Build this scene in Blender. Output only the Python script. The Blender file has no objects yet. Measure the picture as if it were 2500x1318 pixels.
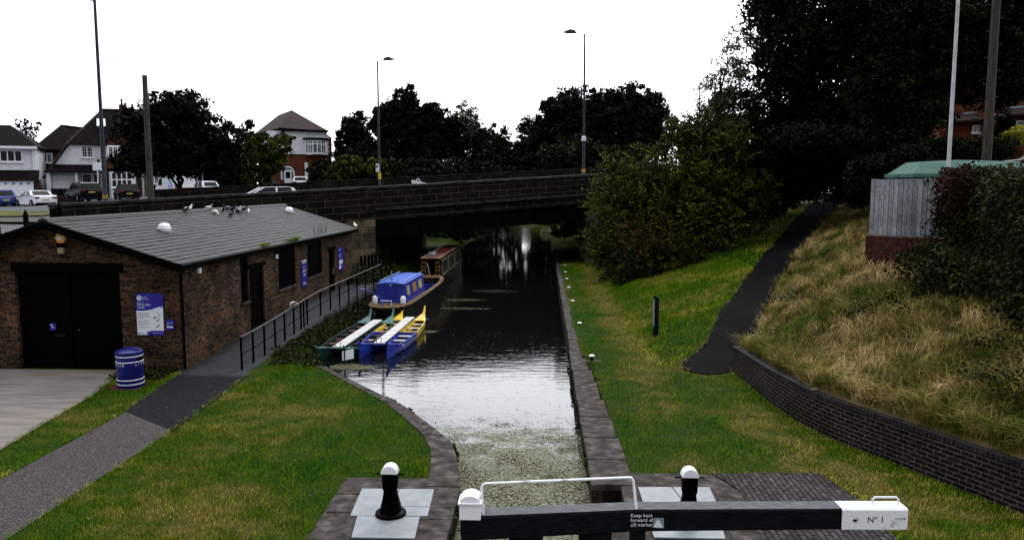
import bpy, math, random
import numpy as np
from math import sin, cos, pi, radians
random.seed(7); RNG = np.random.default_rng(7)
S = bpy.context.scene
COL = S.collection

# ------------------------------------------------------------------ camera
H = 4.5
TH = math.atan(202/1900.0); YAW = math.atan(75*math.cos(TH)/1900.0)
cd = bpy.data.cameras.new('camera'); cam = bpy.data.objects.new('camera', cd); COL.objects.link(cam)
cam.location = (0, 0, H); cam.rotation_euler = (pi/2-TH, 0, YAW)
cd.sensor_width = 36; cd.lens = 1900/2500*36; cd.clip_end = 3000; cd.clip_start = 0.05
S.camera = cam
# ------------------------------------------------------------------ world: bright broken overcast
w = bpy.data.worlds.new('World'); S.world = w; w.use_nodes = True
wn = w.node_tree.nodes; wl = w.node_tree.links; wn.clear()
SUN_AZ = radians(14); SUN_EL = radians(42)       # azimuth measured from +Y towards +X
sky = wn.new('ShaderNodeTexSky'); sky.sky_type = 'NISHITA'; sky.sun_disc = False
sky.sun_elevation = SUN_EL; sky.sun_rotation = SUN_AZ
bgn = wn.new('ShaderNodeBackground'); out = wn.new('ShaderNodeOutputWorld')
tc = wn.new('ShaderNodeTexCoord')
nz = wn.new('ShaderNodeTexNoise'); nz.inputs['Scale'].default_value = 2.6; nz.inputs['Detail'].default_value = 7; nz.inputs['Roughness'].default_value = .62
mpg = wn.new('ShaderNodeMapping'); mpg.inputs['Scale'].default_value = (1, 1, 2.6)
cr = wn.new('ShaderNodeValToRGB'); cr.color_ramp.elements[0].position = .30; cr.color_ramp.elements[1].position = .50
cr.color_ramp.elements[0].color = (.30, .30, .30, 1)
vm = wn.new('ShaderNodeVectorMath'); vm.operation = 'DOT_PRODUCT'
vm.inputs[1].default_value = (sin(SUN_AZ)*cos(SUN_EL), cos(SUN_AZ)*cos(SUN_EL), sin(SUN_EL))
mr = wn.new('ShaderNodeMapRange'); mr.inputs[1].default_value = -.6; mr.inputs[2].default_value = 1; mr.inputs[3].default_value = 4.5; mr.inputs[4].default_value = 25
ccol = wn.new('ShaderNodeMixRGB'); ccol.blend_type = 'MULTIPLY'; ccol.inputs[0].default_value = 1; ccol.inputs[1].default_value = (.95, .975, 1.03, 1)
mx = wn.new('ShaderNodeMixRGB')
wl.new(tc.outputs['Generated'], mpg.inputs[0]); wl.new(mpg.outputs[0], nz.inputs[0]); wl.new(nz.outputs[0], cr.inputs[0])
wl.new(tc.outputs['Generated'], vm.inputs[0]); wl.new(vm.outputs['Value'], mr.inputs[0])
wl.new(mr.outputs[0], ccol.inputs[2]); wl.new(cr.outputs[0], mx.inputs[0]); wl.new(sky.outputs[0], mx.inputs[1]); wl.new(ccol.outputs[0], mx.inputs[2])
wl.new(mx.outputs[0], bgn.inputs[0]); bgn.inputs[1].default_value = .12; wl.new(bgn.outputs[0], out.inputs[0])
sd = bpy.data.lights.new('sun', 'SUN'); sd.energy = 1.2; sd.angle = radians(11); sd.color = (1, .95, .86)
sun = bpy.data.objects.new('sun', sd); COL.objects.link(sun); sun.location = (0, 0, 40)
sun.rotation_euler = (pi/2-SUN_EL, 0, pi-SUN_AZ)
S.view_settings.view_transform = 'Standard'; S.view_settings.look = 'None'; S.view_settings.exposure = 0; S.view_settings.gamma = 1
S.cycles.max_bounces = 5; S.cycles.diffuse_bounces = 2; S.cycles.glossy_bounces = 3; S.cycles.transparent_max_bounces = 6

# ------------------------------------------------------------------ materials
def mat(name, c1, rough=.8, c2=None, scale=8, bump=0, bscale=None, spec=.3, metal=0, detail=6, c3=None, lo=.35, hi=.65, stretch=None, c4amt=0):
    m = bpy.data.materials.new(name); m.use_nodes = True; n = m.node_tree.nodes; l = m.node_tree.links
    b = n['Principled BSDF']; b.inputs['Roughness'].default_value = rough; b.inputs['Metallic'].default_value = metal
    b.inputs['Specular IOR Level'].default_value = spec*(.35 if rough > .4 else 1)*(.3 if max(c1) < .02 else 1)
    t = n.new('ShaderNodeTexCoord'); vec = t.outputs['Object']
    if stretch:
        mp = n.new('ShaderNodeMapping'); mp.inputs['Scale'].default_value = stretch; l.new(vec, mp.inputs[0]); vec = mp.outputs[0]
    if c2 is None: c2 = tuple(x*.72 for x in c1)
    a = n.new('ShaderNodeTexNoise'); a.inputs['Scale'].default_value = scale; a.inputs['Detail'].default_value = detail; l.new(vec, a.inputs[0])
    r = n.new('ShaderNodeValToRGB'); r.color_ramp.elements[0].position = lo; r.color_ramp.elements[1].position = hi
    r.color_ramp.elements[0].color = (*c2, 1); r.color_ramp.elements[1].color = (*c1, 1)
    if c3: e = r.color_ramp.elements.new((lo+hi)/2); e.color = (*c3, 1)
    l.new(a.outputs[0], r.inputs[0]); l.new(r.outputs[0], b.inputs['Base Color'])
    if bump:
        bn = n.new('ShaderNodeTexNoise'); bn.inputs['Scale'].default_value = bscale or scale*5; bn.inputs['Detail'].default_value = 4; l.new(vec, bn.inputs[0])
        bp = n.new('ShaderNodeBump'); bp.inputs['Strength'].default_value = bump; bp.inputs['Distance'].default_value = .02
        l.new(bn.outputs[0], bp.inputs['Height']); l.new(bp.outputs[0], b.inputs['Normal'])
    return m
def brick(name, c1, c2, mortar, bw=.225, bh=.075, uv=False, axis='xy', ms=.012, rough=.85, bump=.5, offset=.5, dirt=.5, spots=None, vary=.5):
    m = bpy.data.materials.new(name); m.use_nodes = True; n = m.node_tree.nodes; l = m.node_tree.links
    b = n['Principled BSDF']; b.inputs['Roughness'].default_value = rough; b.inputs['Specular IOR Level'].default_value = .06
    t = n.new('ShaderNodeTexCoord')
    if uv: vec = t.outputs['UV']
    else:
        s = n.new('ShaderNodeSeparateXYZ'); l.new(t.outputs['Object'], s.inputs[0]); c = n.new('ShaderNodeCombineXYZ')
        if axis == 'xy':
            ad = n.new('ShaderNodeMath'); ad.operation = 'ADD'; l.new(s.outputs[0], ad.inputs[0]); l.new(s.outputs[1], ad.inputs[1])
            l.new(ad.outputs[0], c.inputs[0]); l.new(s.outputs[2], c.inputs[1])
        elif axis == 'top': l.new(s.outputs[0], c.inputs[0]); l.new(s.outputs[1], c.inputs[1])
        elif axis == 'topy': l.new(s.outputs[1], c.inputs[0]); l.new(s.outputs[0], c.inputs[1])
        elif axis == 'xz': l.new(s.outputs[0], c.inputs[0]); l.new(s.outputs[2], c.inputs[1])
        elif axis == 'yz': l.new(s.outputs[1], c.inputs[0]); l.new(s.outputs[2], c.inputs[1])
        vec = c.outputs[0]
    k = n.new('ShaderNodeTexBrick'); l.new(vec, k.inputs[0]); k.inputs['Scale'].default_value = 1
    k.inputs['Brick Width'].default_value = bw; k.inputs['Row Height'].default_value = bh; k.inputs['Mortar Size'].default_value = ms
    k.inputs['Mortar Smooth'].default_value = .2; k.inputs['Bias'].default_value = 0; k.offset = offset
    k.inputs['Color1'].default_value = (*c1, 1); k.inputs['Color2'].default_value = (*c2, 1); k.inputs['Mortar'].default_value = (*mortar, 1)
    # large scale staining + fine grain
    a = n.new('ShaderNodeTexNoise'); a.inputs['Scale'].default_value = 1.3; a.inputs['Detail'].default_value = 8; l.new(t.outputs['Object'], a.inputs[0])
    r = n.new('ShaderNodeMapRange'); r.inputs[1].default_value = .3; r.inputs[2].default_value = .7; r.inputs[3].default_value = 1-dirt; r.inputs[4].default_value = 1+dirt*.6
    l.new(a.outputs[0], r.inputs[0])
    g = n.new('ShaderNodeTexNoise'); g.inputs['Scale'].default_value = 14; g.inputs['Detail'].default_value = 5; l.new(t.outputs['Object'], g.inputs[0])
    r2 = n.new('ShaderNodeMapRange'); r2.inputs[1].default_value = .3; r2.inputs[2].default_value = .7; r2.inputs[3].default_value = 1-vary; r2.inputs[4].default_value = 1+vary
    l.new(g.outputs[0], r2.inputs[0])
    mm = n.new('ShaderNodeMath'); mm.operation = 'MULTIPLY'; l.new(r.outputs[0], mm.inputs[0]); l.new(r2.outputs[0], mm.inputs[1])
    mc = n.new('ShaderNodeMixRGB'); mc.blend_type = 'MULTIPLY'; mc.inputs[0].default_value = 1; l.new(k.outputs[0], mc.inputs[1]); l.new(mm.outputs[0], mc.inputs[2])
    l.new(mc.outputs[0], b.inputs['Base Color'])
    bp = n.new('ShaderNodeBump'); bp.inputs['Strength'].default_value = bump; bp.inputs['Distance'].default_value = .01; bp.invert = True
    l.new(k.outputs['Fac'], bp.inputs['Height']); l.new(bp.outputs[0], b.inputs['Normal'])
    return m
def leafmat(name, dark, light, spec=.05, transl=True):
    m = bpy.data.materials.new(name); m.use_nodes = True; n = m.node_tree.nodes; l = m.node_tree.links
    b = n['Principled BSDF']; b.inputs['Roughness'].default_value = .55; b.inputs['Specular IOR Level'].default_value = spec
    at = n.new('ShaderNodeAttribute'); at.attribute_name = 'tint'
    r = n.new('ShaderNodeValToRGB'); r.color_ramp.elements[0].color = (*dark, 1); r.color_ramp.elements[1].color = (*light, 1)
    e_ = r.color_ramp.elements.new(.5); e_.color = (*[a*.72+b_*.28 for a, b_ in zip(dark, light)], 1)
    l.new(at.outputs['Fac'], r.inputs[0]); l.new(r.outputs[0], b.inputs['Base Color'])
    if transl:
        tr = n.new('ShaderNodeBsdfTranslucent'); ms = n.new('ShaderNodeMixShader'); ms.inputs[0].default_value = .18
        l.new(r.outputs[0], tr.inputs[0]); l.new(b.outputs[0], ms.inputs[1]); l.new(tr.outputs[0], ms.inputs[2]); l.new(ms.outputs[0], n['Material Output'].inputs[0])
    return m
def grassmat(name, cols, tint_amt=.6, s1=.45, s2=2.3, rough=.75, ground=False, thr=(.37, .51, .645), wear=False):
    """colour patches follow world position so that blades and soil agree"""
    m = bpy.data.materials.new(name); m.use_nodes = True; n = m.node_tree.nodes; l = m.node_tree.links
    b = n['Principled BSDF']; b.inputs['Roughness'].default_value = rough; b.inputs['Specular IOR Level'].default_value = .03
    g = n.new('ShaderNodeNewGeometry')
    a = n.new('ShaderNodeTexNoise'); a.inputs['Scale'].default_value = s1; a.inputs['Detail'].default_value = 3; l.new(g.outputs['Position'], a.inputs[0])
    c = n.new('ShaderNodeTexNoise'); c.inputs['Scale'].default_value = s2; c.inputs['Detail'].default_value = 5; l.new(g.outputs['Position'], c.inputs[0])
    mxx = n.new('ShaderNodeMath'); mxx.operation = 'MULTIPLY_ADD'; mxx.inputs[1].default_value = .45; l.new(c.outputs[0], mxx.inputs[0])
    m2 = n.new('ShaderNodeMath'); m2.operation = 'MULTIPLY'; m2.inputs[1].default_value = .55; l.new(a.outputs[0], m2.inputs[0]); l.new(m2.outputs[0], mxx.inputs[2])
    r = n.new('ShaderNodeValToRGB'); e = r.color_ramp.elements
    e[0].position = thr[0]; e[0].color = (*cols[0], 1); e[1].position = thr[2]; e[1].color = (*cols[2], 1)
    k = e.new(thr[1]); k.color = (*cols[1], 1)
    if wear:    # trodden lines and dry spots of the real lawns
        sp = n.new('ShaderNodeSeparateXYZ'); l.new(g.outputs['Position'], sp.inputs[0]); tot = mxx.outputs[0]
        for cx, cy, rx, ry, amt, tw in ((2.55, 30, .55, 17, .13, 0), (-4.6, 10.2, 1.5, 1.1, .13, 0), (4.1, 14.6, .55, 3.4, .13, -.12), (5.0, 11.2, 1.3, 1.2, .07, 0), (-4.6, 15.2, 1.3, .5, .07, 0), (1.9, 12.8, .8, 1.6, -.10, 0), (-2.9, 12.3, 1.0, 1.8, -.10, 0), (1.5, 26, .35, 14, -.08, 0)):
            def M2(op, a, b_=None, c_=None):
                q = n.new('ShaderNodeMath'); q.operation = op
                for i, v in enumerate((a, b_, c_)):
                    if v is None: continue
                    if isinstance(v, (int, float)): q.inputs[i].default_value = v
                    else: l.new(v, q.inputs[i])
                return q.outputs[0]
            dy = M2('SUBTRACT', sp.outputs[1], cy); dx = M2('SUBTRACT', M2('MULTIPLY_ADD', dy, -tw, sp.outputs[0]), cx)
            d2 = M2('ADD', M2('POWER', M2('ABSOLUTE', M2('MULTIPLY', dx, 1/rx)), 2), M2('POWER', M2('ABSOLUTE', M2('MULTIPLY', dy, 1/ry)), 2))
            tot = M2('MULTIPLY_ADD', M2('POWER', 2.718, M2('MULTIPLY', d2, -1)), amt, tot)
        l.new(tot, r.inputs[0])
    else: l.new(mxx.outputs[0], r.inputs[0])
    if ground:
        f = n.new('ShaderNodeTexNoise'); f.inputs['Scale'].default_value = 30; f.inputs['Detail'].default_value = 5; l.new(g.outputs['Position'], f.inputs[0])
        src = f.outputs[0]; lo, hi = .45, 1.05
    else:
        at = n.new('ShaderNodeAttribute'); at.attribute_name = 'tint'; src = at.outputs['Fac']; lo, hi = 1-tint_amt, 1+tint_amt
    mr_ = n.new('ShaderNodeMapRange'); mr_.inputs[3].default_value = lo; mr_.inputs[4].default_value = hi; l.new(src, mr_.inputs[0])
    if ground: mr_.inputs[1].default_value = .3; mr_.inputs[2].default_value = .7
    mc = n.new('ShaderNodeMixRGB'); mc.blend_type = 'MULTIPLY'; mc.inputs[0].default_value = 1; l.new(r.outputs[0], mc.inputs[1]); l.new(mr_.outputs[0], mc.inputs[2])
    l.new(mc.outputs[0], b.inputs['Base Color'])
    return m
GC = [(.032, .118, .002), (.088, .142, .003), (.25, .215, .042)]
M = {}
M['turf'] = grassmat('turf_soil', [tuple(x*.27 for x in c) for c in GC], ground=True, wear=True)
M['blade'] = grassmat('lawn_blades', GC, tint_amt=.8, wear=True)
DC = [(.030, .055, .005), (.12, .095, .022), (.37, .265, .12)]
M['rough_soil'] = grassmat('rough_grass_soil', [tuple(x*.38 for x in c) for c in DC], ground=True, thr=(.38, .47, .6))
M['dry'] = grassmat('dry_grass', DC, tint_amt=.85, thr=(.40, .50, .61))
M['verge'] = grassmat('verge_grass', [(.05, .06, .01), (.09, .09, .02), (.13, .12, .03)], ground=True)
M['wallbrick'] = brick('canal_brick', (.088, .040, .020), (.011, .008, .007), (.040, .031, .022), dirt=.7, vary=.85)
M['bluebrick'] = brick('blue_engineering_brick', (.010, .008, .009), (.004, .004, .005), (.060, .048, .042), uv=True, ms=.010, dirt=.45, rough=.55)
M['redbrick'] = brick('red_brick', (.06, .014, .010), (.025, .008, .007), (.045, .03, .025), dirt=.4)
M['housebrick'] = brick('house_brick', (.14, .028, .012), (.085, .018, .009), (.09, .045, .03), dirt=.3)
M['paver'] = brick('paver_brick', (.058, .050, .052), (.034, .030, .032), (.008, .007, .006), bw=.225, bh=.085, axis='topy', ms=.011, dirt=.4)
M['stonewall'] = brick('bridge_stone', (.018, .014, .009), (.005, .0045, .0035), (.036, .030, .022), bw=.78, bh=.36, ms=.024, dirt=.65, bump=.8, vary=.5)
M['stonelight'] = brick('abutment_stone', (.125, .095, .060), (.04, .033, .022), (.014, .011, .008), bw=.62, bh=.36, ms=.012, dirt=.6, bump=.8)  # lighter than the wing wall stone; stronger light there is put into the colour
M['copestone'] = mat('coping_stone', (0.09, 0.0792, 0.072), .8, (0.0126, 0.0108, 0.009), 4.5, .7, 22, c3=(0.0378, 0.0315, 0.0279), detail=12, lo=.34, hi=.70)
M['ledgestone'] = mat('weathered_ledge', (0.03, 0.03, 0.027), .7, (0.0072, 0.0066, 0.0054), 2.2, .4, 20, detail=8)
M['tarmac'] = mat('worn_tarmac', (0.084, 0.0736, 0.0704), .9, (0.024, 0.0208, 0.0208), 46, .8, 60, detail=3, lo=.40, hi=.62, c3=(0.0464, 0.04, 0.04))
M['asphalt'] = mat('fresh_asphalt', (0.0144, 0.0144, 0.0162), .8, (0.009, 0.009, 0.0102), 9, .3, 130, spec=.25)
M['rampcon'] = mat('ramp_concrete', (0.02499, 0.02737, 0.03094), .75, (0.01547, 0.01725, 0.01963), 3, .3, 60)
M['path'] = mat('path_asphalt', (0.00315, 0.00315, 0.0036), .85, (0.0018, 0.0018, 0.002025), 6, .4, 90)
M['concrete'] = mat('yard_concrete', (0.1898, 0.1644, 0.1487), .75, (0.1202, 0.1012, 0.09171), 1.6, .15, 30, stretch=(.5, 3, 1), c3=(0.1581, 0.1391, 0.1265), detail=8)
M['road'] = mat('street_asphalt', (0.0735, 0.077, 0.0875), .8, (0.056, 0.0595, 0.0665), 1.5, .1, 60)
M['pavement'] = mat('street_pavement', (0.06, 0.054, 0.0492), .85, (0.045, 0.0408, 0.0372), 1.2, .1, 40)
M['kerb'] = mat('kerb_stone', (0.096, 0.09, 0.078), .8)
M['slate'] = mat('roof_tile', (0.02142, 0.01918, 0.01928), .6, (0.00968, 0.008628, 0.008712), 7, .3, 40, c3=(0.01555, 0.01375, 0.014), spec=.45, detail=9)
M['hroof'] = mat('house_roof_tile', (0.0077, 0.00595, 0.0056), .85, (0.00315, 0.00245, 0.00245), 3, .5, 25)
M['hroof2'] = mat('brown_roof_tile', (0.045, 0.0312, 0.0276), .85, (0.021, 0.015, 0.0138), 4, .5, 25)
M['render'] = mat('white_render', (.62, .61, .66), .8, (.52, .51, .55), 2)
M['white'] = mat('white_paint', (.72, .72, .75), .5, (.40, .39, .36), 7, .2, 40, lo=.30, hi=.40, detail=9)
M['pvc'] = mat('white_upvc', (.70, .72, .76), .35, (.62, .63, .66), 3)
M['glass'] = mat('window_glass', (.012, .014, .018), .06, (.008, .009, .012), 1, spec=.6)
M['carglass'] = mat('dark_car_glass', (.004, .005, .006), .12, (.003, .0035, .004), 1, spec=.5)
M['curtain'] = mat('net_curtain_glass', (.16, .18, .2), .15, (.05, .06, .07), 2, spec=.6)
M['black'] = mat('black_paint', (0.001125, 0.001125, 0.00125), .42, (0.000625, 0.000625, 0.00075), 6, .2, 25, spec=.18)
M['timberblk'] = mat('blackened_timber', (0.0084, 0.009, 0.0108), .6, (0.003, 0.003, 0.0039), 5, .3, 60, spec=.3, stretch=(1, 12, 12))
M['beamtop'] = mat('worn_beam_top', (0.143, 0.143, 0.1485), .7, (0.0495, 0.0528, 0.0616), 7, .4, 60, stretch=(1, 9, 1), c3=(0.088, 0.0935, 0.099))
M['darkwood'] = mat('dark_wood', (0.003, 0.00255, 0.0021), .7, (0.0015, 0.00135, 0.0012), 8, .3, 50)
M['greywood'] = brick('silvered_boards', (.27, .27, .30), (.13, .13, .155), (.012, .012, .014), bw=.118, bh=7, axis='xz', ms=.005, dirt=.35, vary=.35, offset=0)
M['l_brown'] = leafmat('withered_leaves', (.006, .004, .002), (.075, .042, .016))
M['steel'] = mat('galvanised_plate', (0.2173, 0.2329, 0.2484), .45, (0.1759, 0.1863, 0.2018), 5, .15, 90, metal=.15)
M['poleblue'] = mat('blue_grey_post_paint', (0.027, 0.033, 0.045), .5, (0.018, 0.0216, 0.03), 4)
M['polegreen'] = mat('green_post_paint', (0.0224, 0.036, 0.0336), .5, (0.0144, 0.0224, 0.0224), 4)
M['polegrey'] = mat('galvanised_post', (0.06, 0.063, 0.072), .5, (0.036, 0.039, 0.045), 4)
M['yellow'] = mat('yellow_band', (.55, .36, .03), .5)
M['woodpole'] = mat('weathered_pole_wood', (0.066, 0.05775, 0.04675), .85, (0.022, 0.0198, 0.0165), 6, .5, 40, stretch=(6, 6, .4), c3=(0.044, 0.0385, 0.0319))
M['blue'] = mat('blue_boat_paint', (.010, .018, .24), .38, (.008, .013, .17), 3, .1, 20, spec=.4)
M['bluebin'] = mat('blue_bin_enamel', (0.0084, 0.0098, 0.14), .3, (0.0056, 0.0063, 0.091), 3, spec=.4)
M['bluehull'] = mat('blue_canoe_plastic', (.012, .028, .30), .4, (.01, .02, .2), 4)
M['yellowhull'] = mat('yellow_canoe_plastic', (.62, .42, .02), .4, (.45, .3, .015), 4)
M['greenhull'] = mat('dark_green_canoe', (0.006, 0.025, 0.02), .45, (0.004, 0.015, 0.013), 4)
M['inside'] = mat('canoe_inside', (0.01, 0.01, 0.012), .7)
M['palegreen'] = mat('faded_green_deck', (.07, .14, .13), .6, (.05, .10, .09), 9)
M['seatred'] = mat('red_canoe_seat', (.18, .035, .025), .6)
M['platform'] = mat('raft_deck_board', (.46, .45, .44), .6, (.30, .29, .28), 4, lo=.25, hi=.5)
M['rust'] = mat('rusty_buff_deck', (0.144, 0.093, 0.042), .8, (0.06, 0.033, 0.018), 5, .3, 40, c3=(0.114, 0.072, 0.033))
M['hullblk'] = mat('black_steel_hull', (0.0024, 0.0024, 0.0024), .4, (0.0012, 0.0012, 0.0012), 5)
M['signblue'] = mat('blue_sign_vinyl', (0.0144, 0.0126, 0.243), .4, (0.0126, 0.0108, 0.225), 2)
M['signlite'] = mat('light_blue_sign_ink', (.16, .32, .68), .4)
M['signwhite'] = mat('white_sign_vinyl', (.62, .64, .68), .4, (.58, .60, .64), 3)
M['signgrey'] = mat('grey_sign_ink', (.22, .28, .34), .5)
M['signdark'] = mat('dark_sign_ink', (.10, .10, .13), .5)
M['alarm'] = mat('amber_alarm_plastic', (.80, .36, .06), .4, (.6, .26, .04), 4)
M['green'] = mat('teal_cabinet_paint', (0.06, 0.128, 0.104), .55, (0.04, 0.092, 0.076), 3, .1, 20)
M['redroof'] = mat('faded_red_paint', (0.064, 0.0088, 0.0072), .55, (0.028, 0.0048, 0.004), 4)
M['boatgreen'] = mat('green_boat_panel', (0.005, 0.011, 0.0065), .4)
M['cream'] = mat('cream_coachline', (.30, .27, .15), .5)
M['ochre'] = mat('ochre_door_panel', (.26, .14, .03), .5)
M['bark'] = mat('tree_bark', (0.0088, 0.0072, 0.0056), .95, (0.0032, 0.0028, 0.002), 12, .6, 50)
M['carwhite'] = mat('white_car_paint', (.72, .73, .78), .25, (.68, .69, .74), 1, spec=.5)
M['carblack'] = mat('black_car_paint', (0.003, 0.003, 0.004), .2, (0.002, 0.002, 0.003), 1, spec=.5)
M['carblue'] = mat('blue_car_paint', (.012, .03, .22), .22, (.01, .02, .18), 1, spec=.5)
M['tyre'] = mat('tyre_rubber', (0.004, 0.004, 0.004), .9)
M['alloy'] = mat('wheel_alloy', (.25, .26, .28), .35, metal=.6)
M['tail'] = mat('rear_lamp_plastic', (.10, .004, .006), .25)
M['plate'] = mat('yellow_number_plate', (.5, .4, .08), .5)
M['orange'] = mat('hazard_orange', (.40, .05, .01), .5)
M['hazyel'] = mat('hazard_yellow', (.62, .45, .12), .5)
M['pigdark'] = mat('dark_feathers', (.03, .03, .04), .7, (.012, .012, .016), 14)
M['piggrey'] = mat('grey_feathers', (.16, .16, .18), .7, (.07, .07, .08), 14)
M['pigwhite'] = mat('white_feathers', (.78, .76, .72), .7, (.6, .58, .55), 14)
M['beak'] = mat('bird_beak', (.25, .12, .04), .6)
M['weed'] = leafmat('floating_weed', (.02, .022, .010), (.13, .125, .06), transl=False)
M['scum'] = leafmat('floating_leaf_litter', (.014, .013, .006), (.32, .31, .21), spec=0, transl=False)
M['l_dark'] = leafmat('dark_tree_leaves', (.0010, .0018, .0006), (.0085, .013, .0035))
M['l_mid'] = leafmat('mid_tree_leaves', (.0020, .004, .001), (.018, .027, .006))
M['l_bush'] = leafmat('hawthorn_leaves', (.0012, .0026, .0005), (.092, .108, .012))  # deep shade and lit sprigs are put into this leaf colour range
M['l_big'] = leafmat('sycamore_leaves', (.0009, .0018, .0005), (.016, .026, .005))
M['l_pale'] = leafmat('grey_green_leaves', (.02, .03, .012), (.10, .12, .06))
M['l_red'] = leafmat('copper_leaves', (.006, .003, .0015), (.050, .016, .008))
M['l_hedge'] = leafmat('hedge_leaves', (.0012, .0025, .0006), (.034, .044, .009))
M['l_gold'] = leafmat('golden_shrub_leaves', (.28, .26, .02), (.60, .56, .10))
M['l_weed'] = leafmat('bank_weed_leaves', (.002, .004, .001), (.040, .046, .010))
M['flower'] = mat('white_flower', (.7, .7, .66), .7)

# ------------------------------------------------------------------ object helpers
def put(o, parent=None):
    COL.objects.link(o)
    if parent is not None: o.parent = parent
    return o
def tag(o, label=None, cat=None, group=None, kind=None):
    if label: o['label'] = label
    if cat: o['category'] = cat
    if group: o['group'] = group
    if kind: o['kind'] = kind
    return o
def thing(name, label, cat, loc=(0, 0, 0), rz=0, group=None):
    o = bpy.data.objects.new(name, None); o.empty_display_size = .2; o.location = loc; o.rotation_euler = (0, 0, rz)
    put(o); return tag(o, label, cat, group)
def dup(o, parent=None):
    c = o.copy(); COL.objects.link(c)
    if parent is not None: c.parent = parent
    for ch in o.children: dup(ch, c)
    return c
class MB:
    def __init__(s): s.v = []; s.f = []; s.uv = None
    def add(s, vs, fs):
        b = len(s.v); s.v += [tuple(p) for p in vs]; s.f += [tuple(b+i for i in f) for f in fs]; return s
    def box(s, x0, x1, y0, y1, z0, z1):
        return s.add([(x0, y0, z0), (x1, y0, z0), (x1, y1, z0), (x0, y1, z0), (x0, y0, z1), (x1, y0, z1), (x1, y1, z1), (x0, y1, z1)],
                     [(3, 2, 1, 0), (4, 5, 6, 7), (0, 1, 5, 4), (1, 2, 6, 5), (2, 3, 7, 6), (3, 0, 4, 7)])
    def hexa(s, p):   # 8 points, bottom 4 then top 4
        return s.add(p, [(3, 2, 1, 0), (4, 5, 6, 7), (0, 1, 5, 4), (1, 2, 6, 5), (2, 3, 7, 6), (3, 0, 4, 7)])
    def tube(s, p, q, r, r2=None, n=8):
        p = np.array(p, float); q = np.array(q, float); r2 = r if r2 is None else r2; d = q-p; L = np.linalg.norm(d)
        if L < 1e-6: return s
        d /= L; a = np.cross(d, (0, 0, 1) if abs(d[2]) < .9 else (1, 0, 0)); a /= np.linalg.norm(a); b = np.cross(d, a)
        vs = [tuple(p+r*(cos(t)*a+sin(t)*b)) for t in [2*pi*i/n for i in range(n)]]+[tuple(q+r2*(cos(t)*a+sin(t)*b)) for t in [2*pi*i/n for i in range(n)]]
        return s.add(vs, [(i, (i+1) % n, n+(i+1) % n, n+i) for i in range(n)]+[tuple(range(n-1, -1, -1)), tuple(range(n, 2*n))])
    def path(s, pts, r, n=8):
        """smooth continuous tube"""
        P_ = [np.array(p, float) for p in pts]; m = len(P_); rr = r if isinstance(r, (list, tuple)) else [r]*m; vs = []
        ref = None
        for i in range(m):
            d = P_[min(i+1, m-1)]-P_[max(i-1, 0)]; d /= (np.linalg.norm(d)+1e-9)
            if ref is None: ref = np.cross(d, (0, 0, 1) if abs(d[2]) < .9 else (1, 0, 0))
            a = ref-d*np.dot(ref, d); a /= (np.linalg.norm(a)+1e-9); ref = a; b = np.cross(d, a)
            vs += [tuple(P_[i]+rr[i]*(cos(2*pi*k/n)*a+sin(2*pi*k/n)*b)) for k in range(n)]
        fs = [(i*n+k, i*n+(k+1) % n, (i+1)*n+(k+1) % n, (i+1)*n+k) for i in range(m-1) for k in range(n)]
        fs += [tuple(range(n-1, -1, -1)), tuple((m-1)*n+k for k in range(n))]
        return s.add(vs, fs)
    def lathe(s, prof, c=(0, 0, 0), n=24):
        vs = []; m = len(prof)
        for r, z in prof: vs += [(c[0]+r*cos(2*pi*k/n), c[1]+r*sin(2*pi*k/n), c[2]+z) for k in range(n)]
        fs = [(i*n+k, i*n+(k+1) % n, (i+1)*n+(k+1) % n, (i+1)*n+k) for i in range(m-1) for k in range(n)]
        fs += [tuple(range(n-1, -1, -1)), tuple((m-1)*n+k for k in range(n))]
        return s.add(vs, fs)
    def prism(s, poly, y0, y1):   # poly in (x,z), extruded in y
        n = len(poly); vs = [(x, y0, z) for x, z in poly]+[(x, y1, z) for x, z in poly]
        return s.add(vs, [tuple(range(n)), tuple(range(2*n-1, n-1, -1))]+[(i, n+i, n+(i+1) % n, (i+1) % n) for i in range(n)])
    def prismx(s, poly, x0, x1):  # poly in (y,z), extruded in x
        n = len(poly); vs = [(x0, y, z) for y, z in poly]+[(x1, y, z) for y, z in poly]
        return s.add(vs, [tuple(range(n)), tuple(range(2*n-1, n-1, -1))]+[(i, n+i, n+(i+1) % n, (i+1) % n) for i in range(n)])
    def prismz(s, poly, z0, z1):
        n = len(poly); vs = [(x, y, z0) for x, y in poly]+[(x, y, z1) for x, y in poly]
        return s.add(vs, [tuple(range(n)), tuple(range(2*n-1, n-1, -1))]+[(i, n+i, n+(i+1) % n, (i+1) % n) for i in range(n)])
    def slab(s, pts, th):          # polygon of 3D points thickened along its normal (downwards)
        P_ = [np.array(p, float) for p in pts]; nn = np.cross(P_[1]-P_[0], P_[2]-P_[0]); nn /= np.linalg.norm(nn)
        if nn[2] < 0: nn = -nn
        n = len(P_); vs = [tuple(p) for p in P_]+[tuple(p-nn*th) for p in P_]
        return s.add(vs, [tuple(range(n)), tuple(range(2*n-1, n-1, -1))]+[(i, n+i, n+(i+1) % n, (i+1) % n) for i in range(n)])
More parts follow.
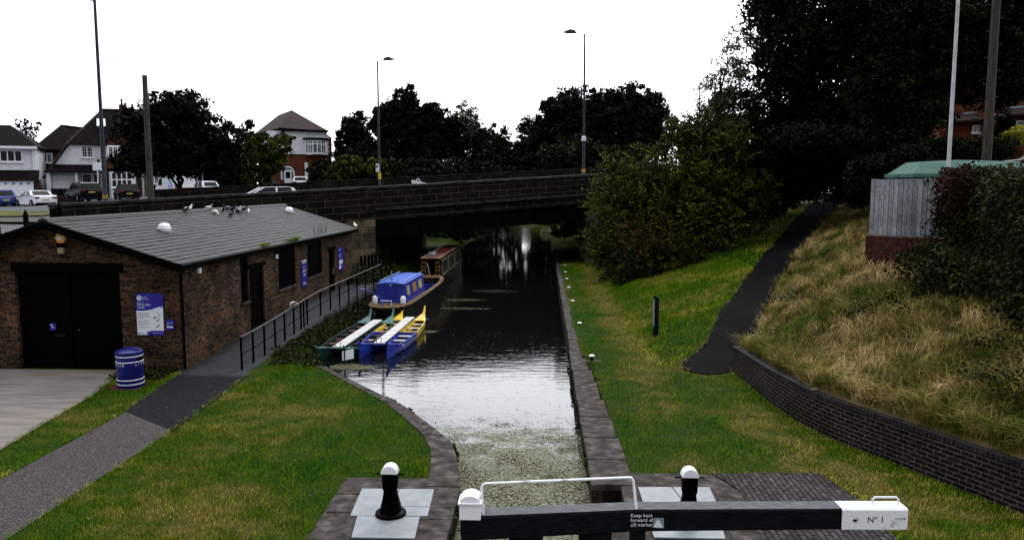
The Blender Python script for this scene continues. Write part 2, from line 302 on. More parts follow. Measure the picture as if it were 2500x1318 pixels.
    def ball(s, c, rx, ry, rz, nu=12, nv=8):
        vs = [(c[0], c[1], c[2]-rz)]
        for j in range(1, nv):
            p = -pi/2+pi*j/nv
            vs += [(c[0]+rx*cos(p)*cos(2*pi*k/nu), c[1]+ry*cos(p)*sin(2*pi*k/nu), c[2]+rz*sin(p)) for k in range(nu)]
        vs.append((c[0], c[1], c[2]+rz)); t = len(vs)-1
        fs = [(0, 1+(k+1) % nu, 1+k) for k in range(nu)]
        for j in range(nv-2): fs += [(1+j*nu+k, 1+j*nu+(k+1) % nu, 1+(j+1)*nu+(k+1) % nu, 1+(j+1)*nu+k) for k in range(nu)]
        fs += [(t, 1+(nv-2)*nu+k, 1+(nv-2)*nu+(k+1) % nu) for k in range(nu)]
        return s.add(vs, fs)
def root_of(o):
    while o.parent is not None: o = o.parent
    return o
def obj(name, mb, m, parent=None, world=False, smooth=False, bevel=0, label=None, recalc=True):
    vs = mb.v
    if world and parent is not None:
        L = root_of(parent).location; vs = [(x-L[0], y-L[1], z-L[2]) for x, y, z in vs]
    me = bpy.data.meshes.new(name); me.from_pydata(vs, [], mb.f)
    if mb.uv is not None:
        u = me.uv_layers.new(name='UVMap'); u.data.foreach_set('uv', np.array(mb.uv, 'f').ravel())
    if recalc:
        import bmesh
        bm = bmesh.new(); bm.from_mesh(me); bmesh.ops.recalc_face_normals(bm, faces=bm.faces); bm.to_mesh(me); bm.free()
    me.materials.append(m if not isinstance(m, str) else M[m])
    if smooth:
        me.polygons.foreach_set('use_smooth', [True]*len(me.polygons)); me.set_sharp_from_angle(angle=radians(40))
    o = bpy.data.objects.new(name, me); put(o, parent)
    if bevel:
        b = o.modifiers.new('bevel', 'BEVEL'); b.width = bevel; b.segments = 2; b.limit_method = 'ANGLE'
    if label: o['label'] = label
    return o
def text(name, body, size, m, parent, loc, rot, ext=.002, space=1.0, sx=1.0):
    cu = bpy.data.curves.new(name, 'FONT'); cu.body = body; cu.size = size; cu.extrude = ext; cu.space_line = space; cu.resolution_u = 3
    t = bpy.data.objects.new(name, cu); COL.objects.link(t)
    me = bpy.data.meshes.new_from_object(t.evaluated_get(bpy.context.evaluated_depsgraph_get()))
    bpy.data.objects.remove(t); bpy.data.curves.remove(cu)
    me.materials.clear(); me.materials.append(M[m]); me.name = name
    o = bpy.data.objects.new(name, me); put(o, parent); o.location = loc; o.rotation_euler = rot; o.scale = (sx, 1, 1)
    return o
def npmesh(name, V, F, m, parent=None, tint=None, kv=4):
    """V (N*kv,3) and F (K,kk) int arrays"""
    me = bpy.data.meshes.new(name); k = F.shape[1]
    me.vertices.add(len(V)); me.vertices.foreach_set('co', V.astype('f').ravel())
    me.loops.add(F.size); me.loops.foreach_set('vertex_index', F.astype('i').ravel())
    me.polygons.add(len(F)); me.polygons.foreach_set('loop_start', np.arange(0, F.size, k, dtype='i')); me.polygons.foreach_set('loop_total', np.full(len(F), k, 'i'))
    me.update(calc_edges=True)
    if tint is not None:
        a = me.attributes.new('tint', 'FLOAT', 'POINT'); a.data.foreach_set('value', np.repeat(tint, kv).astype('f'))
    me.materials.append(M[m]); o = bpy.data.objects.new(name, me); put(o, parent); return o
def leaves(name, C, size, m, parent=None, seed=1, flat=.0, tint=None, org=(0, 0, 0)):
    r = np.random.default_rng(seed); n = len(C)
    d = r.normal(size=(n, 3)); d /= np.linalg.norm(d, axis=1)[:, None]
    nn = r.normal(size=(n, 3)); nn[:, 2] += flat*3
    if flat > 5: d[:, 2] *= .03; d /= np.linalg.norm(d, axis=1)[:, None]; nn = r.normal(0, .03, (n, 3))+np.array([0, 0, 1.])
    s = np.cross(d, nn); s /= (np.linalg.norm(s, axis=1)[:, None]+1e-9)
    L = (size*(.6+.8*r.random(n)))[:, None]; W = L*.36
    C = C-np.array(org)
    V = np.stack([C-d*L*.5, C+s*W-d*L*.05, C+d*L*.5, C-s*W-d*L*.05], 1).reshape(-1, 3)
    F = np.arange(4*n).reshape(n, 4)
    if tint is None: tint = r.random(n)
    return npmesh(name, V, F, m, parent, tint)
def blades(name, B, h, m, parent=None, seed=1, wid=.008, lean=.5, tint=None, bend=True, wind=(0, 0)):
    """B (N,3) roots; h heights (N)"""
    r = np.random.default_rng(seed); n = len(B); a = r.random(n)*2*pi; ln = lean*(.3+r.random(n))
    dx = np.stack([np.cos(a)*ln+wind[0], np.sin(a)*ln+wind[1], np.zeros(n)], 1); w_ = np.stack([-np.sin(a+r.random(n)), np.cos(a), np.zeros(n)], 1)*(wid*(.6+.8*r.random(n)))[:, None]
    up = np.zeros((n, 3)); up[:, 2] = 1; hh = h[:, None]
    if tint is None: tint = r.random(n)
    if bend:
        mid = B+up*hh*.6+dx*hh*.35; tip = B+up*hh*.85+dx*hh*1.1
        V = np.stack([B-w_, B+w_, mid+w_*.8, mid-w_*.8, tip+w_*.25, tip-w_*.25], 1).reshape(-1, 3)
        i = np.arange(n)[:, None]*6; F = np.concatenate([i+np.array([0, 1, 2, 3]), i+np.array([3, 2, 4, 5])])
        return npmesh(name, V, F, m, parent, tint, 6)
    tip = B+up*hh+dx*hh
    V = np.stack([B-w_, B+w_, tip], 1).reshape(-1, 3); F = np.arange(3*n).reshape(n, 3)
    return npmesh(name, V, F, m, parent, tint, 3)
def crown_pts(blobs, clumps, per, cr=.5, seed=1, inner=.35, rough=.22):
    """leaf positions: clumps spread over each blob's shell and volume; returns pts and tint"""
    r = np.random.default_rng(seed); out = []; tt = []
    vol = np.array([b[3]*b[4]*b[5] for b in blobs])**.67; vol /= vol.sum()
    for b, f in zip(blobs, vol):
        k = max(3, int(clumps*f)); d = r.normal(size=(k, 3)); d /= np.linalg.norm(d, axis=1)[:, None]
        rad = np.where(r.random(k) < inner, r.random(k)**.5*.75, 1-rough*r.random(k)**1.5+rough*.5*r.random(k)**3)
        c = np.array(b[:3])+d*rad[:, None]*np.array(b[3:6])
        q = r.normal(size=(k, per, 3)); q /= (np.linalg.norm(q, axis=2)[:, :, None]+1e-9); q *= (r.random((k, per, 1))**.45)*cr*(.6+.8*r.random((k, 1, 1))); q[:, :, 2] *= .7
        out.append((c[:, None, :]+q).reshape(-1, 3))
        ct = r.random(k)**1.6; tt.append(np.clip(ct[:, None]*.8+r.random((k, per))*.35-.08, 0, 1).ravel())
    return np.concatenate(out), np.concatenate(tt)
def trunk(mb, base, top, r0, r1, bend=.3, seg=6, seed=0):
    r = random.Random(seed); pts = []; rr = []
    for i in range(seg+1):
        t = i/seg; pts.append(tuple(base[k]+(top[k]-base[k])*t+(r.uniform(-bend, bend)*sin(pi*t) if k < 2 else 0) for k in range(3))); rr.append(r0+(r1-r0)*t**.8)
    rr[0] *= 1.35
    mb.path(pts, rr, 8); return pts
def tree(name, label, cat, base, blobs, clumps, per, cr, size, m, seed=1, group=None, r0=.25, trunk_h=None, inner=.35, rough=.22, branches=8, bmat='bark', flat=0):
    t = thing(name, label, cat, base, 0, group); r = random.Random(seed)
    mb = MB(); zt = trunk_h if trunk_h else max(b[2] for b in blobs)*.9
    cx = sum(b[0] for b in blobs)/len(blobs); cy = sum(b[1] for b in blobs)/len(blobs)
    spine = trunk(mb, (0, 0, -.2), (cx, cy, zt), r0, r0*.25, r0, 7, seed)
    for i in range(branches):
        b = r.choice(blobs); k = r.randint(2, 6); s = spine[k]
        e = (b[0]+r.uniform(-.75, .75)*b[3], b[1]+r.uniform(-.75, .75)*b[4], b[2]+r.uniform(-.3, .75)*b[5])
        mid = tuple((s[j]*.55+e[j]*.45)+r.uniform(-.2, .2) for j in range(3))
        mb.path([s, mid, e], [r0*.42, r0*.22, r0*.05], 6)
    obj('trunk', mb, bmat, t, smooth=True)
    C, ti = crown_pts(blobs, clumps, per, cr, seed, inner, rough)
    leaves('crown', C, size, m, t, seed, flat, ti)
    return t
def sstep(x, a, b):
    t = np.clip((x-a)/(b-a), 0, 1); return t*t*(3-2*t)
class RBF:
    def __init__(s, pts):
        p = np.array(pts, float); s.c = p[:, :2]; n = len(p)
        d = np.linalg.norm(s.c[:, None]-s.c[None], axis=2); A = np.zeros((n+3, n+3)); A[:n, :n] = d; A[:n, n] = 1; A[:n, n+1:] = s.c; A[n:, :n] = A[:n, n:].T
        s.w = np.linalg.lstsq(A, np.concatenate([p[:, 2], [0, 0, 0]]), rcond=None)[0]
    def __call__(s, X, Y):
        X = np.asarray(X, float); Y = np.asarray(Y, float); n = len(s.c)
        d = np.sqrt((X[..., None]-s.c[:, 0])**2+(Y[..., None]-s.c[:, 1])**2)
        return d@s.w[:n]+s.w[n]+s.w[n+1]*X+s.w[n+2]*Y
def ruled(name, Ys, xl, xr, n, zf, m, parent=None, label=None, skirt=0):
    """grid between curves xl(Y) and xr(Y)"""
    Ys = np.asarray(Ys, float); A = np.array([xl(y) for y in Ys]); B = np.array([xr(y) for y in Ys]); t = np.linspace(0, 1, n+1)
    X = A[:, None]*(1-t)+B[:, None]*t; Y = np.repeat(Ys[:, None], n+1, 1); Z = zf(X, Y)
    V = np.stack([X, Y, Z], 2).reshape(-1, 3); r, c = X.shape
    i = (np.arange(r-1)[:, None]*c+np.arange(c-1)[None]).ravel(); F = np.stack([i, i+1, i+c+1, i+c], 1)
    if skirt:
        ring = list(range(c))+[k*c+c-1 for k in range(1, r)]+[(r-1)*c+k for k in range(c-2, -1, -1)]+[k*c for k in range(r-2, 0, -1)]
        b = len(V); E = V[ring].copy(); E[:, 2] -= skirt; V = np.concatenate([V, E]); q = len(ring)
        F = np.concatenate([F, np.array([[ring[j], b+j, b+(j+1) % q, ring[(j+1) % q]] for j in range(q)])])
    o = npmesh(name, V, F, m, parent); o.data.polygons.foreach_set('use_smooth', [True]*len(o.data.polygons)); return o
def lerpc(pts):
    xs = np.array([p[0] for p in pts], float); ys = np.array([p[1] for p in pts], float); k = np.argsort(xs); xs = xs[k]; ys = ys[k]
    return lambda v: float(np.interp(v, xs, ys))

# ------------------------------------------------------------------ terrain fields
U = np.array([.847, .532]); AX, AY = -8.45, 39.0         # bridge face: from the left abutment corner along U
def bs(s, off=0.0): return (AX+U[0]*s-U[1]*off, AY+U[1]*s+U[0]*off)      # off = distance behind the face
def par_z(s): return 4.54+.0530*s                         # top of the parapet
ROADZ = RBF([(-20.3, 31.6, 2.75), (-8.45, 39.5, 3.5), (2.7, 46.5, 4.15), (10, 52, 4.5), (16, 50, 4.1), (24, 60, 4.8), (-14, 53, 3.45), (-2, 60, 4.1), (-28, 28, 2.5), (-17, 24, 2.55),
             (-24, 35, 2.65), (-30, 45, 2.8), (-38, 58, 3.07), (-50, 60, 2.95), (-45, 67, 3.13), (-34, 58, 3.42), (-36, 68, 3.6), (-28, 66, 3.87), (-26, 82, 4.4), (-16, 80, 4.4), (-60, 90, 3.3),
             (30, 110, 4.6), (-30, 130, 4.6), (60, 80, 5), (-70, 20, 2.6), (-22, 45, 3.1), (-30, 38, 2.7), (-16, 28, 2.55), (5, 130, 4.4)])
pathL = lerpc([(18.0, 4.0), (18.55, 3.98), (18.62, 3.82), (18.75, 3.66), (19.0, 3.52), (19.4, 3.5), (19.9, 3.68), (21.5, 4.6), (24, 5.5), (33, 9.4), (41, 12.9), (47, 15.9), (50, 17.2)])
pathR = lerpc([(18.0, 4.0), (18.55, 4.02), (18.62, 4.2), (18.75, 4.42), (19.0, 4.66), (19.6, 4.9), (21.5, 5.75), (24, 6.85), (33, 10.75), (41, 14.5), (47, 17.7), (50, 19.3)])
wallX = lerpc([(2, 9.6), (6, 8.2), (9, 7.35), (10.3, 6.82), (11.3, 6.38), (12, 6.05), (12.8, 5.70), (13.6, 5.32), (14.6, 4.98), (16.3, 4.80), (19.1, 4.72)])
def boundX(y): return wallX(y) if y < 19.1 else pathR(y)
pathZ = lerpc([(18.6, 0.0), (20.5, .12), (22, .35), (24, .78), (33, 1.85), (41, 2.65), (47, 3.55), (52, 4.1)])
hp = [(1.4, y, 0) for y in (8, 14, 20, 26, 32, 38, 44, 50)]+[(3.2, y, 0) for y in (8, 14, 20, 26)]+[(3.4, 33, .15), (3.8, 40, .3), (4.0, 46, .5), (5.5, 33, .75), (6.5, 40, 1.3), (7, 46, 2.2), (9, 46, 2.7), (10, 41, 2.1)]
hp += [((pathL(y)+pathR(y))/2+dx, y, pathZ(y)) for y in (20.5, 22, 24, 28.5, 33, 37, 41, 44, 47) for dx in (-.6, .6)]
hp += [(4.75, 19.2, .45), (4.8, 16.3, .62), (4.98, 14.6, .70), (5.32, 13.6, .70), (5.72, 12.8, .70), (6.05, 12, .70), (6.4, 11.3, .70), (6.85, 10.3, .7), (7.4, 9, .7), (8.2, 6, .7), (9.6, 2, .7)]
hp += [(7.0, 19, 1.35), (7.2, 16, 1.35), (7.5, 14, 1.4), (8.8, 21.6, 2.42), (10.2, 20.3, 2.3), (9.2, 16, 2.15), (9.4, 12, 2.0), (10.3, 8, 1.7), (12, 22, 3.1), (14, 16, 3.0), (15, 28, 3.9), (20, 33, 4.3), (24, 46, 5.0), (19, 42, 3.7), (12, 30, 3.0),
       (20, 20, 3.9), (18, 8, 3.0), (35, 30, 4.8), (40, 10, 4), (40, 48, 5.4)]
HILL = RBF(hp)
def zG(X, Y):
    X = np.asarray(X, float); Y = np.asarray(Y, float)
    zz = np.maximum(HILL(X, Y), 0)*sstep(Y, 18.8, 21.5)*sstep(X, 2.6, 4.2)
    return zz
def zBank(X, Y): return np.maximum(HILL(X, Y), .3)
def ramp_z(Y): return .30*sstep(Y, 18.6, 25.5)
waterL = lerpc([(-6, -1.2), (11.2, -1.22), (11.96, -1.31), (13.35, -1.61), (14.28, -2.11), (15.64, -2.87), (16.92, -3.88), (18.85, -5.34), (20.5, -6.15), (22.5, -6.45), (30, -6.6), (45, -6.6), (64, -6.5), (90, -7.2), (115, -9.5), (140, -14)])
waterR = lerpc([(-6, .75), (60, .78), (75, .3), (90, -.9), (115, -4), (140, -9)])
def zL(X, Y):
    X = np.asarray(X, float); Y = np.asarray(Y, float); W = np.vectorize(waterL)(Y)
    base = ramp_z(Y); fall = sstep(W-X, 0.0, 1.0)
    return np.where(Y < 19.5, 0, base*fall-(.5*(1-fall))*sstep(Y, 19.5, 21.5))
# ================================================================== SETTING
def struct(o, label=None): o['kind'] = 'structure'; return o
g = MB(); g.add([(-600, -200, -2.2), (600, -200, -2.2), (600, 1200, -2.2), (-600, 1200, -2.2)], [(0, 1, 2, 3)]); struct(obj('ground', g, 'turf'))
# water: dark canal, ripples, litter film towards the gate
def watermat():
    m = bpy.data.materials.new('canal_water'); m.use_nodes = True; n = m.node_tree.nodes; l = m.node_tree.links
    b = n['Principled BSDF']; g = n.new('ShaderNodeNewGeometry'); sp = n.new('ShaderNodeSeparateXYZ'); l.new(g.outputs['Position'], sp.inputs[0])
    b.inputs['IOR'].default_value = 1.5; b.inputs['Specular IOR Level'].default_value = .8
    def noise(sc, det, st=(1, 1, 1), rough=.5):
        mp = n.new('ShaderNodeMapping'); mp.inputs['Scale'].default_value = st; l.new(g.outputs['Position'], mp.inputs[0])
        q = n.new('ShaderNodeTexNoise'); q.inputs['Scale'].default_value = sc; q.inputs['Detail'].default_value = det; q.inputs['Roughness'].default_value = rough; l.new(mp.outputs[0], q.inputs[0]); return q.outputs[0]
    def math_(op, a, b_=None, c=None, clamp=False):
        q = n.new('ShaderNodeMath'); q.operation = op; q.use_clamp = clamp
        for i, v in enumerate((a, b_, c)):
            if v is None: continue
            if isinstance(v, (int, float)): q.inputs[i].default_value = v
            else: l.new(v, q.inputs[i])
        return q.outputs[0]
    def rng(v, a, b_, c, d):
        q = n.new('ShaderNodeMapRange'); q.inputs[1].default_value = a; q.inputs[2].default_value = b_; q.inputs[3].default_value = c; q.inputs[4].default_value = d; l.new(v, q.inputs[0]); return q.outputs[0]
    near = rng(sp.outputs[1], 12, 19, 1, 0)            # litter collects against the gate
    f = noise(16, 6, (1, 1.2, 1), .65); big = noise(1.6, 4, (1, 1.6, 1))
    thr = math_('MULTIPLY_ADD', near, -.34, .82); thr = math_('MULTIPLY_ADD', big, -.12, thr)
    d = math_('SUBTRACT', f, thr); spk = math_('MULTIPLY', d, 28, clamp=True)
    f2 = noise(7, 5, (1, 1.3, 1), .7); thr2 = math_('MULTIPLY_ADD', near, -.46, .88); thr2 = math_('MULTIPLY_ADD', big, -.22, thr2)
    near2 = rng(sp.outputs[1], 12.0, 18.0, 1.15, 0)
    fl = math_('MULTIPLY_ADD', f2, 1.2, math_('MULTIPLY_ADD', big, 1.3, near2)); fl = math_('MULTIPLY', math_('SUBTRACT', fl, 1.66), 2.6, clamp=True)
    film = math_('MAXIMUM', math_('MULTIPLY', math_('MULTIPLY', math_('SUBTRACT', f2, thr2), 14, clamp=True), .6), math_('MULTIPLY', fl, .94))
    mask = math_('MAXIMUM', spk, film)
    cr = n.new('ShaderNodeValToRGB'); cr.color_ramp.elements[0].position = .36; cr.color_ramp.elements[1].position = .68; e_ = cr.color_ramp.elements.new(.52); e_.color = (.12, .122, .085, 1)
    cr.color_ramp.elements[0].color = (.016, .016, .008, 1); cr.color_ramp.elements[2].color = (.30, .30, .21, 1); l.new(noise(26, 6, (1, 1.3, 1), .7), cr.inputs[0])
    b.inputs['Base Color'].default_value = (.0035, .004, .003, 1); b.inputs['Roughness'].default_value = .035
    df = n.new('ShaderNodeBsdfDiffuse'); l.new(cr.outputs[0], df.inputs[0]); mixs = n.new('ShaderNodeMixShader')
    l.new(mask, mixs.inputs[0]); l.new(b.outputs[0], mixs.inputs[1]); l.new(df.outputs[0], mixs.inputs[2]); l.new(mixs.outputs[0], n['Material Output'].inputs[0])
    w1 = noise(1.8, 3, (.55, 2.4, 1)); w2 = noise(7, 3, (.5, 1.8, 1)); hgt = math_('MULTIPLY_ADD', w2, .28, w1)
    bp = n.new('ShaderNodeBump'); bp.inputs['Distance'].default_value = .05; l.new(hgt, bp.inputs['Height'])
    st = math_('ADD', rng(sp.outputs[1], 12, 24, .055, .11), math_('ADD', rng(sp.outputs[1], 28, 45, 0, -.075), rng(sp.outputs[1], 68, 78, 0, .26))); l.new(st, bp.inputs['Strength']); l.new(bp.outputs[0], b.inputs['Normal'])
    return m
M['water'] = watermat()
g = MB(); g.add([(-30, -8, -.36), (3, -8, -.36), (3, 150, -.36), (-30, 150, -.36)], [(0, 1, 2, 3)]); struct(obj('water', g, 'water'))

YY = np.concatenate([np.arange(-6, 36, .25), np.arange(36, 47, 1), np.array([47, 50, 55, 60, 66])])
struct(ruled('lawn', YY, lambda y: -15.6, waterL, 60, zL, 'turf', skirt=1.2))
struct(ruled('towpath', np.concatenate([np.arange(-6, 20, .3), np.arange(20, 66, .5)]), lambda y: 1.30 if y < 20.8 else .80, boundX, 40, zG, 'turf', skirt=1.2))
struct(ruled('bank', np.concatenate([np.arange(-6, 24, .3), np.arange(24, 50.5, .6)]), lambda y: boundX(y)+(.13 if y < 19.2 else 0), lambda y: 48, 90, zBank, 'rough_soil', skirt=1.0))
struct(ruled('paved_yard', np.linspace(-3, 18.44, 50), lambda y: -18, lerpc([(-3, -9.2), (12.6, -9.3), (16.2, -9.75), (18.6, -10.35)]), 8, lambda X, Y: X*0+.016, 'concrete'))
def strip(name, ys, a, b, z, m, n=4): return struct(ruled(name, ys, a, b, n, z, m))
strip('old_footpath', np.arange(-3, 15.1, .3), lambda y: -8.35, lambda y: -6.85, lambda X, Y: X*0+.014, 'tarmac')
g = MB(); g.add([(-8.42, 15.0, .022), (-6.82, 13.75, .022), (-7.02, 17.75, .022), (-8.75, 17.8, .022)], [(0, 1, 2, 3)]); struct(obj('asphalt_patch', g, 'asphalt'))
struct(ruled('ramp', np.arange(17.8, 34.2, .3), lambda y: -8.85+.0274*(y-18.45) if y > 18.4 else -8.72, lambda y: -7.18 if y > 18.4 else -7.05, 4, lambda X, Y: ramp_z(Y)+.03, 'rampcon', skirt=.35))
strip('hill_footpath', np.concatenate([np.arange(18.55, 20, .05), np.arange(20, 22, .15), np.arange(22, 50.5, .5)]), pathL, lambda y: pathR(y)+.05, lambda X, Y: zG(X, Y)*0+np.where(Y < 50.6, np.maximum(zG(X, Y), 0), 0)+.03, 'path', 6)
# street level behind the bridge wall
def Yb(x): return AY+(x-AX)*.628+.55 if x > -20.3 else 20.0
def zS(X, Y):
    z = ROADZ(X, Y); WL = np.interp(Y, [0, 45, 64, 90, 115, 140], [-6.6, -6.6, -6.5, -7.2, -9.5, -14]); WR = np.interp(Y, [0, 60, 75, 90, 115, 140], [.78, .78, .3, -.9, -4, -9])
    f = np.maximum(sstep(WL-5.5-X, 0, 9), sstep(X-WR-2.6, 0, 7)); bed = (X > WL+.2) & (X < WR-.2)
    out_ = np.where(bed, -1.4, z*f+.02*(1-f)); return np.where(Y > 141, z, out_)
xs = np.arange(-120, 90, 1.0); rows = 70; V = []
for t in np.linspace(0, 1, rows+1):
    for x in xs: y0 = Yb(x) if x > -20.3 else 31.6; V.append((x, y0+(180-y0)*t**1.6, 0))
V = np.array(V); V[:, 2] = zS(V[:, 0], V[:, 1]); c = len(xs); i = (np.arange(rows)[:, None]*c+np.arange(c-1)[None]).ravel()
o = npmesh('hillside', V, np.stack([i, i+1, i+c+1, i+c], 1), 'turf'); struct(o)
struct(ruled('street', np.concatenate([np.arange(20, 34, .5), np.arange(34, 62, 1)]), lambda y: -75, lambda y: -15.35 if y < 31.6 else (-20.0 if y < 34 else min(-16+(y-34)*.5, -12)), 40, lambda X, Y: ROADZ(X, Y)+.03, 'road', skirt=2.5))
def sheet(name, pts, dz, m, n=6):
    """bilinear sheet draped over the street"""
    P4 = np.array(pts, float); V = []
    for a in range(n+1):
        for b_ in range(n+1):
            s, t = a/n, b_/n; p = (1-s)*(1-t)*P4[0]+s*(1-t)*P4[1]+s*t*P4[2]+(1-s)*t*P4[3]; V.append((p[0], p[1], float(ROADZ(p[0], p[1]))+dz))
    i = (np.arange(n)[:, None]*(n+1)+np.arange(n)[None]).ravel(); return npmesh(name, np.array(V), np.stack([i, i+1, i+n+2, i+n+1], 1), m)
struct(sheet('pavement', [(-34, 39), (-17, 34.5), (-20, 41), (-40, 50)], .15, 'pavement'))
struct(sheet('kerb', [(-34, 38.75), (-17, 34.25), (-17, 34.5), (-34, 39)], .16, 'kerb'))
struct(sheet('verge', [(-34, 40.2), (-26.6, 40.4), (-27.6, 46), (-36, 47)], .22, 'verge'))
struct(sheet('bridge_road', [(-20, 33.2), (12, 53), (6, 64), (-27, 44)], .05, 'road', 12))
struct(sheet('driveway', [(-60, 60), (-18, 60), (-18, 86), (-60, 72)], .06, 'road', 12))

# ---- canal copings: individual worn blocks
def block(mb, x0, x1, y0, y1, z0, z1, r, j=.012):
    q = lambda: r.uniform(-j, j)
    mb.hexa([(x0, y0, z0), (x1, y0, z0), (x1, y1, z0), (x0, y1, z0), (x0+q(), y0+.008, z1+q()*.5), (x1+q(), y0+.008, z1+q()*.5), (x1+q(), y1-.008, z1+q()*.5), (x0+q(), y1-.008, z1+q()*.5)])
r = random.Random(3)
t = thing('canal_coping', 'straight line of worn stone blocks edging the towpath side of the canal', 'stone coping', (.75, 10, 0))
mb = MB(); y = 11.42
while y < 20.6:
    L = r.uniform(1.0, 1.5); x1 = float(np.interp(y+L/2, [11, 12, 14.2, 17.9, 20.9], [1.43, 1.41, 1.36, 1.22, 1.05])); block(mb, .75, x1, y, y+L-.012, -.08, .03, r, .02); y += L
obj('coping_stone', mb, 'copestone', t, world=True, bevel=.015)
mb = MB(); y = 20.7
while y < 52: L = r.uniform(.8, 1.4); block(mb, .78, 1.02+r.uniform(-.04, .04), y, y+L-.01, -.2, .015, r, .02); y += L
obj('narrow_edging', mb, 'copestone', t, world=True, bevel=.012)
mb = MB(); mb.box(.765, 1.36, 11.42, 66, -1.6, -.082); mb.box(1.19, 1.36, 10.55, 11.42, -1.6, -.0822); mb.box(.765, 1.36, 4, 10.55, -1.6, -.0821)
obj('quay_wall', mb, 'stonewall', t, world=True)
mb = MB(); mb.box(.98, 1.06, 10.62, 10.75, -1.2, .0); mb.box(1.06, 1.16, 10.9, 11.02, -1.2, -.1); obj('recess_post', mb, 'darkwood', t, world=True, bevel=.01)
# left curved coping
t = thing('canal_coping', 'curved line of worn stone blocks where the left lawn meets the water', 'stone coping', (-2, 14, 0))
inner = [(-1.21, 9.0), (-1.21, 10.3), (-1.215, 11.2), (-1.31, 11.96), (-1.44, 12.7), (-1.61, 13.35), (-2.11, 14.28), (-2.87, 15.64), (-3.88, 16.92), (-4.6, 17.85), (-5.34, 18.85), (-5.75, 19.5)]
outer = [(-1.72, 9.0), (-1.72, 10.3), (-1.74, 11.5), (-1.80, 12.2), (-1.92, 12.95), (-2.18, 13.75), (-2.62, 14.62), (-3.3, 15.85), (-4.42, 17.35), (-5.05, 18.2), (-5.7, 19.05), (-6.1, 19.55)]
def cum(p): d = [0]; [d.append(d[-1]+math.dist(p[i], p[i-1])) for i in range(1, len(p))]; return np.array(d)/d[-1]
ci, co = cum(inner), cum(outer); I_ = np.array(inner); O_ = np.array(outer)
def ip(p, c, t): return (float(np.interp(t, c, p[:, 0])), float(np.interp(t, c, p[:, 1])))
mb = MB(); wq = MB(); s = 0
while s < .995:
    e = min(1, s+r.uniform(.085, .125)); n = 3
    for k in range(n):
        a, b = s+(e-s)*k/n, s+(e-s)*(k+1)/n-(.0015 if k == n-1 else 0); p, q, u, v = ip(I_, ci, a), ip(I_, ci, b), ip(O_, co, b), ip(O_, co, a)
        z = r.uniform(-.006, .006) if k == 0 else z
        mb.hexa([(*p, -.09), (*v, -.09), (*u, -.09), (*q, -.09), (*p, .03+z), (*v, .03+z), (*u, .03+z), (*q, .03+z)])
        wq.hexa([(*p, -1.6), (*v, -1.6), (*u, -1.6), (*q, -1.6), (*p, -.092), (*v, -.092), (*u, -.092), (*q, -.092)])
    s = e
obj('coping_stone', mb, 'copestone', t, world=True, bevel=.012); obj('quay_wall', wq, 'stonewall', t, world=True)
# stone aprons round the paddle gears
t = thing('stone_apron', 'worn stone slabs round the left paddle gear and its metal plates', 'stone paving', (-2.3, 10.5, 0)); mb = MB()
for x0, x1, y0, y1 in [(-3.02, -2.45, 10.95, 11.62), (-2.44, -2.05, 11.18, 11.60), (-2.04, -1.74, 11.16, 11.63), (-3.0, -2.72, 10.3, 10.94), (-2.95, -2.45, 9.45, 10.29), (-2.71, -2.5, 10.3, 10.94), (-1.60, -1.735, 10, 10.4), (-2.9, -2.3, 8.6, 9.44), (-2.29, -1.735, 8.6, 9.46), (-1.60, -1.735, 9.5, 10)]:
    block(mb, min(x0, x1), max(x0, x1), y0, y1, -.08, .012, r, .012)
obj('slab', mb, 'copestone', t, world=True, bevel=.012)
mb = MB(); mb.prismz([(-2.99, 8.5), (-1.725, 8.5), (-1.735, 11.55), (-2.6, 11.6), (-3.05, 11.5)], -.06, .002); obj('bedding', mb, 'copestone', t, world=True)
t = thing('stone_apron', 'worn stone slabs round the right paddle gear, between coping and brick paving', 'stone paving', (1.8, 10.5, 0)); mb = MB()
for x0, x1, y0, y1 in [(1.20, 1.75, 11.36, 11.95), (1.76, 2.2, 11.36, 11.98), (2.21, 2.7, 11.36, 11.96), (.75, 1.195, 9.2, 10.54), (1.2, 1.42, 10.5, 11.35), (1.2, 1.42, 9.3, 10.49), (2.55, 2.95, 10.3, 11.34), (2.45, 2.9, 9.2, 10.29), (1.43, 2.4, 9.0, 9.6), (.75, 2.4, 8.0, 8.99)]:
    block(mb, x0, x1, y0, y1, -.08, .014, r, .012)
obj('slab', mb, 'copestone', t, world=True, bevel=.012)
t = thing('apron_bedding', 'gritty mortar bed between the slabs and the brick paving on the right bank', 'paving', (2, 10, 0)); mb = MB(); mb.prismz([(1.21, 8.4), (3.2, 8.4), (3.2, 11.9), (1.21, 11.93)], -.06, .004); obj('bedding', mb, 'copestone', t, world=True)
t = thing('brick_paving', 'dark brick paving beside the right end of the balance beam', 'paving', (3.5, 10.6, 0)); mb = MB()
mb.prismz([(2.6, 8.6), (4.75, 8.6), (4.55, 9.6), (4.62, 10.9), (4.40, 11.95), (4.3, 12.08), (2.68, 11.97), (2.96, 11.3), (2.96, 10.3)], -.05, .022); obj('bricks', mb, 'paver', t, world=True)

# ---- retaining wall
t = thing('retaining_wall', 'curved dark blue brick retaining wall holding back the dry grass bank', 'retaining wall', (4.72, 19.1, 0))
ys = np.concatenate([np.arange(19.15, 10, -.2), np.arange(10, 2.8, -.3)]); pts = [(wallX(y), y) for y in ys]
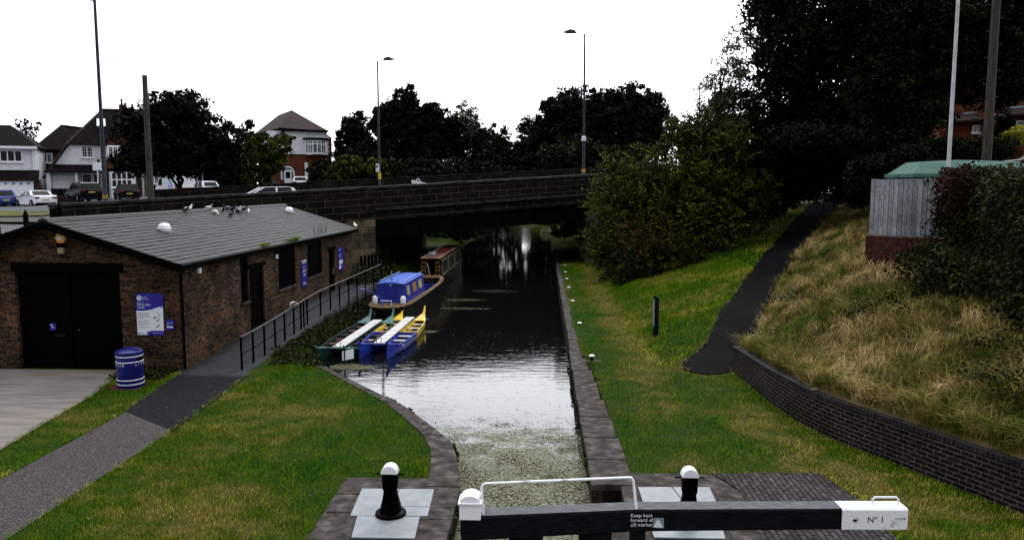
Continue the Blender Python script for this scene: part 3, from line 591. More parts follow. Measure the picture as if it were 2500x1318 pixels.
# smooth
pa = np.array(pts); 
for _ in range(6): pa[1:-1] = (pa[:-2]+2*pa[1:-1]+pa[2:])/4
def wallmesh(th, z0_, z1f, off=0):
    mb = MB(); mb.uv = []; n = len(pa); tg = np.gradient(pa, axis=0); tg /= np.linalg.norm(tg, axis=1)[:, None]; nr = np.stack([-tg[:, 1], tg[:, 0]], 1)  # towards +x (bank)
    if nr[0][0] < 0: nr = -nr
    A = pa-nr*off; B = pa+nr*th; d = np.concatenate([[0], np.cumsum(np.linalg.norm(np.diff(pa, axis=0), axis=1))])
    def quad(p, u): mb.add(p, [(0, 1, 2, 3)]); mb.uv += u
    for i in range(n-1):
        za, zb = z1f(d[i]), z1f(d[i+1]); z0 = z0_ if z0_ is not None else za-.085
        quad([(*A[i], z0), (*A[i+1], z0), (*A[i+1], zb), (*A[i], za)], [(d[i], z0), (d[i+1], z0), (d[i+1], zb), (d[i], za)])
        quad([(*B[i], z0), (*B[i], za), (*B[i+1], zb), (*B[i+1], z0)], [(d[i], z0), (d[i], za), (d[i+1], zb), (d[i+1], z0)])
        quad([(*A[i], za), (*A[i+1], zb), (*B[i+1], zb), (*B[i], za)], [(d[i], 0), (d[i+1], 0), (d[i+1], .2), (d[i], .2)])
    for k, fl in ((0, 1), (n-1, -1)):
        z = z1f(d[k]); z0 = z0_ if z0_ is not None else z-.085; quad([(*A[k], z0), (*A[k], z), (*B[k], z), (*B[k], z0)], [(0, z0), (0, z), (th+off, z), (th+off, z0)])
    return mb
ztop = lambda d: .60+.12*min(1, d/4)
obj('brick_face', wallmesh(.22, -.15, lambda d: ztop(d)-.085), 'bluebrick', t, world=True)
M['soldier'] = brick('soldier_coping_brick', (.016, .014, .018), (.008, .008, .010), (.034, .028, .026), bw=.078, bh=.5, uv=True, ms=.012, dirt=.4, offset=0, rough=.5)
obj('coping', wallmesh(.235, None, ztop, .012), 'soldier', t, world=True)
mb = MB(); mb.hexa([(5.0, 14.4, .735), (5.16, 14.36, .735), (5.2, 14.5, .735), (5.06, 14.54, .735), (5.02, 14.42, .76), (5.14, 14.38, .77), (5.17, 14.47, .765), (5.08, 14.5, .76)]); tag(obj('stone_fragment', mb, 'kerb', bevel=.01), 'pale broken stone lying on top of the curved brick wall', 'stone')
# ================================================================== BRIDGE
t = thing('stone_bridge', 'dark stone road bridge with a sloping parapet spanning the canal', 'bridge', (AX, AY, 0))
t.rotation_euler = (0, 0, math.atan2(U[1], U[0]))       # local x along the face, local y behind it
SL = .0530
def sp_(mb, s0, s1, y0, y1, a0, a1):      # sloping bar: z relative to the parapet top at s=0 (4.54)
    z = lambda s, a: 4.54+SL*s+a
    mb.hexa([(s0, y0, z(s0, a0)), (s1, y0, z(s1, a0)), (s1, y1, z(s1, a0)), (s0, y1, z(s0, a0)), (s0, y0, z(s0, a1)), (s1, y0, z(s1, a1)), (s1, y1, z(s1, a1)), (s0, y1, z(s0, a1))]); return mb
def mat_slope(m):  # courses that follow the slope
    n = m.node_tree.nodes; l = m.node_tree.links; k = [q for q in n if q.type == 'TEX_BRICK'][0]; src = k.inputs[0].links[0].from_node
    s = n.new('ShaderNodeSeparateXYZ'); tcn = [q for q in n if q.type == 'TEX_COORD'][0]; l.new(tcn.outputs['Object'], s.inputs[0])
    a = n.new('ShaderNodeMath'); a.operation = 'MULTIPLY_ADD'; a.inputs[1].default_value = -SL; l.new(s.outputs[0], a.inputs[0]); l.new(s.outputs[2], a.inputs[2])
    c = n.new('ShaderNodeCombineXYZ'); l.new(s.outputs[0], c.inputs[0]); l.new(a.outputs[0], c.inputs[1]); l.new(c.outputs[0], k.inputs[0])
M['parastone'] = brick('parapet_stone', (.010, .0085, .0065), (.004, .0035, .003), (.040, .034, .026), bw=.85, bh=.33, ms=.022, dirt=.6, bump=.8); mat_slope(M['parastone'])
def shear(mb, k=.628):
    mb.v = [(x+max(y, 0)*k, y, z) for x, y, z in mb.v]; return mb
LS = -14.1; RS = 20
obj('parapet', sp_(sp_(MB(), 0, RS, 0, .45, -1.10, -.13), LS, 0, -.05, .45, -1.6, -.13), 'parastone', t)
mb = MB(); s = LS-.05; r = random.Random(5)
while s < RS: L = r.uniform(1.0, 1.7); sp_(mb, s, min(s+L-.012, RS), -.12 if s+L < 0 else -.06, .5, -.129, r.uniform(-.012, .012)); s += L
obj('coping', mb, 'ledgestone', t, bevel=.02)
mb = MB(); s = 0
while s < 16: L = r.uniform(1.4, 2.2); sp_(mb, s, s+L-.01, -.16, .4, -1.235, -1.10+r.uniform(-.006, .006)); s += L
obj('string_course', mb, 'ledgestone', t, bevel=.02)
obj('spandrel', sp_(MB(), 0, 16, -.03, .4, -1.72, -1.237), 'parastone', t)
M['girder'] = mat('girder_steel', (.0022, .0022, .0026), .8, (.001, .001, .001), 3, .2, 30)
obj('girder', sp_(sp_(MB(), .02, 14.2, .12, .42, -2.58, -1.722), .02, 14.2, .05, .5, -2.62, -2.58), 'girder', t)
mb = MB()
for k in range(14): sp_(mb, .5+k, .53+k, .06, .12, -2.579, -1.724)
obj('girder_stiffener', mb, 'girder', t)
obj('deck', shear(sp_(MB(), -12, 18, .46, 14.6, -1.45, -1.12)), 'girder', t)
mb = MB()
for k in range(6): sp_(mb, -.2, 14.4, 2+k*2.1, 2.3+k*2.1, -2.5, -1.46)
obj('cross_girder', shear(mb), 'girder', t)
# abutments and wing walls
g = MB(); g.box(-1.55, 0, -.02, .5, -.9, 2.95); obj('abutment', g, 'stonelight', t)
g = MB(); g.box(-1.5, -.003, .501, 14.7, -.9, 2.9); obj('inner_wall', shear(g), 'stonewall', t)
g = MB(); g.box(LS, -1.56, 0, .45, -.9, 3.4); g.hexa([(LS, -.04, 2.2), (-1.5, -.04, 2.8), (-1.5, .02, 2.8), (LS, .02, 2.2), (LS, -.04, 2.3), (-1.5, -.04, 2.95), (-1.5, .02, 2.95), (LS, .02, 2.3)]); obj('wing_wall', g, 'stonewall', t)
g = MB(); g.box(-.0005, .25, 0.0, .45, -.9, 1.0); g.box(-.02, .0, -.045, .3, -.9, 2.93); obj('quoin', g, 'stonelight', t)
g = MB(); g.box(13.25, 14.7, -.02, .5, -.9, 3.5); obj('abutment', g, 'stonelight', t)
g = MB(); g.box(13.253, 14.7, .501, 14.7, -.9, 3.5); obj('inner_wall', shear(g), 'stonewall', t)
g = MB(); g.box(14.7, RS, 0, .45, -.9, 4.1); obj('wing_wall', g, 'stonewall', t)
obj('far_parapet', sp_(sp_(MB(), -9, RS+4, 14.6, 15.0, -2.4, .16), -9.1, RS+4, 14.5, 15.1, .161, .27), 'parastone', t)
obj('far_girder', shear(sp_(MB(), -.2, 14.4, 14.2, 14.58, -2.3, -1.46)), 'girder', t)
# a weathered bar of lighter lichen on far parapet top is in the material

# ================================================================== BRICK STORE BUILDING
BA = -math.atan(.0274); ba = thing('brick_building', 'low brown brick canal store with a grey tiled roof, dark garage door and shuttered windows', 'building', (-8.85, 18.45, 0)); ba.rotation_euler = (0, 0, BA)
BL, BW, EZ, RZ = 15.55, 6.2, 2.72, 3.66        # length, width, eave, ridge ; local x<0 to the left
side = [(3.66, 4.2, 1.15, 2.64), (4.28, 5.40, -.2, 2.08), (6.66, 8.30, 1.14, 2.66), (9.56, 11.32, 1.2, 2.68), (12.15, 12.95, .2, 1.98)]  # y0,y1,z0,z1
cuts = [0]+[v for a in side for v in a[:2]]+[BL]
mb = MB(); th = .24; top = EZ+.0
for i in range(0, len(cuts), 2): mb.box(-th, 0, cuts[i], cuts[i+1], -.3, top)
for y0, y1, z0, z1 in side:
    if z0 > .5: mb.box(-th, 0, y0, y1, -.3, z0)
    mb.box(-th, 0, y0, y1, z1, top)
# front gable with garage opening x -4.14..-1.48 , z..2.68
gx0, gx1, gz = -4.16, -1.47, 2.50
mb.box(-BW, gx0, 0, th, -.3, top); mb.box(gx1, -th, 0, th, -.3, top)
mb.prism([(-BW, top), (gx0, top), (gx0, gz), (gx1, gz), (gx1, top), (0, top), (-BW/2, RZ-.02)], 0, th)
mb.box(-BW, -th, BL-th, BL, -.3, top); mb.prism([(-BW, top), (0, top), (-BW/2, RZ-.02)], BL-th, BL)
mb.box(-BW, -BW+th, th, BL-th, -.3, top)
obj('wall', mb, 'wallbrick', ba)
# roof with stepped courses
def roofside(sgn):
    mb = MB(); n = 17; e = .22; xe = (e if sgn > 0 else -BW-e); xr = -BW/2; ze = EZ-.05; zr = RZ+.04
    for k in range(n):
        a, b = k/n, (k+1)/n; x0, x1 = xe+(xr-xe)*a, xe+(xr-xe)*b; z0, z1 = ze+(zr-ze)*a, ze+(zr-ze)*b; y = -.33
        while y < BL+.25:
            L = .34; y1 = min(y+L-.006, BL+.3); j = random.uniform(0, .006)
            mb.hexa([(x0, y, z0-.0), (x1, y, z1-.025), (x1, y1, z1-.025), (x0, y1, z0-.0), (x0, y, z0+.017+j*1.6), (x1, y, z1+.003+j), (x1, y1, z1+.003+j), (x0, y1, z0+.017+j*1.6)])
            y += L
    return mb
obj('roof', roofside(1), 'slate', ba, recalc=False); obj('roof', roofside(-1), 'slate', ba, recalc=False)
mb = MB(); y = -.34
while y < BL+.25: mb.prism([(-BW/2-.15, RZ+.0), (-BW/2-.10, RZ+.075), (-BW/2, RZ+.105), (-BW/2+.10, RZ+.075), (-BW/2+.15, RZ+.0)], y, min(y+.39, BL+.32)); y += .40
obj('ridge_tiles', mb, 'slate', ba)
for yy in (-.36, BL+.28):
    for s_ in (1, -1):
        mb = MB()
        xe = .2 if s_ > 0 else -BW-.2
        mb.hexa([(xe, yy, EZ-.22), (-BW/2, yy, RZ-.16), (-BW/2, yy+.06, RZ-.16), (xe, yy+.06, EZ-.22), (xe, yy, EZ-.04), (-BW/2, yy, RZ+.03), (-BW/2, yy+.06, RZ+.03), (xe, yy+.06, EZ-.04)])
        obj('bargeboard', mb, 'black', ba)
mb = MB(); mb.hexa([(.01, -.3, EZ-.2), (.2, -.3, EZ-.2), (.2, BL+.25, EZ-.2), (.01, BL+.25, EZ-.2), (.01, -.3, EZ-.03), (.19, -.3, EZ-.06), (.19, BL+.25, EZ-.06), (.01, BL+.25, EZ-.03)])
mb.tube((.22, -.3, EZ-.09), (.22, BL+.25, EZ-.09), .055, n=10); obj('gutter', mb, 'black', ba)
mb = MB(); mb.path([(.2, .08, EZ-.12), (.1, .08, EZ-.22), (.05, .06, EZ-.35), (.05, .06, .05)], .035); obj('downpipe', mb, 'black', ba, smooth=True)
# garage door
g = MB(); g.box(gx0-.06, gx1+.1, -.03, .02, gz-.06, gz+.16); obj('lintel', g, 'black', ba, bevel=.01)
gd = MB(); x = gx0+.02; w_ = (gx1-gx0-.04)/16
for k in range(16): gd.box(x+.003, x+w_-.003, .10, .14, .03, gz-.07); x += w_
gd = obj('garage_door', gd, 'black', ba)
g = MB(); g.box(gx0+.02, gx1-.02, .075, .098, 1.18, 1.30); g.box(-2.845, -2.805, .07, .098, .05, gz-.1); obj('door_rail', g, 'black', gd)
g = MB(); g.box(-3.25, -2.98, .06, .09, .80, .88); obj('letter_plate', g, 'timberblk', gd); g = MB(); g.ball((-2.62, .06, .98), .025, .02, .025); obj('latch', g, 'polegrey', gd)
dm = 'black'
for i, (y0, y1, z0, z1) in enumerate(side):
    g = MB(); isd = z0 < .5
    n = max(3, int((y1-y0)/.13)); ww = (y1-y0-.02)/n
    for k in range(n): g.box(-.11, -.075, y0+.01+k*ww+.002, y0+.01+(k+1)*ww-.002, (z0 if not isd else .1), z1-.02)
    o = obj('door' if isd else 'shutter', g, dm, ba)
    f = MB()
    for a in ((y0, y0+.05), (y1-.05, y1)): f.box(-.13, -.05, a[0], a[1], z0+.05 if not isd else .1, z1-.001)
    f.box(-.13, -.05, y0+.05, y1-.05, z1-.07, z1-.001); obj('frame', f, 'darkwood', o)
    if not isd:
        f = MB(); f.box(-.12, .05, y0-.05, y1+.05, z0-.07, z0); obj('sill', f, 'copestone', o)
    else:
        f = MB(); f.box(-.12, .025, y0-.12, y1+.12, z1, z1+.13); obj('lintel', f, 'black', o)
    if i == 4:
        f = MB(); f.path([(-.07, y1-.12, 1.0), (-.02, y1-.12, 1.0), (-.02, y1-.12, 1.22), (-.07, y1-.12, 1.22)], .014); obj('handle', f, 'steel', o)
# roof ventilators
for yy, xf in ((2.75, .56), (14.05, .72)):
    x = -BW/2*xf; z = EZ+(RZ-EZ)*xf+.02; f = MB(); f.box(x-.17, x+.22, yy-.18, yy+.18, z-.09, z+.02); v_ = obj('roof_vent', f, 'steel', ba)
    f = MB(); f.lathe([(.13, 0), (.15, .02), (.17, .09), (.185, .10), (.185, .125), (.16, .13), (.165, .15), (.15, .2), (.11, .245), (.05, .265), (0.005, .27)], (x, yy, z-.02)); obj('vent_cowl', f, 'white', v_, smooth=True)
# alarm box and lamps
f = MB(); f.prism([(-2.86+.14*cos(pi/3*k), 3.27+.14*sin(pi/3*k)) for k in range(6)], -.10, 0); al = obj('alarm_box', f, 'alarm', ba, bevel=.01)
f = MB(); f.box(-2.93, -2.80, -.115, -.101, 3.23, 3.31); obj('alarm_label', f, 'signwhite', al)
def lamp(px, py, z, front):
    f = MB()
    if front: f.box(px-.09, px+.09, -.10, 0, z+.06, z+.16)
    else: f.box(0, .1, py-.09, py+.09, z+.04, z+.14)
    o = obj('wall_lamp', f, 'black', ba); f = MB()
    if front: f.box(px-.075, px+.075, -.09, -.01, z-.09, z+.058)
    else: f.box(.01, .085, py-.06, py+.06, z-.11, z+.038)
    obj('lamp_glass', f, 'cream' if front else 'signwhite', o, bevel=.01)
lamp(-2.88, 0, 2.98, True); lamp(0, 1.02, 2.42, False); lamp(0, 6.42, 2.30, False)
# moss and weeds on the gutter
rr = np.random.default_rng(4); pts = []
for yc, n, w_ in ((5.1, 160, .16), (7.6, 300, .28), (7.95, 100, .1)): pts.append(np.stack([.17+rr.normal(0, .05, n), yc+rr.normal(0, w_, n), EZ-.0+np.abs(rr.normal(0, .035, n))], 1))
o = leaves('moss', np.concatenate(pts), .05, 'l_gold', None, 5); o.data.materials[0] = M['l_bush2'] if 'l_bush2' in M else leafmat('gutter_moss', (.05, .08, .008), (.17, .24, .03)); o.parent = ba; o['kind'] = 'stuff'
mb = MB()
for yc in (10.2, 10.6, 11.0, 11.5):
    for k in range(3): mb.path([(.12, yc, EZ), (.1+random.uniform(-.05, .05), yc+random.uniform(-.1, .1), EZ+.2), (.1+random.uniform(-.1, .1), yc+random.uniform(-.2, .2), EZ+random.uniform(.3, .5))], [.008, .006, .002], 4)
obj('weed_stems', mb, 'woodpole', ba)
# ---------------- signs (flat boards on the wall, local to the building)
def sign(label, loc, rz, w, h, m='signblue', name='sign'):
    t = thing(name, label, 'sign', loc, rz); f = MB(); f.box(0, w, -.015, 0, 0, h); obj('board', f, m, t); return t
def wpt(lx, ly, z):    # building local to world
    return (-8.85+lx*cos(BA)-ly*sin(BA), 18.45+lx*sin(BA)+ly*cos(BA), z)
RX = (pi/2, 0, 0)
W_, H_ = .68, 1.02
s = sign('large white and blue welcome board reading Perry Barr Locks beside the garage door', wpt(-1.07, -.012, .90), BA, W_, H_)
f = MB(); pl = [(0, .0)]
wave = [(0, .60), (.15, .598), (.28, .608), (.38, .63), (.48, .665), (.56, .69), (.62, .70), (.68, .70)]
f.add([(x, -.019, z) for x, z in [(0.004, .0)]+[(.30, 0.0), (.22, .05), (.30, .095), (.36, .11), (.676, .115)]+[(x, -.019, z) for x, z in []]+[(.676, .70)]+wave[::-1][1:-1]+[(.004, .60)]] if False else [(x, -.019, z) for x, z in [(.004, .002), (.28, .002), (.215, .042), (.28, .085), (.37, .108), (.676, .112), (.676, .70)]+wave[::-1][1:-1]+[(.004, .60)]], [tuple(range(13+0))] if False else [tuple(range(7+len(wave)-2+1))])
obj('panel', f, 'signwhite', s)
f = MB(); f.add([(x, -.0195, z) for x, z in [(.54, .695), (.62, .678), (.676, .672), (.676, .705), (.62, .71)]], [(0, 1, 2, 3, 4)]); f.add([(x, -.0195, z) for x, z in [(.006, .02), (.1, .03), (.2, .035), (.13, .055), (.05, .06), (.006, .055)]], [(0, 1, 2, 3, 4, 5)]); obj('wave', f, 'signlite', s)
f = MB()
cx, cz = .085, .915
for k in range(24):
    a0, a1 = 2*pi*k/24, 2*pi*(k+1)/24; f.add([(cx+.030*cos(a0), -.018, cz+.030*sin(a0)), (cx+.060*cos(a0), -.018, cz+.060*sin(a0)), (cx+.060*cos(a1), -.018, cz+.060*sin(a1)), (cx+.030*cos(a1), -.018, cz+.030*sin(a1))], [(0, 1, 2, 3)])
f.add([(cx-.05, -.0185, cz-.008), (cx, -.0185, cz+.008), (cx+.05, -.0185, cz-.008), (cx, -.0185, cz-.014)], [(0, 1, 2, 3)])
obj('emblem', f, 'signwhite', s)
text('lettering', 'Canal &\nRiver Trust', .037, 'signwhite', s, (.16, -.017, .925), RX, 0)
text('lettering', 'Making life better by water', .016, 'signwhite', s, (.16, -.017, .865), RX, 0)
text('lettering', 'Welcome to', .032, 'signwhite', s, (.03, -.017, .795), RX, 0)
text('lettering', 'Perry Barr\nLocks', .080, 'signwhite', s, (.03, -.017, .725), RX, .0006, .85)
f = MB(); rz_ = random.Random(9)
for k, z in enumerate([.545, .517, .489, .461, .433, .405, .355, .327, .299, .271, .243, .195, .167]):
    x = .035
    while x < .30-(.1 if k in (5, 10, 12) else 0): L = rz_.uniform(.02, .05); f.add([(x, -.0192, z), (x+L, -.0192, z), (x+L, -.0192, z+.011), (x, -.0192, z+.011)], [(0, 1, 2, 3)]); x += L+.008
obj('small_print', f, 'signdark', s)
f = MB()
for poly in ([(.42, .40), (.45, .39), (.50, .43), (.51, .46), (.46, .47), (.43, .44)], [(.50, .33), (.54, .32), (.57, .36), (.57, .52), (.555, .52), (.55, .39), (.51, .37)], [(.46, .17), (.57, .21), (.57, .25), (.54, .28), (.51, .23), (.46, .20)], [(.50, .54), (.54, .55), (.54, .565), (.51, .56)], [(.56, .50), (.60, .53), (.60, .54), (.555, .52)], [(.43, .30), (.46, .31), (.46, .325), (.43, .315)]): f.add([(x, -.0193, z) for x, z in poly], [tuple(range(len(poly)))])
obj('map', f, 'signgrey', s)
text('lettering', 'canalrivertrust.org.uk', .028, 'signwhite', s, (.39, -.0175, .045), RX, 0)
s = sign('small blue take extra care notice right of the welcome board', wpt(-.33, -.012, 1.03), BA, .18, .25)
text('lettering', 'Take extra\ncare', .036, 'signwhite', s, (.012, -.017, .165), RX, 0, .9)
f = MB()
for k in range(3): f.box(.012+k*.054, .058+k*.054, -.019, -.016, .055, .095)
obj('pictogram', f, 'signwhite', s)
s = sign('tiny blue notice fixed to the dark garage door', wpt(-3.38, .098, .97), BA, .15, .17)
f = MB()
for k in range(16):
    a0, a1 = 2*pi*k/16, 2*pi*(k+1)/16; f.add([(.045+.012*cos(a0), -.018, .125+.012*sin(a0)), (.045+.025*cos(a0), -.018, .125+.025*sin(a0)), (.045+.025*cos(a1), -.018, .125+.025*sin(a1)), (.045+.012*cos(a1), -.018, .125+.012*sin(a1))], [(0, 1, 2, 3)])
f.box(.04, .11, -.018, -.016, .07, .08); f.box(.04, .10, -.018, -.016, .05, .057); obj('emblem', f, 'signwhite', s)
SR = BA+pi/2
s = sign('tall framed blue notice between the two large window shutters', wpt(.012, 8.86, .95), SR, .50, .90)
f = MB(); f.box(.03, .47, -.02, -.016, .82, .88); f.box(.08, .42, -.02, -.016, .52, .60); f.box(.16, .36, -.02, -.016, .35, .47); f.box(.08, .42, -.02, -.016, .06, .14); obj('panel', f, 'signgrey', s)
f = MB(); f.box(-.01, .51, -.03, 0, .90, .93); obj('frame', f, 'signwhite', s)
text('lettering', 'Canal safety', .06, 'signwhite', s, (.08, -.018, .68), RX, 0)
s = sign('blue notice with white pictograms beside the furthest door', wpt(.012, 13.4, 1.05), SR, .68, .95)
f = MB()
for k in range(16):
    a0, a1 = 2*pi*k/16, 2*pi*(k+1)/16; f.add([(.16+.03*cos(a0), -.018, .85+.03*sin(a0)), (.16+.06*cos(a0), -.018, .85+.06*sin(a0)), (.16+.06*cos(a1), -.018, .85+.06*sin(a1)), (.16+.03*cos(a1), -.018, .85+.03*sin(a1))], [(0, 1, 2, 3)])
f.box(.10, .34, -.019, -.016, .26, .42); f.box(.37, .60, -.019, -.016, .26, .42); f.box(.10, .34, -.019, -.016, .06, .22); obj('pictogram', f, 'signwhite', s)
text('lettering', 'Perry Barr\nLocks', .10, 'signwhite', s, (.08, -.018, .62), RX, 0, .9)

# ================================================================== LITTER BIN
t = thing('litter_bin', 'blue round litter bin with white bands beside the garage door', 'litter bin', (-9.33, 16.95, 0), radians(84))
f = MB(); f.lathe([(.27, 0), (.285, .03), (.285, .72), (.29, .74), (.29, .79), (.27, .80)], n=40); bd = obj('body', f, 'bluebin', t, smooth=True)
f = MB(); f.lathe([(.292, .795), (.295, .82), (.25, .85), (.15, .885), (.01, .90)], n=40); obj('lid', f, 'bluebin', t, smooth=True)
for z in (.72, .595, .19, .09):
    f = MB(); f.lathe([(.28, z), (.291, z), (.291, z+.022), (.28, z+.022)], n=40); obj('band', f, 'signlite2' if False else 'signwhite', bd, smooth=True)
f = MB(); n_ = 8
for k in range(n_):
    a0, a1 = -pi/2+radians(-24+48*k/n_), -pi/2+radians(-24+48*(k+1)/n_)
    f.hexa([(.25*cos(a0), .25*sin(a0), .63), (.288*cos(a0), .288*sin(a0), .63), (.288*cos(a1), .288*sin(a1), .63), (.25*cos(a1), .25*sin(a1), .63), (.25*cos(a0), .25*sin(a0), .705), (.288*cos(a0), .288*sin(a0), .705), (.288*cos(a1), .288*sin(a1), .705), (.25*cos(a1), .25*sin(a1), .705)])
obj('opening', f, 'black', t)
for rot in (0, -pi*2/3, pi*2/3):
    for k, ch in enumerate('LITTER'):
        a = -pi/2+rot+radians(-32+k*13); text('lettering', ch, .075, 'signwhite', bd, (.289*cos(a), .289*sin(a), .52), (pi/2, 0, a+pi/2), .001)
f = MB(); f.box(-9.75, -9.05, 16.6, 17.25, -.03, .012); o = obj('bin_base', f, 'redbrick'); tag(o, 'low red brick plinth under the blue litter bin', 'brick base')

# ================================================================== RAILING
t = thing('railing', 'dark metal handrail with two rails along the water side of the ramp', 'railing', (-7.3, 18.5, 0))
def rx(y): return -7.38+.022*(y-18.5)
def rzb(y): return float(ramp_z(y))
ys = [18.52, 19.25, 20.02, 20.8, 21.55, 22.33, 22.95, 23.22, 23.55, 24.9, 26.0, 27.1, 28.3, 29.5, 30.8, 32.2, 33.6]
for y in ys:
    f = MB(); f.box(rx(y)-.022, rx(y)+.022, y-.022, y+.022, -.15, rzb(y)+.83); obj('post', f, 'black', t, world=True)
f = MB(); f.path([(rx(y), y, rzb(y)+.85) for y in ys], .022); obj('handrail', f, 'polegrey', t, world=True, smooth=True)
f = MB(); f.path([(rx(y), y, rzb(y)+.42) for y in ys], .016); obj('mid_rail', f, 'black', t, world=True, smooth=True)

# ================================================================== LOCK FURNITURE
def gear(x, y, label):
    t = thing('paddle_gear', label, 'paddle gear', (x, y, .02), 0, 'lock paddle gears')
    f = MB(); n = 8; f.lathe([(.20, 0), (.215, .02), (.21, .05), (.165, .075)], n=20)
    lev = [(.05, .155, .15), (.14, .135, .13), (.26, .105, .10), (.36, .09, .085), (.40, .105, .095), (.60, .112, .10)]
    vs = []
    for z, a, b in lev:
        for k in range(12): an = 2*pi*k/12; c_, s_ = cos(an), sin(an); e = .55; vs.append((a*math.copysign(abs(c_)**e, c_), b*math.copysign(abs(s_)**e, s_), z))
    m_ = len(lev); f.add(vs, [(i*12+k, i*12+(k+1) % 12, (i+1)*12+(k+1) % 12, (i+1)*12+k) for i in range(m_-1) for k in range(12)]+[tuple((m_-1)*12+k for k in range(12))])
    obj('pedestal', f, 'black', t, smooth=True)
    f = MB(); f.box(-.012, .012, -.17, -.12, .06, .35); f.box(-.05, .05, -.13, -.10, .42, .56); f.tube((0, -.14, .5), (0, -.09, .5), .03); f.ball((.09, -.15, .06), .015, .015, .012); f.ball((-.09, -.15, .06), .015, .015, .012); obj('gear_case', f, 'black', t, bevel=.004)
    f = MB(); f.prism([(.115*cos(a), .60+.125*sin(a)) for a in [pi*k/14 for k in range(15)]], -.085, .085); cp = obj('cap', f, 'white', t, bevel=.012, smooth=True)
    f = MB(); f.tube((-.20, 0, .585), (.20, 0, .585), .011); obj('spindle', f, 'black', t)
gear(-2.07, 10.22, 'black lock paddle gear with a white cap on the left bank, standing on metal plates')
gear(2.00, 10.25, 'black lock paddle gear with a white cap standing behind the long balance beam')
def plate(lab, polys):
    t = thing('cover_plate', lab, 'metal plate', (polys[0][0][0], polys[0][0][1], 0), 0, 'grey metal cover plates')
    for p in polys: f = MB(); f.prismz(p, .012, .032); obj('plate', f, 'steel', t, world=True, bevel=.003)
plate('light grey metal cover plates under the left paddle gear', [[(-2.68, 11.12), (-1.60, 11.14), (-1.57, 10.505), (-2.38, 10.495), (-2.72, 10.17), (-2.60, 10.165)][:0] or [(-2.68, 11.12), (-2.12, 11.13), (-2.12, 10.16), (-2.62, 10.16)], [(-2.11, 11.13), (-1.60, 11.14), (-1.57, 10.50), (-2.11, 10.49)], [(-2.11, 10.48), (-1.57, 10.488), (-1.56, 10.19), (-2.11, 10.17)], [(-2.52, 10.15), (-1.66, 10.16), (-1.62, 9.5), (-2.44, 9.5)]])
plate('light grey metal cover plates under the right paddle gear beside the coping', [[(1.45, 11.34), (1.95, 11.36), (2.10, 10.3), (1.45, 10.3)], [(1.965, 11.36), (2.52, 11.38), (2.48, 10.3), (2.115, 10.3)], [(1.45, 10.28), (2.42, 10.28), (2.36, 9.65), (1.45, 9.65)]])
# balance beam
t = thing('balance_beam', 'long black lock balance beam with a white numbered end', 'balance beam', (-.87, 8.05, .95))
P0, P1, P2, P3 = (-.87, 8.06), (1.08, 8.335), (3.34, 8.45), (4.07, 8.475)
def beampiece(a, b, za, zb, ha, hb, wa=.235, wb=.235, cut=.0):
    f = MB(); d = np.array([b[0]-a[0], b[1]-a[1]]); d /= np.linalg.norm(d); n = np.array([-d[1], d[0]]); ch = .018
    A, B = np.array(a), np.array(b)
    def ring(p, z, h, w): q = [(0, -h), (0, -ch), (ch, 0), (w-ch, 0), (w, -ch), (w, -h)]; return [(p[0]+n[0]*u, p[1]+n[1]*u, z+v) for u, v in q]
    r0, r1 = ring(A, za, ha, wa), ring(B, zb, hb, wb); f.add(r0+r1, [(i, (i+1) % 6, 6+(i+1) % 6, 6+i) for i in range(6)]+[tuple(range(5, -1, -1)), tuple(range(6, 12))]); return f
f1 = beampiece(P0, P1, .955, .95, .27, .245); f2 = beampiece(P1, P2, .95, .95, .245, .235); f1.add(f2.v, f2.f)
bm_ = obj('beam', f1, 'timberblk', t, world=True)
f = MB()
for a, b in ((P0, P1), (P1, P2)):
    d = np.array([b[0]-a[0], b[1]-a[1]]); d /= np.linalg.norm(d); n = np.array([-d[1], d[0]]); A = np.array(a)+n*.012; B = np.array(b)+n*.012; A2 = A+n*.211; B2 = B+n*.211
    z0, z1 = (.9575 if a is P0 else .9525), .9525
    f.add([(*A, z0), (*B, z1), (*B2, z1), (*A2, z0)], [(0, 1, 2, 3)])
obj('worn_top', f, 'beamtop', bm_, world=True)
f = MB(); f.box(.6, 1.9, 8.31, 8.33, .9, .92); 
e = obj('painted_end', beampiece((P2[0]-.0, P2[1]), P3, .953, .953, .238, .238, .238, .238), 'white', t, world=True)
ang = math.atan2(P3[1]-P2[1], P3[0]-P2[0])
text('lettering', 'Nº 1', .10, 'black', e, (3.62+.87, 8.458-8.05, -.155), (pi/2, 0, ang), .0008)
f = MB(); f.box(3.93, 4.02, 8.462, 8.468, .842, .846); f.ball((4.03, 8.466, .845), .010, .004, .007); f.add([(3.46, 8.452, .83), (3.50, 8.4535, .835), (3.51, 8.454, .82), (3.49, 8.4535, .805), (3.465, 8.452, .81)], [(0, 1, 2, 3, 4)]); obj('scuff', f, 'black', e, world=True)
a2 = math.atan2(P2[1]-P1[1], P2[0]-P1[0])
text('lettering', 'Keep boat\nforward of\ncill marker', .058, 'signwhite', bm_, (.985+.87, 8.31-8.05, -.072), (pi/2, 0, a2), .0008, .92)
yb = lambda x: P1[1]+(x-P1[0])*(P2[1]-P1[1])/(P2[0]-P1[0]) if x > P1[0] else P0[1]+(x-P0[0])*(P1[1]-P0[1])/(P1[0]-P0[0])
f = MB(); f.add([(x, yb(x)-.004, z) for x, z in [(1.27, .745), (1.36, .742), (1.355, .86), (1.25, .862), (1.24, .80)]], [(0, 1, 2, 3, 4)]); nt = obj('marker_plate', f, 'signgrey', bm_, world=True)
f = MB(); f.add([(x, yb(x)-.006, z) for x, z in [(1.235, .755), (1.35, .752), (1.293, .85)]], [(0, 1, 2)]); obj('marker_triangle', f, 'signwhite', nt, world=True)
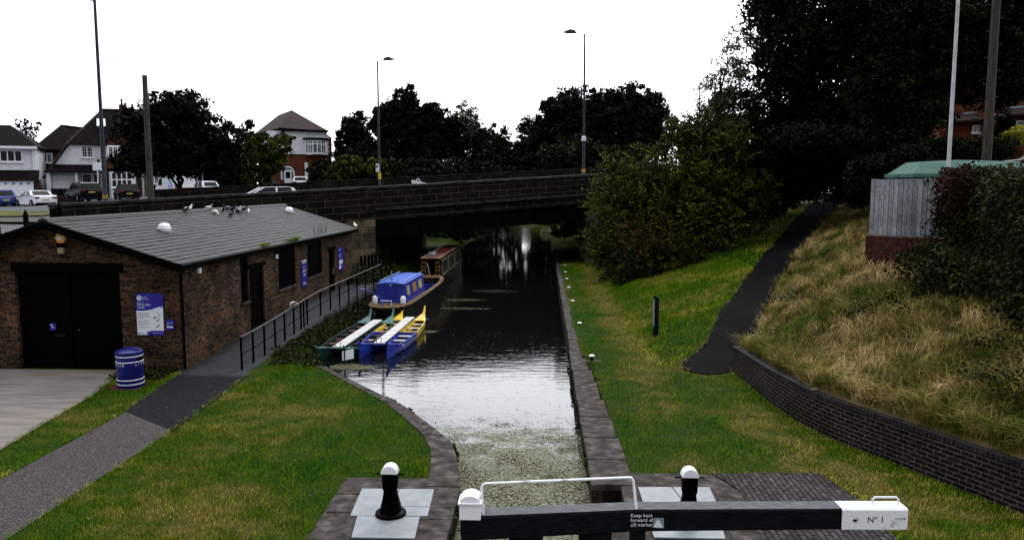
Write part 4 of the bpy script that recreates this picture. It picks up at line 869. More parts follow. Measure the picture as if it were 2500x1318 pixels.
f = MB(); f.path([(3.72, 8.58, .94), (3.72, 8.58, 1.015), (3.745, 8.58, 1.04), (3.985, 8.59, 1.04), (4.01, 8.59, 1.015), (4.01, 8.59, .94)], .013); obj('handle', f, 'white', e, world=True, smooth=True)
f = MB(); f.path([(-.63, 8.14, .9), (-.65, 8.17, 1.24), (-.645, 8.17, 1.27), (-.615, 8.175, 1.29), (.96, 8.40, 1.295), (1.0, 8.41, 1.29), (1.02, 8.41, 1.26), (1.06, 8.36, .9)], .015, 10); obj('handrail', f, 'white', t, world=True, smooth=True)
f = MB(); f.box(-.885, -.655, 8.04, 8.27, .93, 1.10); f.box(-.90, -.64, 8.025, 8.285, 1.10, 1.125); hp_ = obj('post_box', f, 'white', t, world=True, bevel=.006)
f = MB(); f.prism([(-.885, 1.125), (-.655, 1.125), (-.675, 1.165), (-.72, 1.19), (-.77, 1.20), (-.82, 1.19), (-.865, 1.165)], 8.045, 8.265); obj('post_cap', f, 'white', hp_, world=True, bevel=.006)
t = thing('lock_gate', 'black timber lock gate standing below the balance beam', 'lock gate', (-.2, 8.2, 0))
for x0, x1 in ((-.86, -.78), (-.36, .02), (.42, .78), (1.0, 1.16)):
    f = MB(); y0 = yb((x0+x1)/2)+.02; f.box(x0, x1, y0, y0+.2, -1.2, .715); obj('post', f, 'timberblk', t, world=True, bevel=.01)
f = MB(); f.box(-.9, 1.18, 8.30, 8.38, -1.4, .33); obj('planking', f, 'timberblk', t, world=True)
# mooring bollards
ml = ['nearest small black mooring bollard with a white top beside the canal', 'second mooring bollard from the lock, white topped, in the canal side grass', 'third mooring bollard from the lock, a low white top in the grass', 'fourth mooring bollard from the lock, a small white disc in the grass',
      'fifth mooring bollard from the lock, far along the canal edge', 'sixth mooring bollard from the lock, close to the bridge shade', 'last mooring bollard, furthest from the lock near the bridge']
for k, (x, y, h) in enumerate([(1.30, 20.03, .11), (1.23, 25.32, .05), (1.20, 30.47, .035), (1.19, 34.6, .03), (1.2, 37.9, .03), (1.22, 41, .03), (1.3, 44.6, .03)]):
    t = thing('mooring_bollard', ml[k], 'bollard', (x, y, 0), 0, 'mooring bollards along the canal edge')
    f = MB(); f.lathe([(.05, -.1), (.05, h*.8), (.055, h)], n=14); obj('post', f, 'black', t, smooth=True)
    f = MB(); f.lathe([(.055, h), (.075, h+.005), (.075, h+.03), (.06, h+.042), (.01, h+.045)], n=16); obj('cap', f, 'white', t, smooth=True)
f = MB(); f.box(1.1, 1.55, 19.88, 20.12, -.02, .012); tag(obj('stone_pad', f, 'copestone', bevel=.01), 'flat stone pad under the nearest mooring bollard', 'stone pad')
def post(x, y, z, h, lab, w=.075, tilt=0):
    t = thing('marker_post', lab, 'wooden post', (x, y, z), radians(8)); f = MB()
    f.add([(-w, -.05, -.3), (w, -.05, -.3), (w, .05, -.3), (-w, .05, -.3), (-w, -.05, h), (w, -.05, h-.07), (w, .05, h-.07), (-w, .05, h)], [(3, 2, 1, 0), (4, 5, 6, 7), (0, 1, 5, 4), (1, 2, 6, 5), (2, 3, 7, 6), (3, 0, 4, 7)]); obj('post', f, 'timberblk', t, bevel=.008)
    f = MB(); f.box(-w-.003, -w-.001, -.03, .03, h*.35, h*.9); obj('side_lettering', f, 'signgrey', t); f = MB(); f.box(-w-.012, -w+.012, -.056, -.0505, h*.3, h*.92); obj('name_strip', f, 'signgrey', t)
post(3.37, 22.95, 0, 1.32, 'dark wooden marker post with a slanted top on the towpath grass')
post(3.25, 38.5, .1, 1.15, 'dark wooden post half lost in bushes near the bridge', .06)
# ================================================================== BOATS
WZ = -.36
def canoe(mb, x, L, w, z0, sheer=.22, d=.33, cut=None):
    """open hull shell from y=0..L centred on x; returns nothing"""
    n = 22; secs = []
    for i in range(n+1):
        t = i/n; s = abs(2*t-1); half = w/2*max(.03, (1-s**2.6)); top = z0+d+sheer*s**6; kz = z0+.10*s**4
        yy = t*L
        ring = [(x-half, yy, top), (x-half*.97, yy, (top+kz)/2), (x-half*.55, yy, kz+.02), (x, yy, kz), (x+half*.55, yy, kz+.02), (x+half*.97, yy, (top+kz)/2), (x+half, yy, top)]
        ring += [(x+max(half-.03, .005), yy, top), (x+max(half*.8-.02, .004), yy, kz+.10), (x-max(half*.8-.02, .004), yy, kz+.10), (x-max(half-.03, .005), yy, top)]
        secs.append(ring)
    a, b = (0, n) if cut is None else (int(cut[0]*n), int(cut[1]*n)); vs = [p for i in range(a, b+1) for p in secs[i]]; m = 11
    mb.add(vs, [(i*m+k, i*m+(k+1) % m, (i+1)*m+(k+1) % m, (i+1)*m+k) for i in range(b-a) for k in range(m)]); mb.add(secs[a], [tuple(range(m))]); mb.add(secs[b], [tuple(range(m))])
def raft(label, p, q, L, m1, m2, seat, deck, tip, plate=False):
    d = (q[0]-p[0], q[1]-p[1]); t = thing('canoe_raft', label, 'canoe raft', (p[0], p[1], WZ), math.atan2(-d[0], d[1]), 'rafted canoes moored by the left bank')
    off = .40
    for sx in (-1, 1):
        f = MB(); canoe(f, sx*off, L, .60, -.10, .17, .36, (0, .5)); h = obj('hull', f, m1, t, smooth=True)
        f = MB(); canoe(f, sx*off, L, .60, -.10, .17, .36, (.5, 1)); h2 = obj('hull', f, m2, t, smooth=True)
        f = MB(); f.add([(sx*off-.19, .75, .02), (sx*off+.19, .75, .02), (sx*off+.22, L/2, .02), (sx*off+.19, L-.75, .02), (sx*off-.19, L-.75, .02), (sx*off-.22, L/2, .02)], [tuple(range(6))]); obj('floor', f, 'inside' if seat == 'seatred' else ('inside'), h)
        for e, hh, mm in ((0, h, tip), (1, h2, tip)):   # end decks
            f = MB(); y0, y1 = (.06, .95) if e == 0 else (L-.06, L-.95)
            f.slab([(sx*off-.02, y0, .425), (sx*off+.02, y0, .425), (sx*off+.215, y1, .272), (sx*off-.215, y1, .272)], .02); obj('end_deck', f, mm[e], hh)
            f = MB(); y2 = -.05 if e == 0 else L+.05; f.path([(sx*off, y0+(.2 if e == 0 else -.2), .36), (sx*off, y0, .43), (sx*off, y2, .60 if e else .50), (sx*off, y2+(.0 if e == 0 else .03), .64 if e else .54)], [.05, .045, .03, .012], 8); obj('stem', f, mm[e], hh, smooth=True)
        for k in range(6):
            yy = 1.2+k*(L-2.4)/5; f = MB(); f.box(sx*off-.235, sx*off+.235, yy-.075, yy+.075, .16, .185); obj('seat', f, seat, h if k < 3 else h2, bevel=.01)
        for k in range(2):
            yy = L/2+(.08 if k else -.08); f = MB(); f.box(sx*off-.25, sx*off+.25, yy-.02, yy+.02, .06, .24); obj('bulkhead', f, m2 if k else m1, h2 if k else h)
    f = MB(); f.box(-.16, .16, .72, L-.6, .30, .335); obj('platform', f, deck, t, bevel=.008)
    for yy in (.75, L-.72): f = MB(); f.box(-.68, .68, yy-.03, yy+.03, .265, .30); obj('cross_beam', f, 'palegreen' if seat == 'seatred' else m1, t, bevel=.006)
    f = MB(); f.path([(-.07, .74, .33), (-.07, .74, .45), (-.03, .74, .48), (.03, .74, .48), (.07, .74, .45), (.07, .74, .33)], .012); obj('hoop', f, 'steel', t)
    if plate: f = MB(); f.hexa([(off-.06, -.01, .1), (off+.17, .28, .1), (off+.19, .27, .1), (off-.04, -.03, .1), (off-.06, -.01, .36), (off+.17, .28, .36), (off+.19, .27, .36), (off-.04, -.03, .36)]); obj('name_plate', f, 'signwhite', t)
raft('blue and yellow double canoe raft with a pale centre deck', (-4.80, 21.55), (-4.62, 27.2), 5.9, 'bluehull', 'yellowhull', 'platform', 'platform', ('bluehull', 'cream2' if 'cream2' in M else 'yellowhull'))
raft('dark green double canoe raft with red seats and a white centre deck', (-5.86, 20.95), (-5.62, 27.0), 5.9, 'greenhull', 'greenhull', 'seatred', 'platform', ('palegreen', 'palegreen'), True)

# blue work boat
t = thing('work_boat', 'blue cabined steel work boat with an open hold, moored at the bank', 'work boat', (-5.62, 27.0, WZ), -.0274-.03)
def hullring(n=40, L=8.8, w=1.55):
    pts = []
    prof = [(0, .10), (.015, .30), (.05, .40), (.12, .48), (.2, .5), (.75, .5), (.86, .47), (.94, .38), (.985, .22), (1, .06)]
    px_, pw = zip(*prof)
    ts = [0, .01, .025, .05, .085, .12, .2, .35, .5, .65, .75, .8, .86, .9, .94, .97, .985, 1]
    return [(float(np.interp(a, px_, pw))*w, a*L) for a in ts]
R_ = hullring()
f = MB(); zt = lambda y: .60+.18*(y/8.8)**4; m = len(R_); vs = []
for h_, y in R_: vs += [(-h_*.86, y+.05, -.4), (-h_, y, zt(y)-.0), (h_, y, zt(y)), (h_*.86, y+.05, -.4)]
f.add(vs, [(i*4+k, i*4+(k+1), (i+1)*4+(k+1), (i+1)*4+k) for i in range(m-1) for k in (0, 2)]+[(0, 1, 2, 3), ((m-1)*4+3, (m-1)*4+2, (m-1)*4+1, (m-1)*4)]); hl = obj('hull', f, 'hullblk', t, smooth=True)
f = MB(); vs = []
for h_, y in R_: vs += [(-h_-.025, y, zt(y)), (-h_-.025, y, zt(y)+.045), (h_+.025, y, zt(y)+.045), (h_+.025, y, zt(y))]
k_ = [i for i in range(m) if R_[i][1] <= 1.3]; e_ = len(k_)
f.add(vs[:e_*4], [(i*4+k, i*4+(k+1) % 4, (i+1)*4+(k+1) % 4, (i+1)*4+k) for i in range(e_-1) for k in range(4)]+[(0, 1, 2, 3), ((e_-1)*4+3, (e_-1)*4+2, (e_-1)*4+1, (e_-1)*4)])
obj('stern_deck', f, 'rust', t)
f = MB()
for sx in (-1, 1):   # gunwales
    for i in range(e_-1, m-1):
        (a, ya), (b, yb_) = R_[i], R_[i+1]; wi = .24 if yb_ < 4.9 else .13
        f.hexa([(sx*(a+.025), ya, zt(ya)), (sx*(b+.025), yb_, zt(yb_)), (sx*max(b-wi, 0), yb_, zt(yb_)), (sx*max(a-wi, 0), ya, zt(ya)), (sx*(a+.025), ya, zt(ya)+.05), (sx*(b+.025), yb_, zt(yb_)+.05), (sx*max(b-wi, 0), yb_, zt(yb_)+.05), (sx*max(a-wi, 0), ya, zt(ya)+.05)])
f.prismz([(-.5, 8.0), (.5, 8.0), (.25, 8.75), (-.25, 8.75)], .74, .80); obj('gunwale', f, 'rust', t)
f = MB(); f.box(-.62, .62, 4.4, 7.9, -.2, -.1); f.box(-.63, -.60, 4.4, 7.6, -.1, .6); f.box(.60, .63, 4.4, 7.6, -.1, .6); obj('hold', f, 'hullblk', t)
f = MB(); f.box(-.6, .6, 4.45, 4.5, -.1, .62); f.box(-.6, .6, 7.0, 7.05, -.1, .62); obj('hold_bulkhead', f, 'blue', t)
y0, y1, zb, zc = 1.05, 4.35, .64, 1.40; wb, wt = .60, .50
f = MB(); f.hexa([(-wb, y0, zb), (wb, y0, zb), (wb, y1, zb), (-wb, y1, zb), (-wt, y0+.06, zc-.06), (wt, y0+.06, zc-.06), (wt, y1, zc-.06), (-wt, y1, zc-.06)]); cb = obj('cabin', f, 'blue', t, bevel=.012)
f = MB()
for k in range(8):
    a, b = -1+k/4, -1+(k+1)/4; za, zb_ = zc-.055+.05*(1-a*a), zc-.055+.05*(1-b*b); f.hexa([(a*(wt+.03), y0, zc-.07), (b*(wt+.03), y0, zc-.07), (b*(wt+.03), y1+.05, zc-.07), (a*(wt+.03), y1+.05, zc-.07), (a*(wt+.03), y0, za), (b*(wt+.03), y0, zb_), (b*(wt+.03), y1+.05, zb_), (a*(wt+.03), y1+.05, za)])
M['bluetop'] = mat('lighter_blue_roof', (.035, .10, .42), .45, (.025, .07, .33), 3); rf = obj('roof', f, 'bluetop', cb)  # roof and hatch are a lighter blue than the cabin sides
f = MB(); 
for sx in (-1, 1): f.path([(sx*(wt-.06), y0+.25, zc+.03), (sx*(wt-.06), y1-.05, zc+.03)], .016)
obj('handrail', f, 'signlite', rf, smooth=True)
f = MB(); f.tube((-.12, y0+.7, zc-.02), (-.12, y0+.7, zc+.33), .028, .022); f.tube((-.12, y0+.7, zc+.02), (-.12, y0+.7, zc+.05), .05); obj('chimney', f, 'steel', rf)
f = MB(); f.box(-.22, .20, y0+.0, y0+.55, zc-.02, zc+.015); obj('hatch', f, 'bluetop', rf, bevel=.01)
f = MB(); f.box(-.2, -.19, y0-.0, y0+.05, zb+.02, zc-.1); f.box(.19, .20, y0-.0, y0+.05, zb+.02, zc-.1); f.box(-.19, .19, y0+.012, y0+.03, zb+.05, zc-.12); obj('door', f, 'blue', cb)
f = MB(); f.ball((0, y0+.04, zc-.12), .035, .03, .04); obj('light', f, 'signwhite', cb)
for i, (a, b) in enumerate(((.35, .75), (1.3, 1.9), (2.3, 2.9))):
    f = MB(); xa = lambda z: wb+(wt-wb)*(z-zb)/(zc-.06-zb)+.004; f.hexa([(xa(.88)-.01, y0+a, .88), (xa(.88)+.004, y0+a, .88), (xa(.88)+.004, y0+b, .88), (xa(.88)-.01, y0+b, .88), (xa(1.22)-.01, y0+a, 1.22), (xa(1.22)+.004, y0+a, 1.22), (xa(1.22)+.004, y0+b, 1.22), (xa(1.22)-.01, y0+b, 1.22)]); obj('window', f, ('cream', 'ochre', 'cream')[i], cb)
f = MB(); f.path([(.12-.2, .28, .64), (-.2, .42, .9), (-.42, .2, 1.12), (-.62, -.1, 1.28), (-.75, -.25, 1.30)], [.03, .028, .024, .022, .026], 8); obj('tiller', f, 'blue', t, smooth=True)
f = MB(); f.path([(-.16, .35, .64), (-.16, .35, .82), (.22, .35, .82), (.22, .35, .64)], .016); obj('stern_rail', f, 'signwhite', t)
for sx in (-1, 1): f = MB(); f.lathe([(.085, 0), (.10, .03), (.10, .20), (.08, .26), (.03, .28)], (sx*.52, .85, .65), 14); obj('fender', f, 'white', t, smooth=True)
f = MB(); f.lathe([(.16, 0), (.17, .03), (.17, .55), (.16, .58), (.15, .56), (.15, .1)], (.05, 5.0, .62), 18); obj('water_barrel', f, 'blue', t, smooth=True)
f = MB(); f.box(-.36, .36, .08, .14, .30, .5); obj('name_panel', f, 'palegreen', hl)

# red narrowboat
t = thing('narrowboat', 'traditional narrowboat with a faded red roof half under the bridge', 'narrowboat', (-5.20, 34.9, WZ), -.012)
f = MB(); L = 11; prof = [(0, .25), (.6, .52), (L-3, .55), (L-1, .4), (L, .05)]; vs = []
for y, h_ in prof: vs += [(-h_*.85, y+.05, -.4), (-h_, y, .62), (h_, y, .62), (h_*.85, y+.05, -.4)]
f.add(vs, [(i*4+k, i*4+(k+1) % 4, (i+1)*4+(k+1) % 4, (i+1)*4+k) for i in range(4) for k in range(4)]+[(0, 1, 2, 3), (19, 18, 17, 16)]); hl = obj('hull', f, 'hullblk', t)
f = MB(); f.add([(-.24, .02, .63), (.24, .02, .63), (.5, .6, .63), (.5, 1.3, .63), (-.5, 1.3, .63), (-.5, .6, .63)], [tuple(range(6))]); obj('stern_deck', f, 'rust', t)
f = MB()
for sx in (-1, 1): f.hexa([(sx*.54, .9, .62), (sx*.54, L-2, .62), (sx*.50, L-2, .62), (sx*.50, .9, .62), (sx*.43, .9, 1.55), (sx*.43, L-2, 1.55), (sx*.39, L-2, 1.55), (sx*.39, .9, 1.55)])
cb = obj('cabin_side', f, 'boatgreen', t)
f = MB()
for s0, s1 in ((1.15, 3.4), (3.75, 5.9), (6.2, 8.6)):
    for z0, z1, y0, y1 in ((.78, .80, s0, s1), (1.40, 1.42, s0, s1), (.80, 1.40, s0, s0+.03), (.80, 1.40, s1-.03, s1)):
        xa = lambda z: .545+(.435-.545)*(z-.62)/.93; f.hexa([(xa(z0)-.01, y0, z0), (xa(z0)+.003, y0, z0), (xa(z0)+.003, y1, z0), (xa(z0)-.01, y1, z0), (xa(z1)-.01, y0, z1), (xa(z1)+.003, y0, z1), (xa(z1)+.003, y1, z1), (xa(z1)-.01, y1, z1)])
obj('coachline', f, 'cream', cb)
f = MB()
for k in range(6): a, b = -1+k/3, -1+(k+1)/3; f.hexa([(a*.47, .8, 1.53), (b*.47, .8, 1.53), (b*.47, L-1.9, 1.53), (a*.47, L-1.9, 1.53), (a*.47, .8, 1.56+.05*(1-a*a)), (b*.47, .8, 1.56+.05*(1-b*b)), (b*.47, L-1.9, 1.56+.05*(1-b*b)), (a*.47, L-1.9, 1.56+.05*(1-a*a))])
rf = obj('roof', f, 'redroof', t)
f = MB(); f.path([(-.46, .82, 1.60), (.46, .82, 1.60)], .018); f.path([(.40, .9, 1.61), (.40, L-2, 1.61)], .014); f.path([(-.40, .9, 1.61), (-.40, L-2, 1.61)], .014); obj('handrail', f, 'cream', rf)
f = MB(); f.ball((.02, 1.7, 1.66), .06, .06, .05); f.box(-.25, -.05, 2.6, 3.2, 1.6, 1.68); f.tube((-.2, 2.0, 1.58), (-.2, 2.0, 1.8), .035); obj('roof_gear', f, 'steel', rf)
f = MB(); f.box(-.5, -.2, .93, .97, .62, 1.53); f.box(.2, .5, .93, .97, .62, 1.53); f.box(-.2, .2, 1.3, 1.33, .62, 1.5); bh_ = obj('rear_bulkhead', f, 'darkwood', t)
for sx in (-1, 1):
    f = MB(); f.box(sx*.33-.10, sx*.33+.10, .90, .93, .68, 1.42); d_ = obj('door', f, 'ochre', t)
    f = MB(); f.box(sx*.33-.075, sx*.33+.075, .885, .899, 1.06, 1.36); f.box(sx*.33-.075, sx*.33+.075, .885, .899, .74, 1.0); obj('door_panel', f, 'darkwood', d_)
    f = MB(); [f.ball((sx*.33+dx, .88, z), .018, .01, .03) for dx in (-.035, .035) for z in (1.18,)]; obj('castle_motif', f, 'cream', d_)
f = MB(); f.path([(.0, .5, .63), (-.02, .55, 1.0), (-.16, .85, 1.38)], .018); obj('tiller', f, 'steel', t, smooth=True)
f = MB(); f.path([(.46, .5, .63), (.52, .3, .7), (.56, .1, .62)], .02); f.tube((.56, .9, .66), (.56, .9, .5), .04); obj('fender', f, 'cream', t)

# ================================================================== POLES AND LAMPS
def lamp_post(x, y, z, h, arm, lab, m='polegreen', r0=.075, sgn=None, bands=(), armang=0, grp='street lamps along the bridge road'):
    t = thing('street_lamp', lab, 'street lamp', (x, y, z), armang, grp)
    f = MB(); f.path([(0, 0, -.3), (0, 0, 1.4), (0, 0, 1.45), (0, 0, h*.4), (0, 0, h*.7), (0, 0, h)], [r0*1.25, r0*1.25, r0, r0*.9, r0*.75, r0*.62], 10); p = obj('pole', f, m, t, smooth=True)
    f = MB(); f.tube((0, 0, h*.26), (0, 0, h*.26+.06), r0*1.2); f.tube((0, 0, h*.31), (0, 0, h*.31+.05), r0*1.15); f.tube((0, 0, h), (0, 0, h+.04), r0*.8); obj('collar', f, 'polegrey', p)
    f = MB(); f.path([(0, 0, h-.05), (arm*.5, 0, h+.05), (arm, 0, h+.16)], .022); obj('arm', f, 'polegrey', t)
    f = MB(); a = arm; s_ = 1 if arm > 0 else -1
    f.add([(a-s_*.05, -.10, h+.10), (a+s_*.62, -.16, h+.14), (a+s_*.80, 0, h+.17), (a+s_*.62, .16, h+.14), (a-s_*.05, .10, h+.10), (a+s_*.0, -.05, h+.27), (a+s_*.30, -.09, h+.34), (a+s_*.55, 0, h+.28), (a+s_*.30, .09, h+.34), (a+s_*.0, .05, h+.27)],
          [(0, 1, 2, 3, 4), (5, 9, 8, 7, 6), (0, 5, 6, 1), (1, 6, 7, 2), (2, 7, 8, 3), (3, 8, 9, 4), (4, 9, 5, 0)]); hd = obj('lamp_head', f, 'poleblue', t)
    f = MB(); f.box(min(a+s_*.1, a+s_*.5), max(a+s_*.1, a+s_*.5), -.09, .09, h+.095, h+.115); obj('lens', f, 'steel', hd)
    for zz, hh, mm in bands: f = MB(); f.tube((0, 0, zz), (0, 0, zz+hh), r0*1.28); obj('band', f, mm, p)
    return t
lamp_post(-19.42, 34.0, 2.85, 9.65, -.42, 'thick blue grey street lamp rising past the white houses, yellow band near its foot', 'poleblue', .095, bands=((1.15, .16, 'yellow'),))
t = lamp_post(-11.32, 54.0, 3.55, 9.45, .45, 'street lamp on the far side of the bridge carrying a small white sign', 'polegreen', .085, bands=((1.5, .45, 'yellow'),))
f = MB(); f.box(-.22, .02, -.14, -.12, 2.15, 2.55); f.box(-.22, .02, -.14, -.12, 2.0, 2.13); sg = obj('plate_sign', f, 'signwhite', t); f = MB(); f.add([(-.13+.07*cos(a), -.145, 2.36+.10*sin(a)) for a in [2*pi*k/12 for k in range(12)]], [tuple(range(12))]); obj('symbol', f, 'black', sg)
t = lamp_post(2.44, 47.2, 4.05, 9.35, -.55, 'street lamp on the near side of the bridge above the canal', 'polegreen', .085, bands=((1.3, .22, 'yellow'),))
f = MB(); f.lathe([(.07, 0), (.13, .05), (.13, .25), (.07, .34)], (0, 0, 3.15)); obj('bracket_unit', f, 'signwhite', t)
lamp_post(18.0, 92.0, 4.6, 12.2, .5, 'distant street lamp just showing above the hawthorn bushes', 'polegrey', .09)
def pole(x, y, z, h, r0, r1, m, lab, name, cat, lean=(0, 0), steps=0):
    t = thing(name, lab, cat, (x, y, z)); f = MB(); n = 8
    f.path([(lean[0]*k/n, lean[1]*k/n, -.3+(h+.3)*k/n) for k in range(n+1)], [r0+(r1-r0)*k/n for k in range(n+1)], 12); p = obj('pole', f, m, t, smooth=True)
    if steps:
        f = MB()
        for k in range(steps): z_ = 2.2+k*.45; s_ = 1 if k % 2 else -1; a = .9*r0; f.path([(s_*a*.8, 0, z_), (s_*(a+.13), 0, z_), (s_*(a+.13), 0, z_+.03)], .009, 5)
        obj('climbing_step', f, 'polegrey', t)
    return t
pole(-18.38, 36.0, 2.95, 6.68, .155, .11, 'woodpole', 'weathered wooden telegraph pole behind the bridge wall in front of the houses', 'telegraph_pole', 'telegraph pole', (-.02, 0), 10)
pole(15.72, 28.5, 4.1, 8.6, .165, .125, 'woodpole', 'weathered wooden telegraph pole at the right edge beside the brick house', 'telegraph_pole', 'telegraph pole', (0, 0), 12)
M['flagwhite'] = mat('white_pole_paint', (.50, .50, .52), .5, (.36, .36, .38), 4)
t = pole(11.43, 22.6, 3.0, 7.6, .058, .042, 'flagwhite', 'tall plain white pole rising from the hedge beside the green cabinet', 'flagpole', 'pole')

# ================================================================== HOUSES (front plane local x right, y back, z up)
def house(name, lab, x, y, z, rz=radians(25), sx=.84):
    t = thing(name, lab, 'house', (x, y, z), rz); t.scale = (sx, 1, 1); return t
def window(par, x0, x1, z0, z1, nx=2, nz=1, y=0, m='glass', fw=.07, glz=0, transom=None):
    f = MB(); yy = y-.05; f.box(x0, x1, yy, y+.03, z0, z0+fw); f.box(x0, x1, yy, y+.03, z1-fw, z1)
    for k in range(nx+1): xx = x0+(x1-x0-fw)*k/nx; f.box(xx, xx+fw, yy-.004, y+.03, z0+fw, z1-fw)
    for k in range(1, nz): zz = z0+(z1-z0)*(transom if transom else k/nz); f.box(x0+fw, x1-fw, yy+.004, y+.03, zz-fw/2, zz+fw/2)
    w_ = obj('window', f, 'pvc', par); f = MB(); f.box(x0+fw*.5, x1-fw*.5, y-.02, y+.02, z0+fw*.5, z1-fw*.5); obj('pane', f, m, w_)
    if glz:
        f = MB()
        for k in range(1, nx*glz):
            if k % glz: xx = x0+(x1-x0)*k/(nx*glz); f.box(xx, xx+.022, y-.035, y-.02, z0+fw, z1-fw)
        for k in range(1, 4): zz = z0+(z1-z0)*k/4; f.box(x0+fw, x1-fw, y-.036, y-.02, zz, zz+.022)
        obj('glazing_bar', f, 'pvc', w_)
    f = MB(); f.box(x0-.06, x1+.06, y-.12, y+.02, z0-.07, z0-.003); obj('sill', f, 'pvc', w_); return w_
def rooftile(par, polys, m='hroof', th=.09, name='roof'):
    f = MB(); [f.slab(p, th) for p in polys]; return obj(name, f, m, par)
M['darkbrick'] = brick('dark_house_brick', (.045, .022, .015), (.022, .012, .009), (.03, .025, .02), dirt=.4)
M['tilehang'] = mat('red_tile_hanging', (.09, .028, .016), .8, (.045, .014, .009), 5, .5, 30)
k = .0358
# --- house in the middle left (white gable wall, catslide roof)
HY = 66.0
def hx(px): return (px-1325)/1900*HY*1.0+0
h = house('white_gabled_house', 'white rendered house with a steep dark catslide roof, skylight and bay windows', -42.97, HY, 3.58)
X = lambda px: (px-88)*.0352; Z = lambda py: (484-py)*.0352
f = MB(); f.add([(X(97), 0, -1), (X(246), 0, -1), (X(246), 0, Z(350)), (X(158), 0, Z(350)), (X(118), 0, Z(402)), (X(97), 0, Z(420))], [tuple(range(6))])
f = MB(); f.prism([(X(97), -1), (X(350), -1), (X(350), Z(350)), (X(160), Z(350)), (X(97), Z(426))], 0, 8.0); wl_ = obj('wall', f, 'render', h)
ry = 4.0; e = -.35
RL, RR = (X(238), ry, Z(256)), (X(352), ry, Z(254))
polys = [[(X(150), e, Z(352)), (X(364), e, Z(352)), RR, RL], [(X(88), e, Z(434)), (X(150), e, Z(352)), RL, (X(88), 8.3, Z(434))], [RL, RR, (X(364), 8.3, Z(352)), (X(150), 8.3, Z(352))], [(X(364), e, Z(352)), (X(364), 8.3, Z(352)), RR]]
rf = rooftile(h, polys)
f = MB(); f.path([RL, RR], .12, 6); f.path([(X(86), e-.05, Z(437)), (X(150), e-.05, Z(354)), RL], .13, 6); obj('ridge_tiles', f, 'hroof2', rf)
f = MB(); f.hexa([(X(228), 1.05, Z(306)), (X(252), 1.05, Z(306)), (X(249), 1.95, Z(286)), (X(226), 1.95, Z(286)), (X(228), .95, Z(304)), (X(252), .95, Z(304)), (X(249), 1.85, Z(284)), (X(226), 1.85, Z(284))]); sk = obj('skylight', f, 'pvc', rf)
rooftile(h, [[(X(92), -1.3, Z(420)), (X(247), -1.3, Z(420)), (X(232), .0, Z(402)), (X(112), .0, Z(402))]], 'hroof', .1, 'porch_roof')
f = MB(); f.box(X(108), X(171), -.06, -.02, -.1, Z(427)); gd = obj('garage_door', f, 'pvc', h); f = MB(); [f.box(X(108), X(171), -.075, -.061, .35+q*.4, .37+q*.4) for q in range(5)]; obj('door_panel', f, 'signgrey', gd)
f = MB(); f.box(X(171), X(176), -1.1, 0, -.1, Z(420)); f.box(X(97), X(107), -1.0, -.001, -.1, Z(421)); obj('porch_pillar', f, 'render', h)
f = MB(); f.box(X(180), X(238), -.05, -.01, -.1, Z(422)); pp = obj('porch_glazing', f, 'glass', h)
f = MB(); [f.box(X(q), X(q)+.09, -.10, -.051, -.1, Z(423)) for q in (178, 184, 209, 213, 233, 240)]; f.box(X(178), X(242), -.101, -.0511, Z(426), Z(423)); obj('porch_frame', f, 'pvc', pp)
window(h, X(187), X(217), Z(385), Z(356), 2, 1, 0, 'glass', .08, 2)
f = MB(); f.box(X(227), X(233), -.05, 0, Z(399), Z(389)); obj('vent_grille', f, 'black', h)
# projecting gable with bays
f = MB(); f.prism([(X(250), -1), (X(345), -1), (X(345), Z(352)), (X(295), Z(300)), (X(250), Z(352))], -.9, 0); obj('wing_wall', f, 'darkbrick', h)
f = MB(); f.prism([(X(250), Z(353)), (X(338), Z(353)), (X(294), Z(309))], -1.0, -.9); obj('gable_tiles', f, 'tilehang', h)
rooftile(h, [[(X(244), -1.3, Z(357)), (X(294), -1.3, Z(305)), (X(294), 3.0, Z(305)), (X(244), 1.2, Z(357))], [(X(344), -1.3, Z(357)), (X(294), -1.3, Z(305)), (X(294), 3.0, Z(305)), (X(344), 1.2, Z(357))]])
f = MB(); f.prismz([(X(253), -.9), (X(262), -1.7), (X(300), -1.7), (X(309), -.9)], Z(390), Z(356)); f.prismz([(X(258), -.9), (X(268), -1.8), (X(320), -1.8), (X(330), -.9)], -.6, Z(420)); bay = obj('bay', f, 'pvc', h)
window(bay, X(262), X(300), Z(387), Z(358), 3, 1, -1.70, 'glass', .09, 2); window(bay, X(266), X(322), Z(459), Z(420), 4, 2, -1.80, 'glass', .10, 0, .5)
f = MB(); f.prismz([(X(254), -.9), (X(263), -1.75), (X(322), -1.75), (X(330), -.9)], Z(412), Z(392)); obj('bay_tiles', f, 'tilehang', h)
for cx, w_, zt_ in ((292, .34, 226), (302, .30, 236), (322, .62, 239)): f = MB(); f.box(X(cx)-w_/2*1.6, X(cx)+w_/2*1.6, 3.6, 4.4, Z(300), Z(zt_+16)); c_ = obj('chimney', f, 'darkbrick', rf); f = MB(); f.lathe([(.13, 0), (.11, .3), (.14, Z(zt_)-Z(zt_+16))], (X(cx), 4, Z(zt_+16)), 10); obj('chimney_pot', f, 'tilehang', c_)
f = MB(); f.path([(X(306), 4, Z(245)), (X(306), 4, Z(222))], .02); f.path([(X(300), 4, Z(224)), (X(310), 4, Z(222))], .015); obj('aerial', f, 'polegrey', rf)
f = MB(); f.box(X(250), X(270), -2.4, -2.3, Z(419), Z(400)); f.box(X(259), X(261), -2.35, -2.3, -1, Z(419)); bs_ = obj('board', f, 'pvc', None); bs_.location = h.location; tag(bs_, 'blank white board on a post in front of the bay windows', 'signboard')
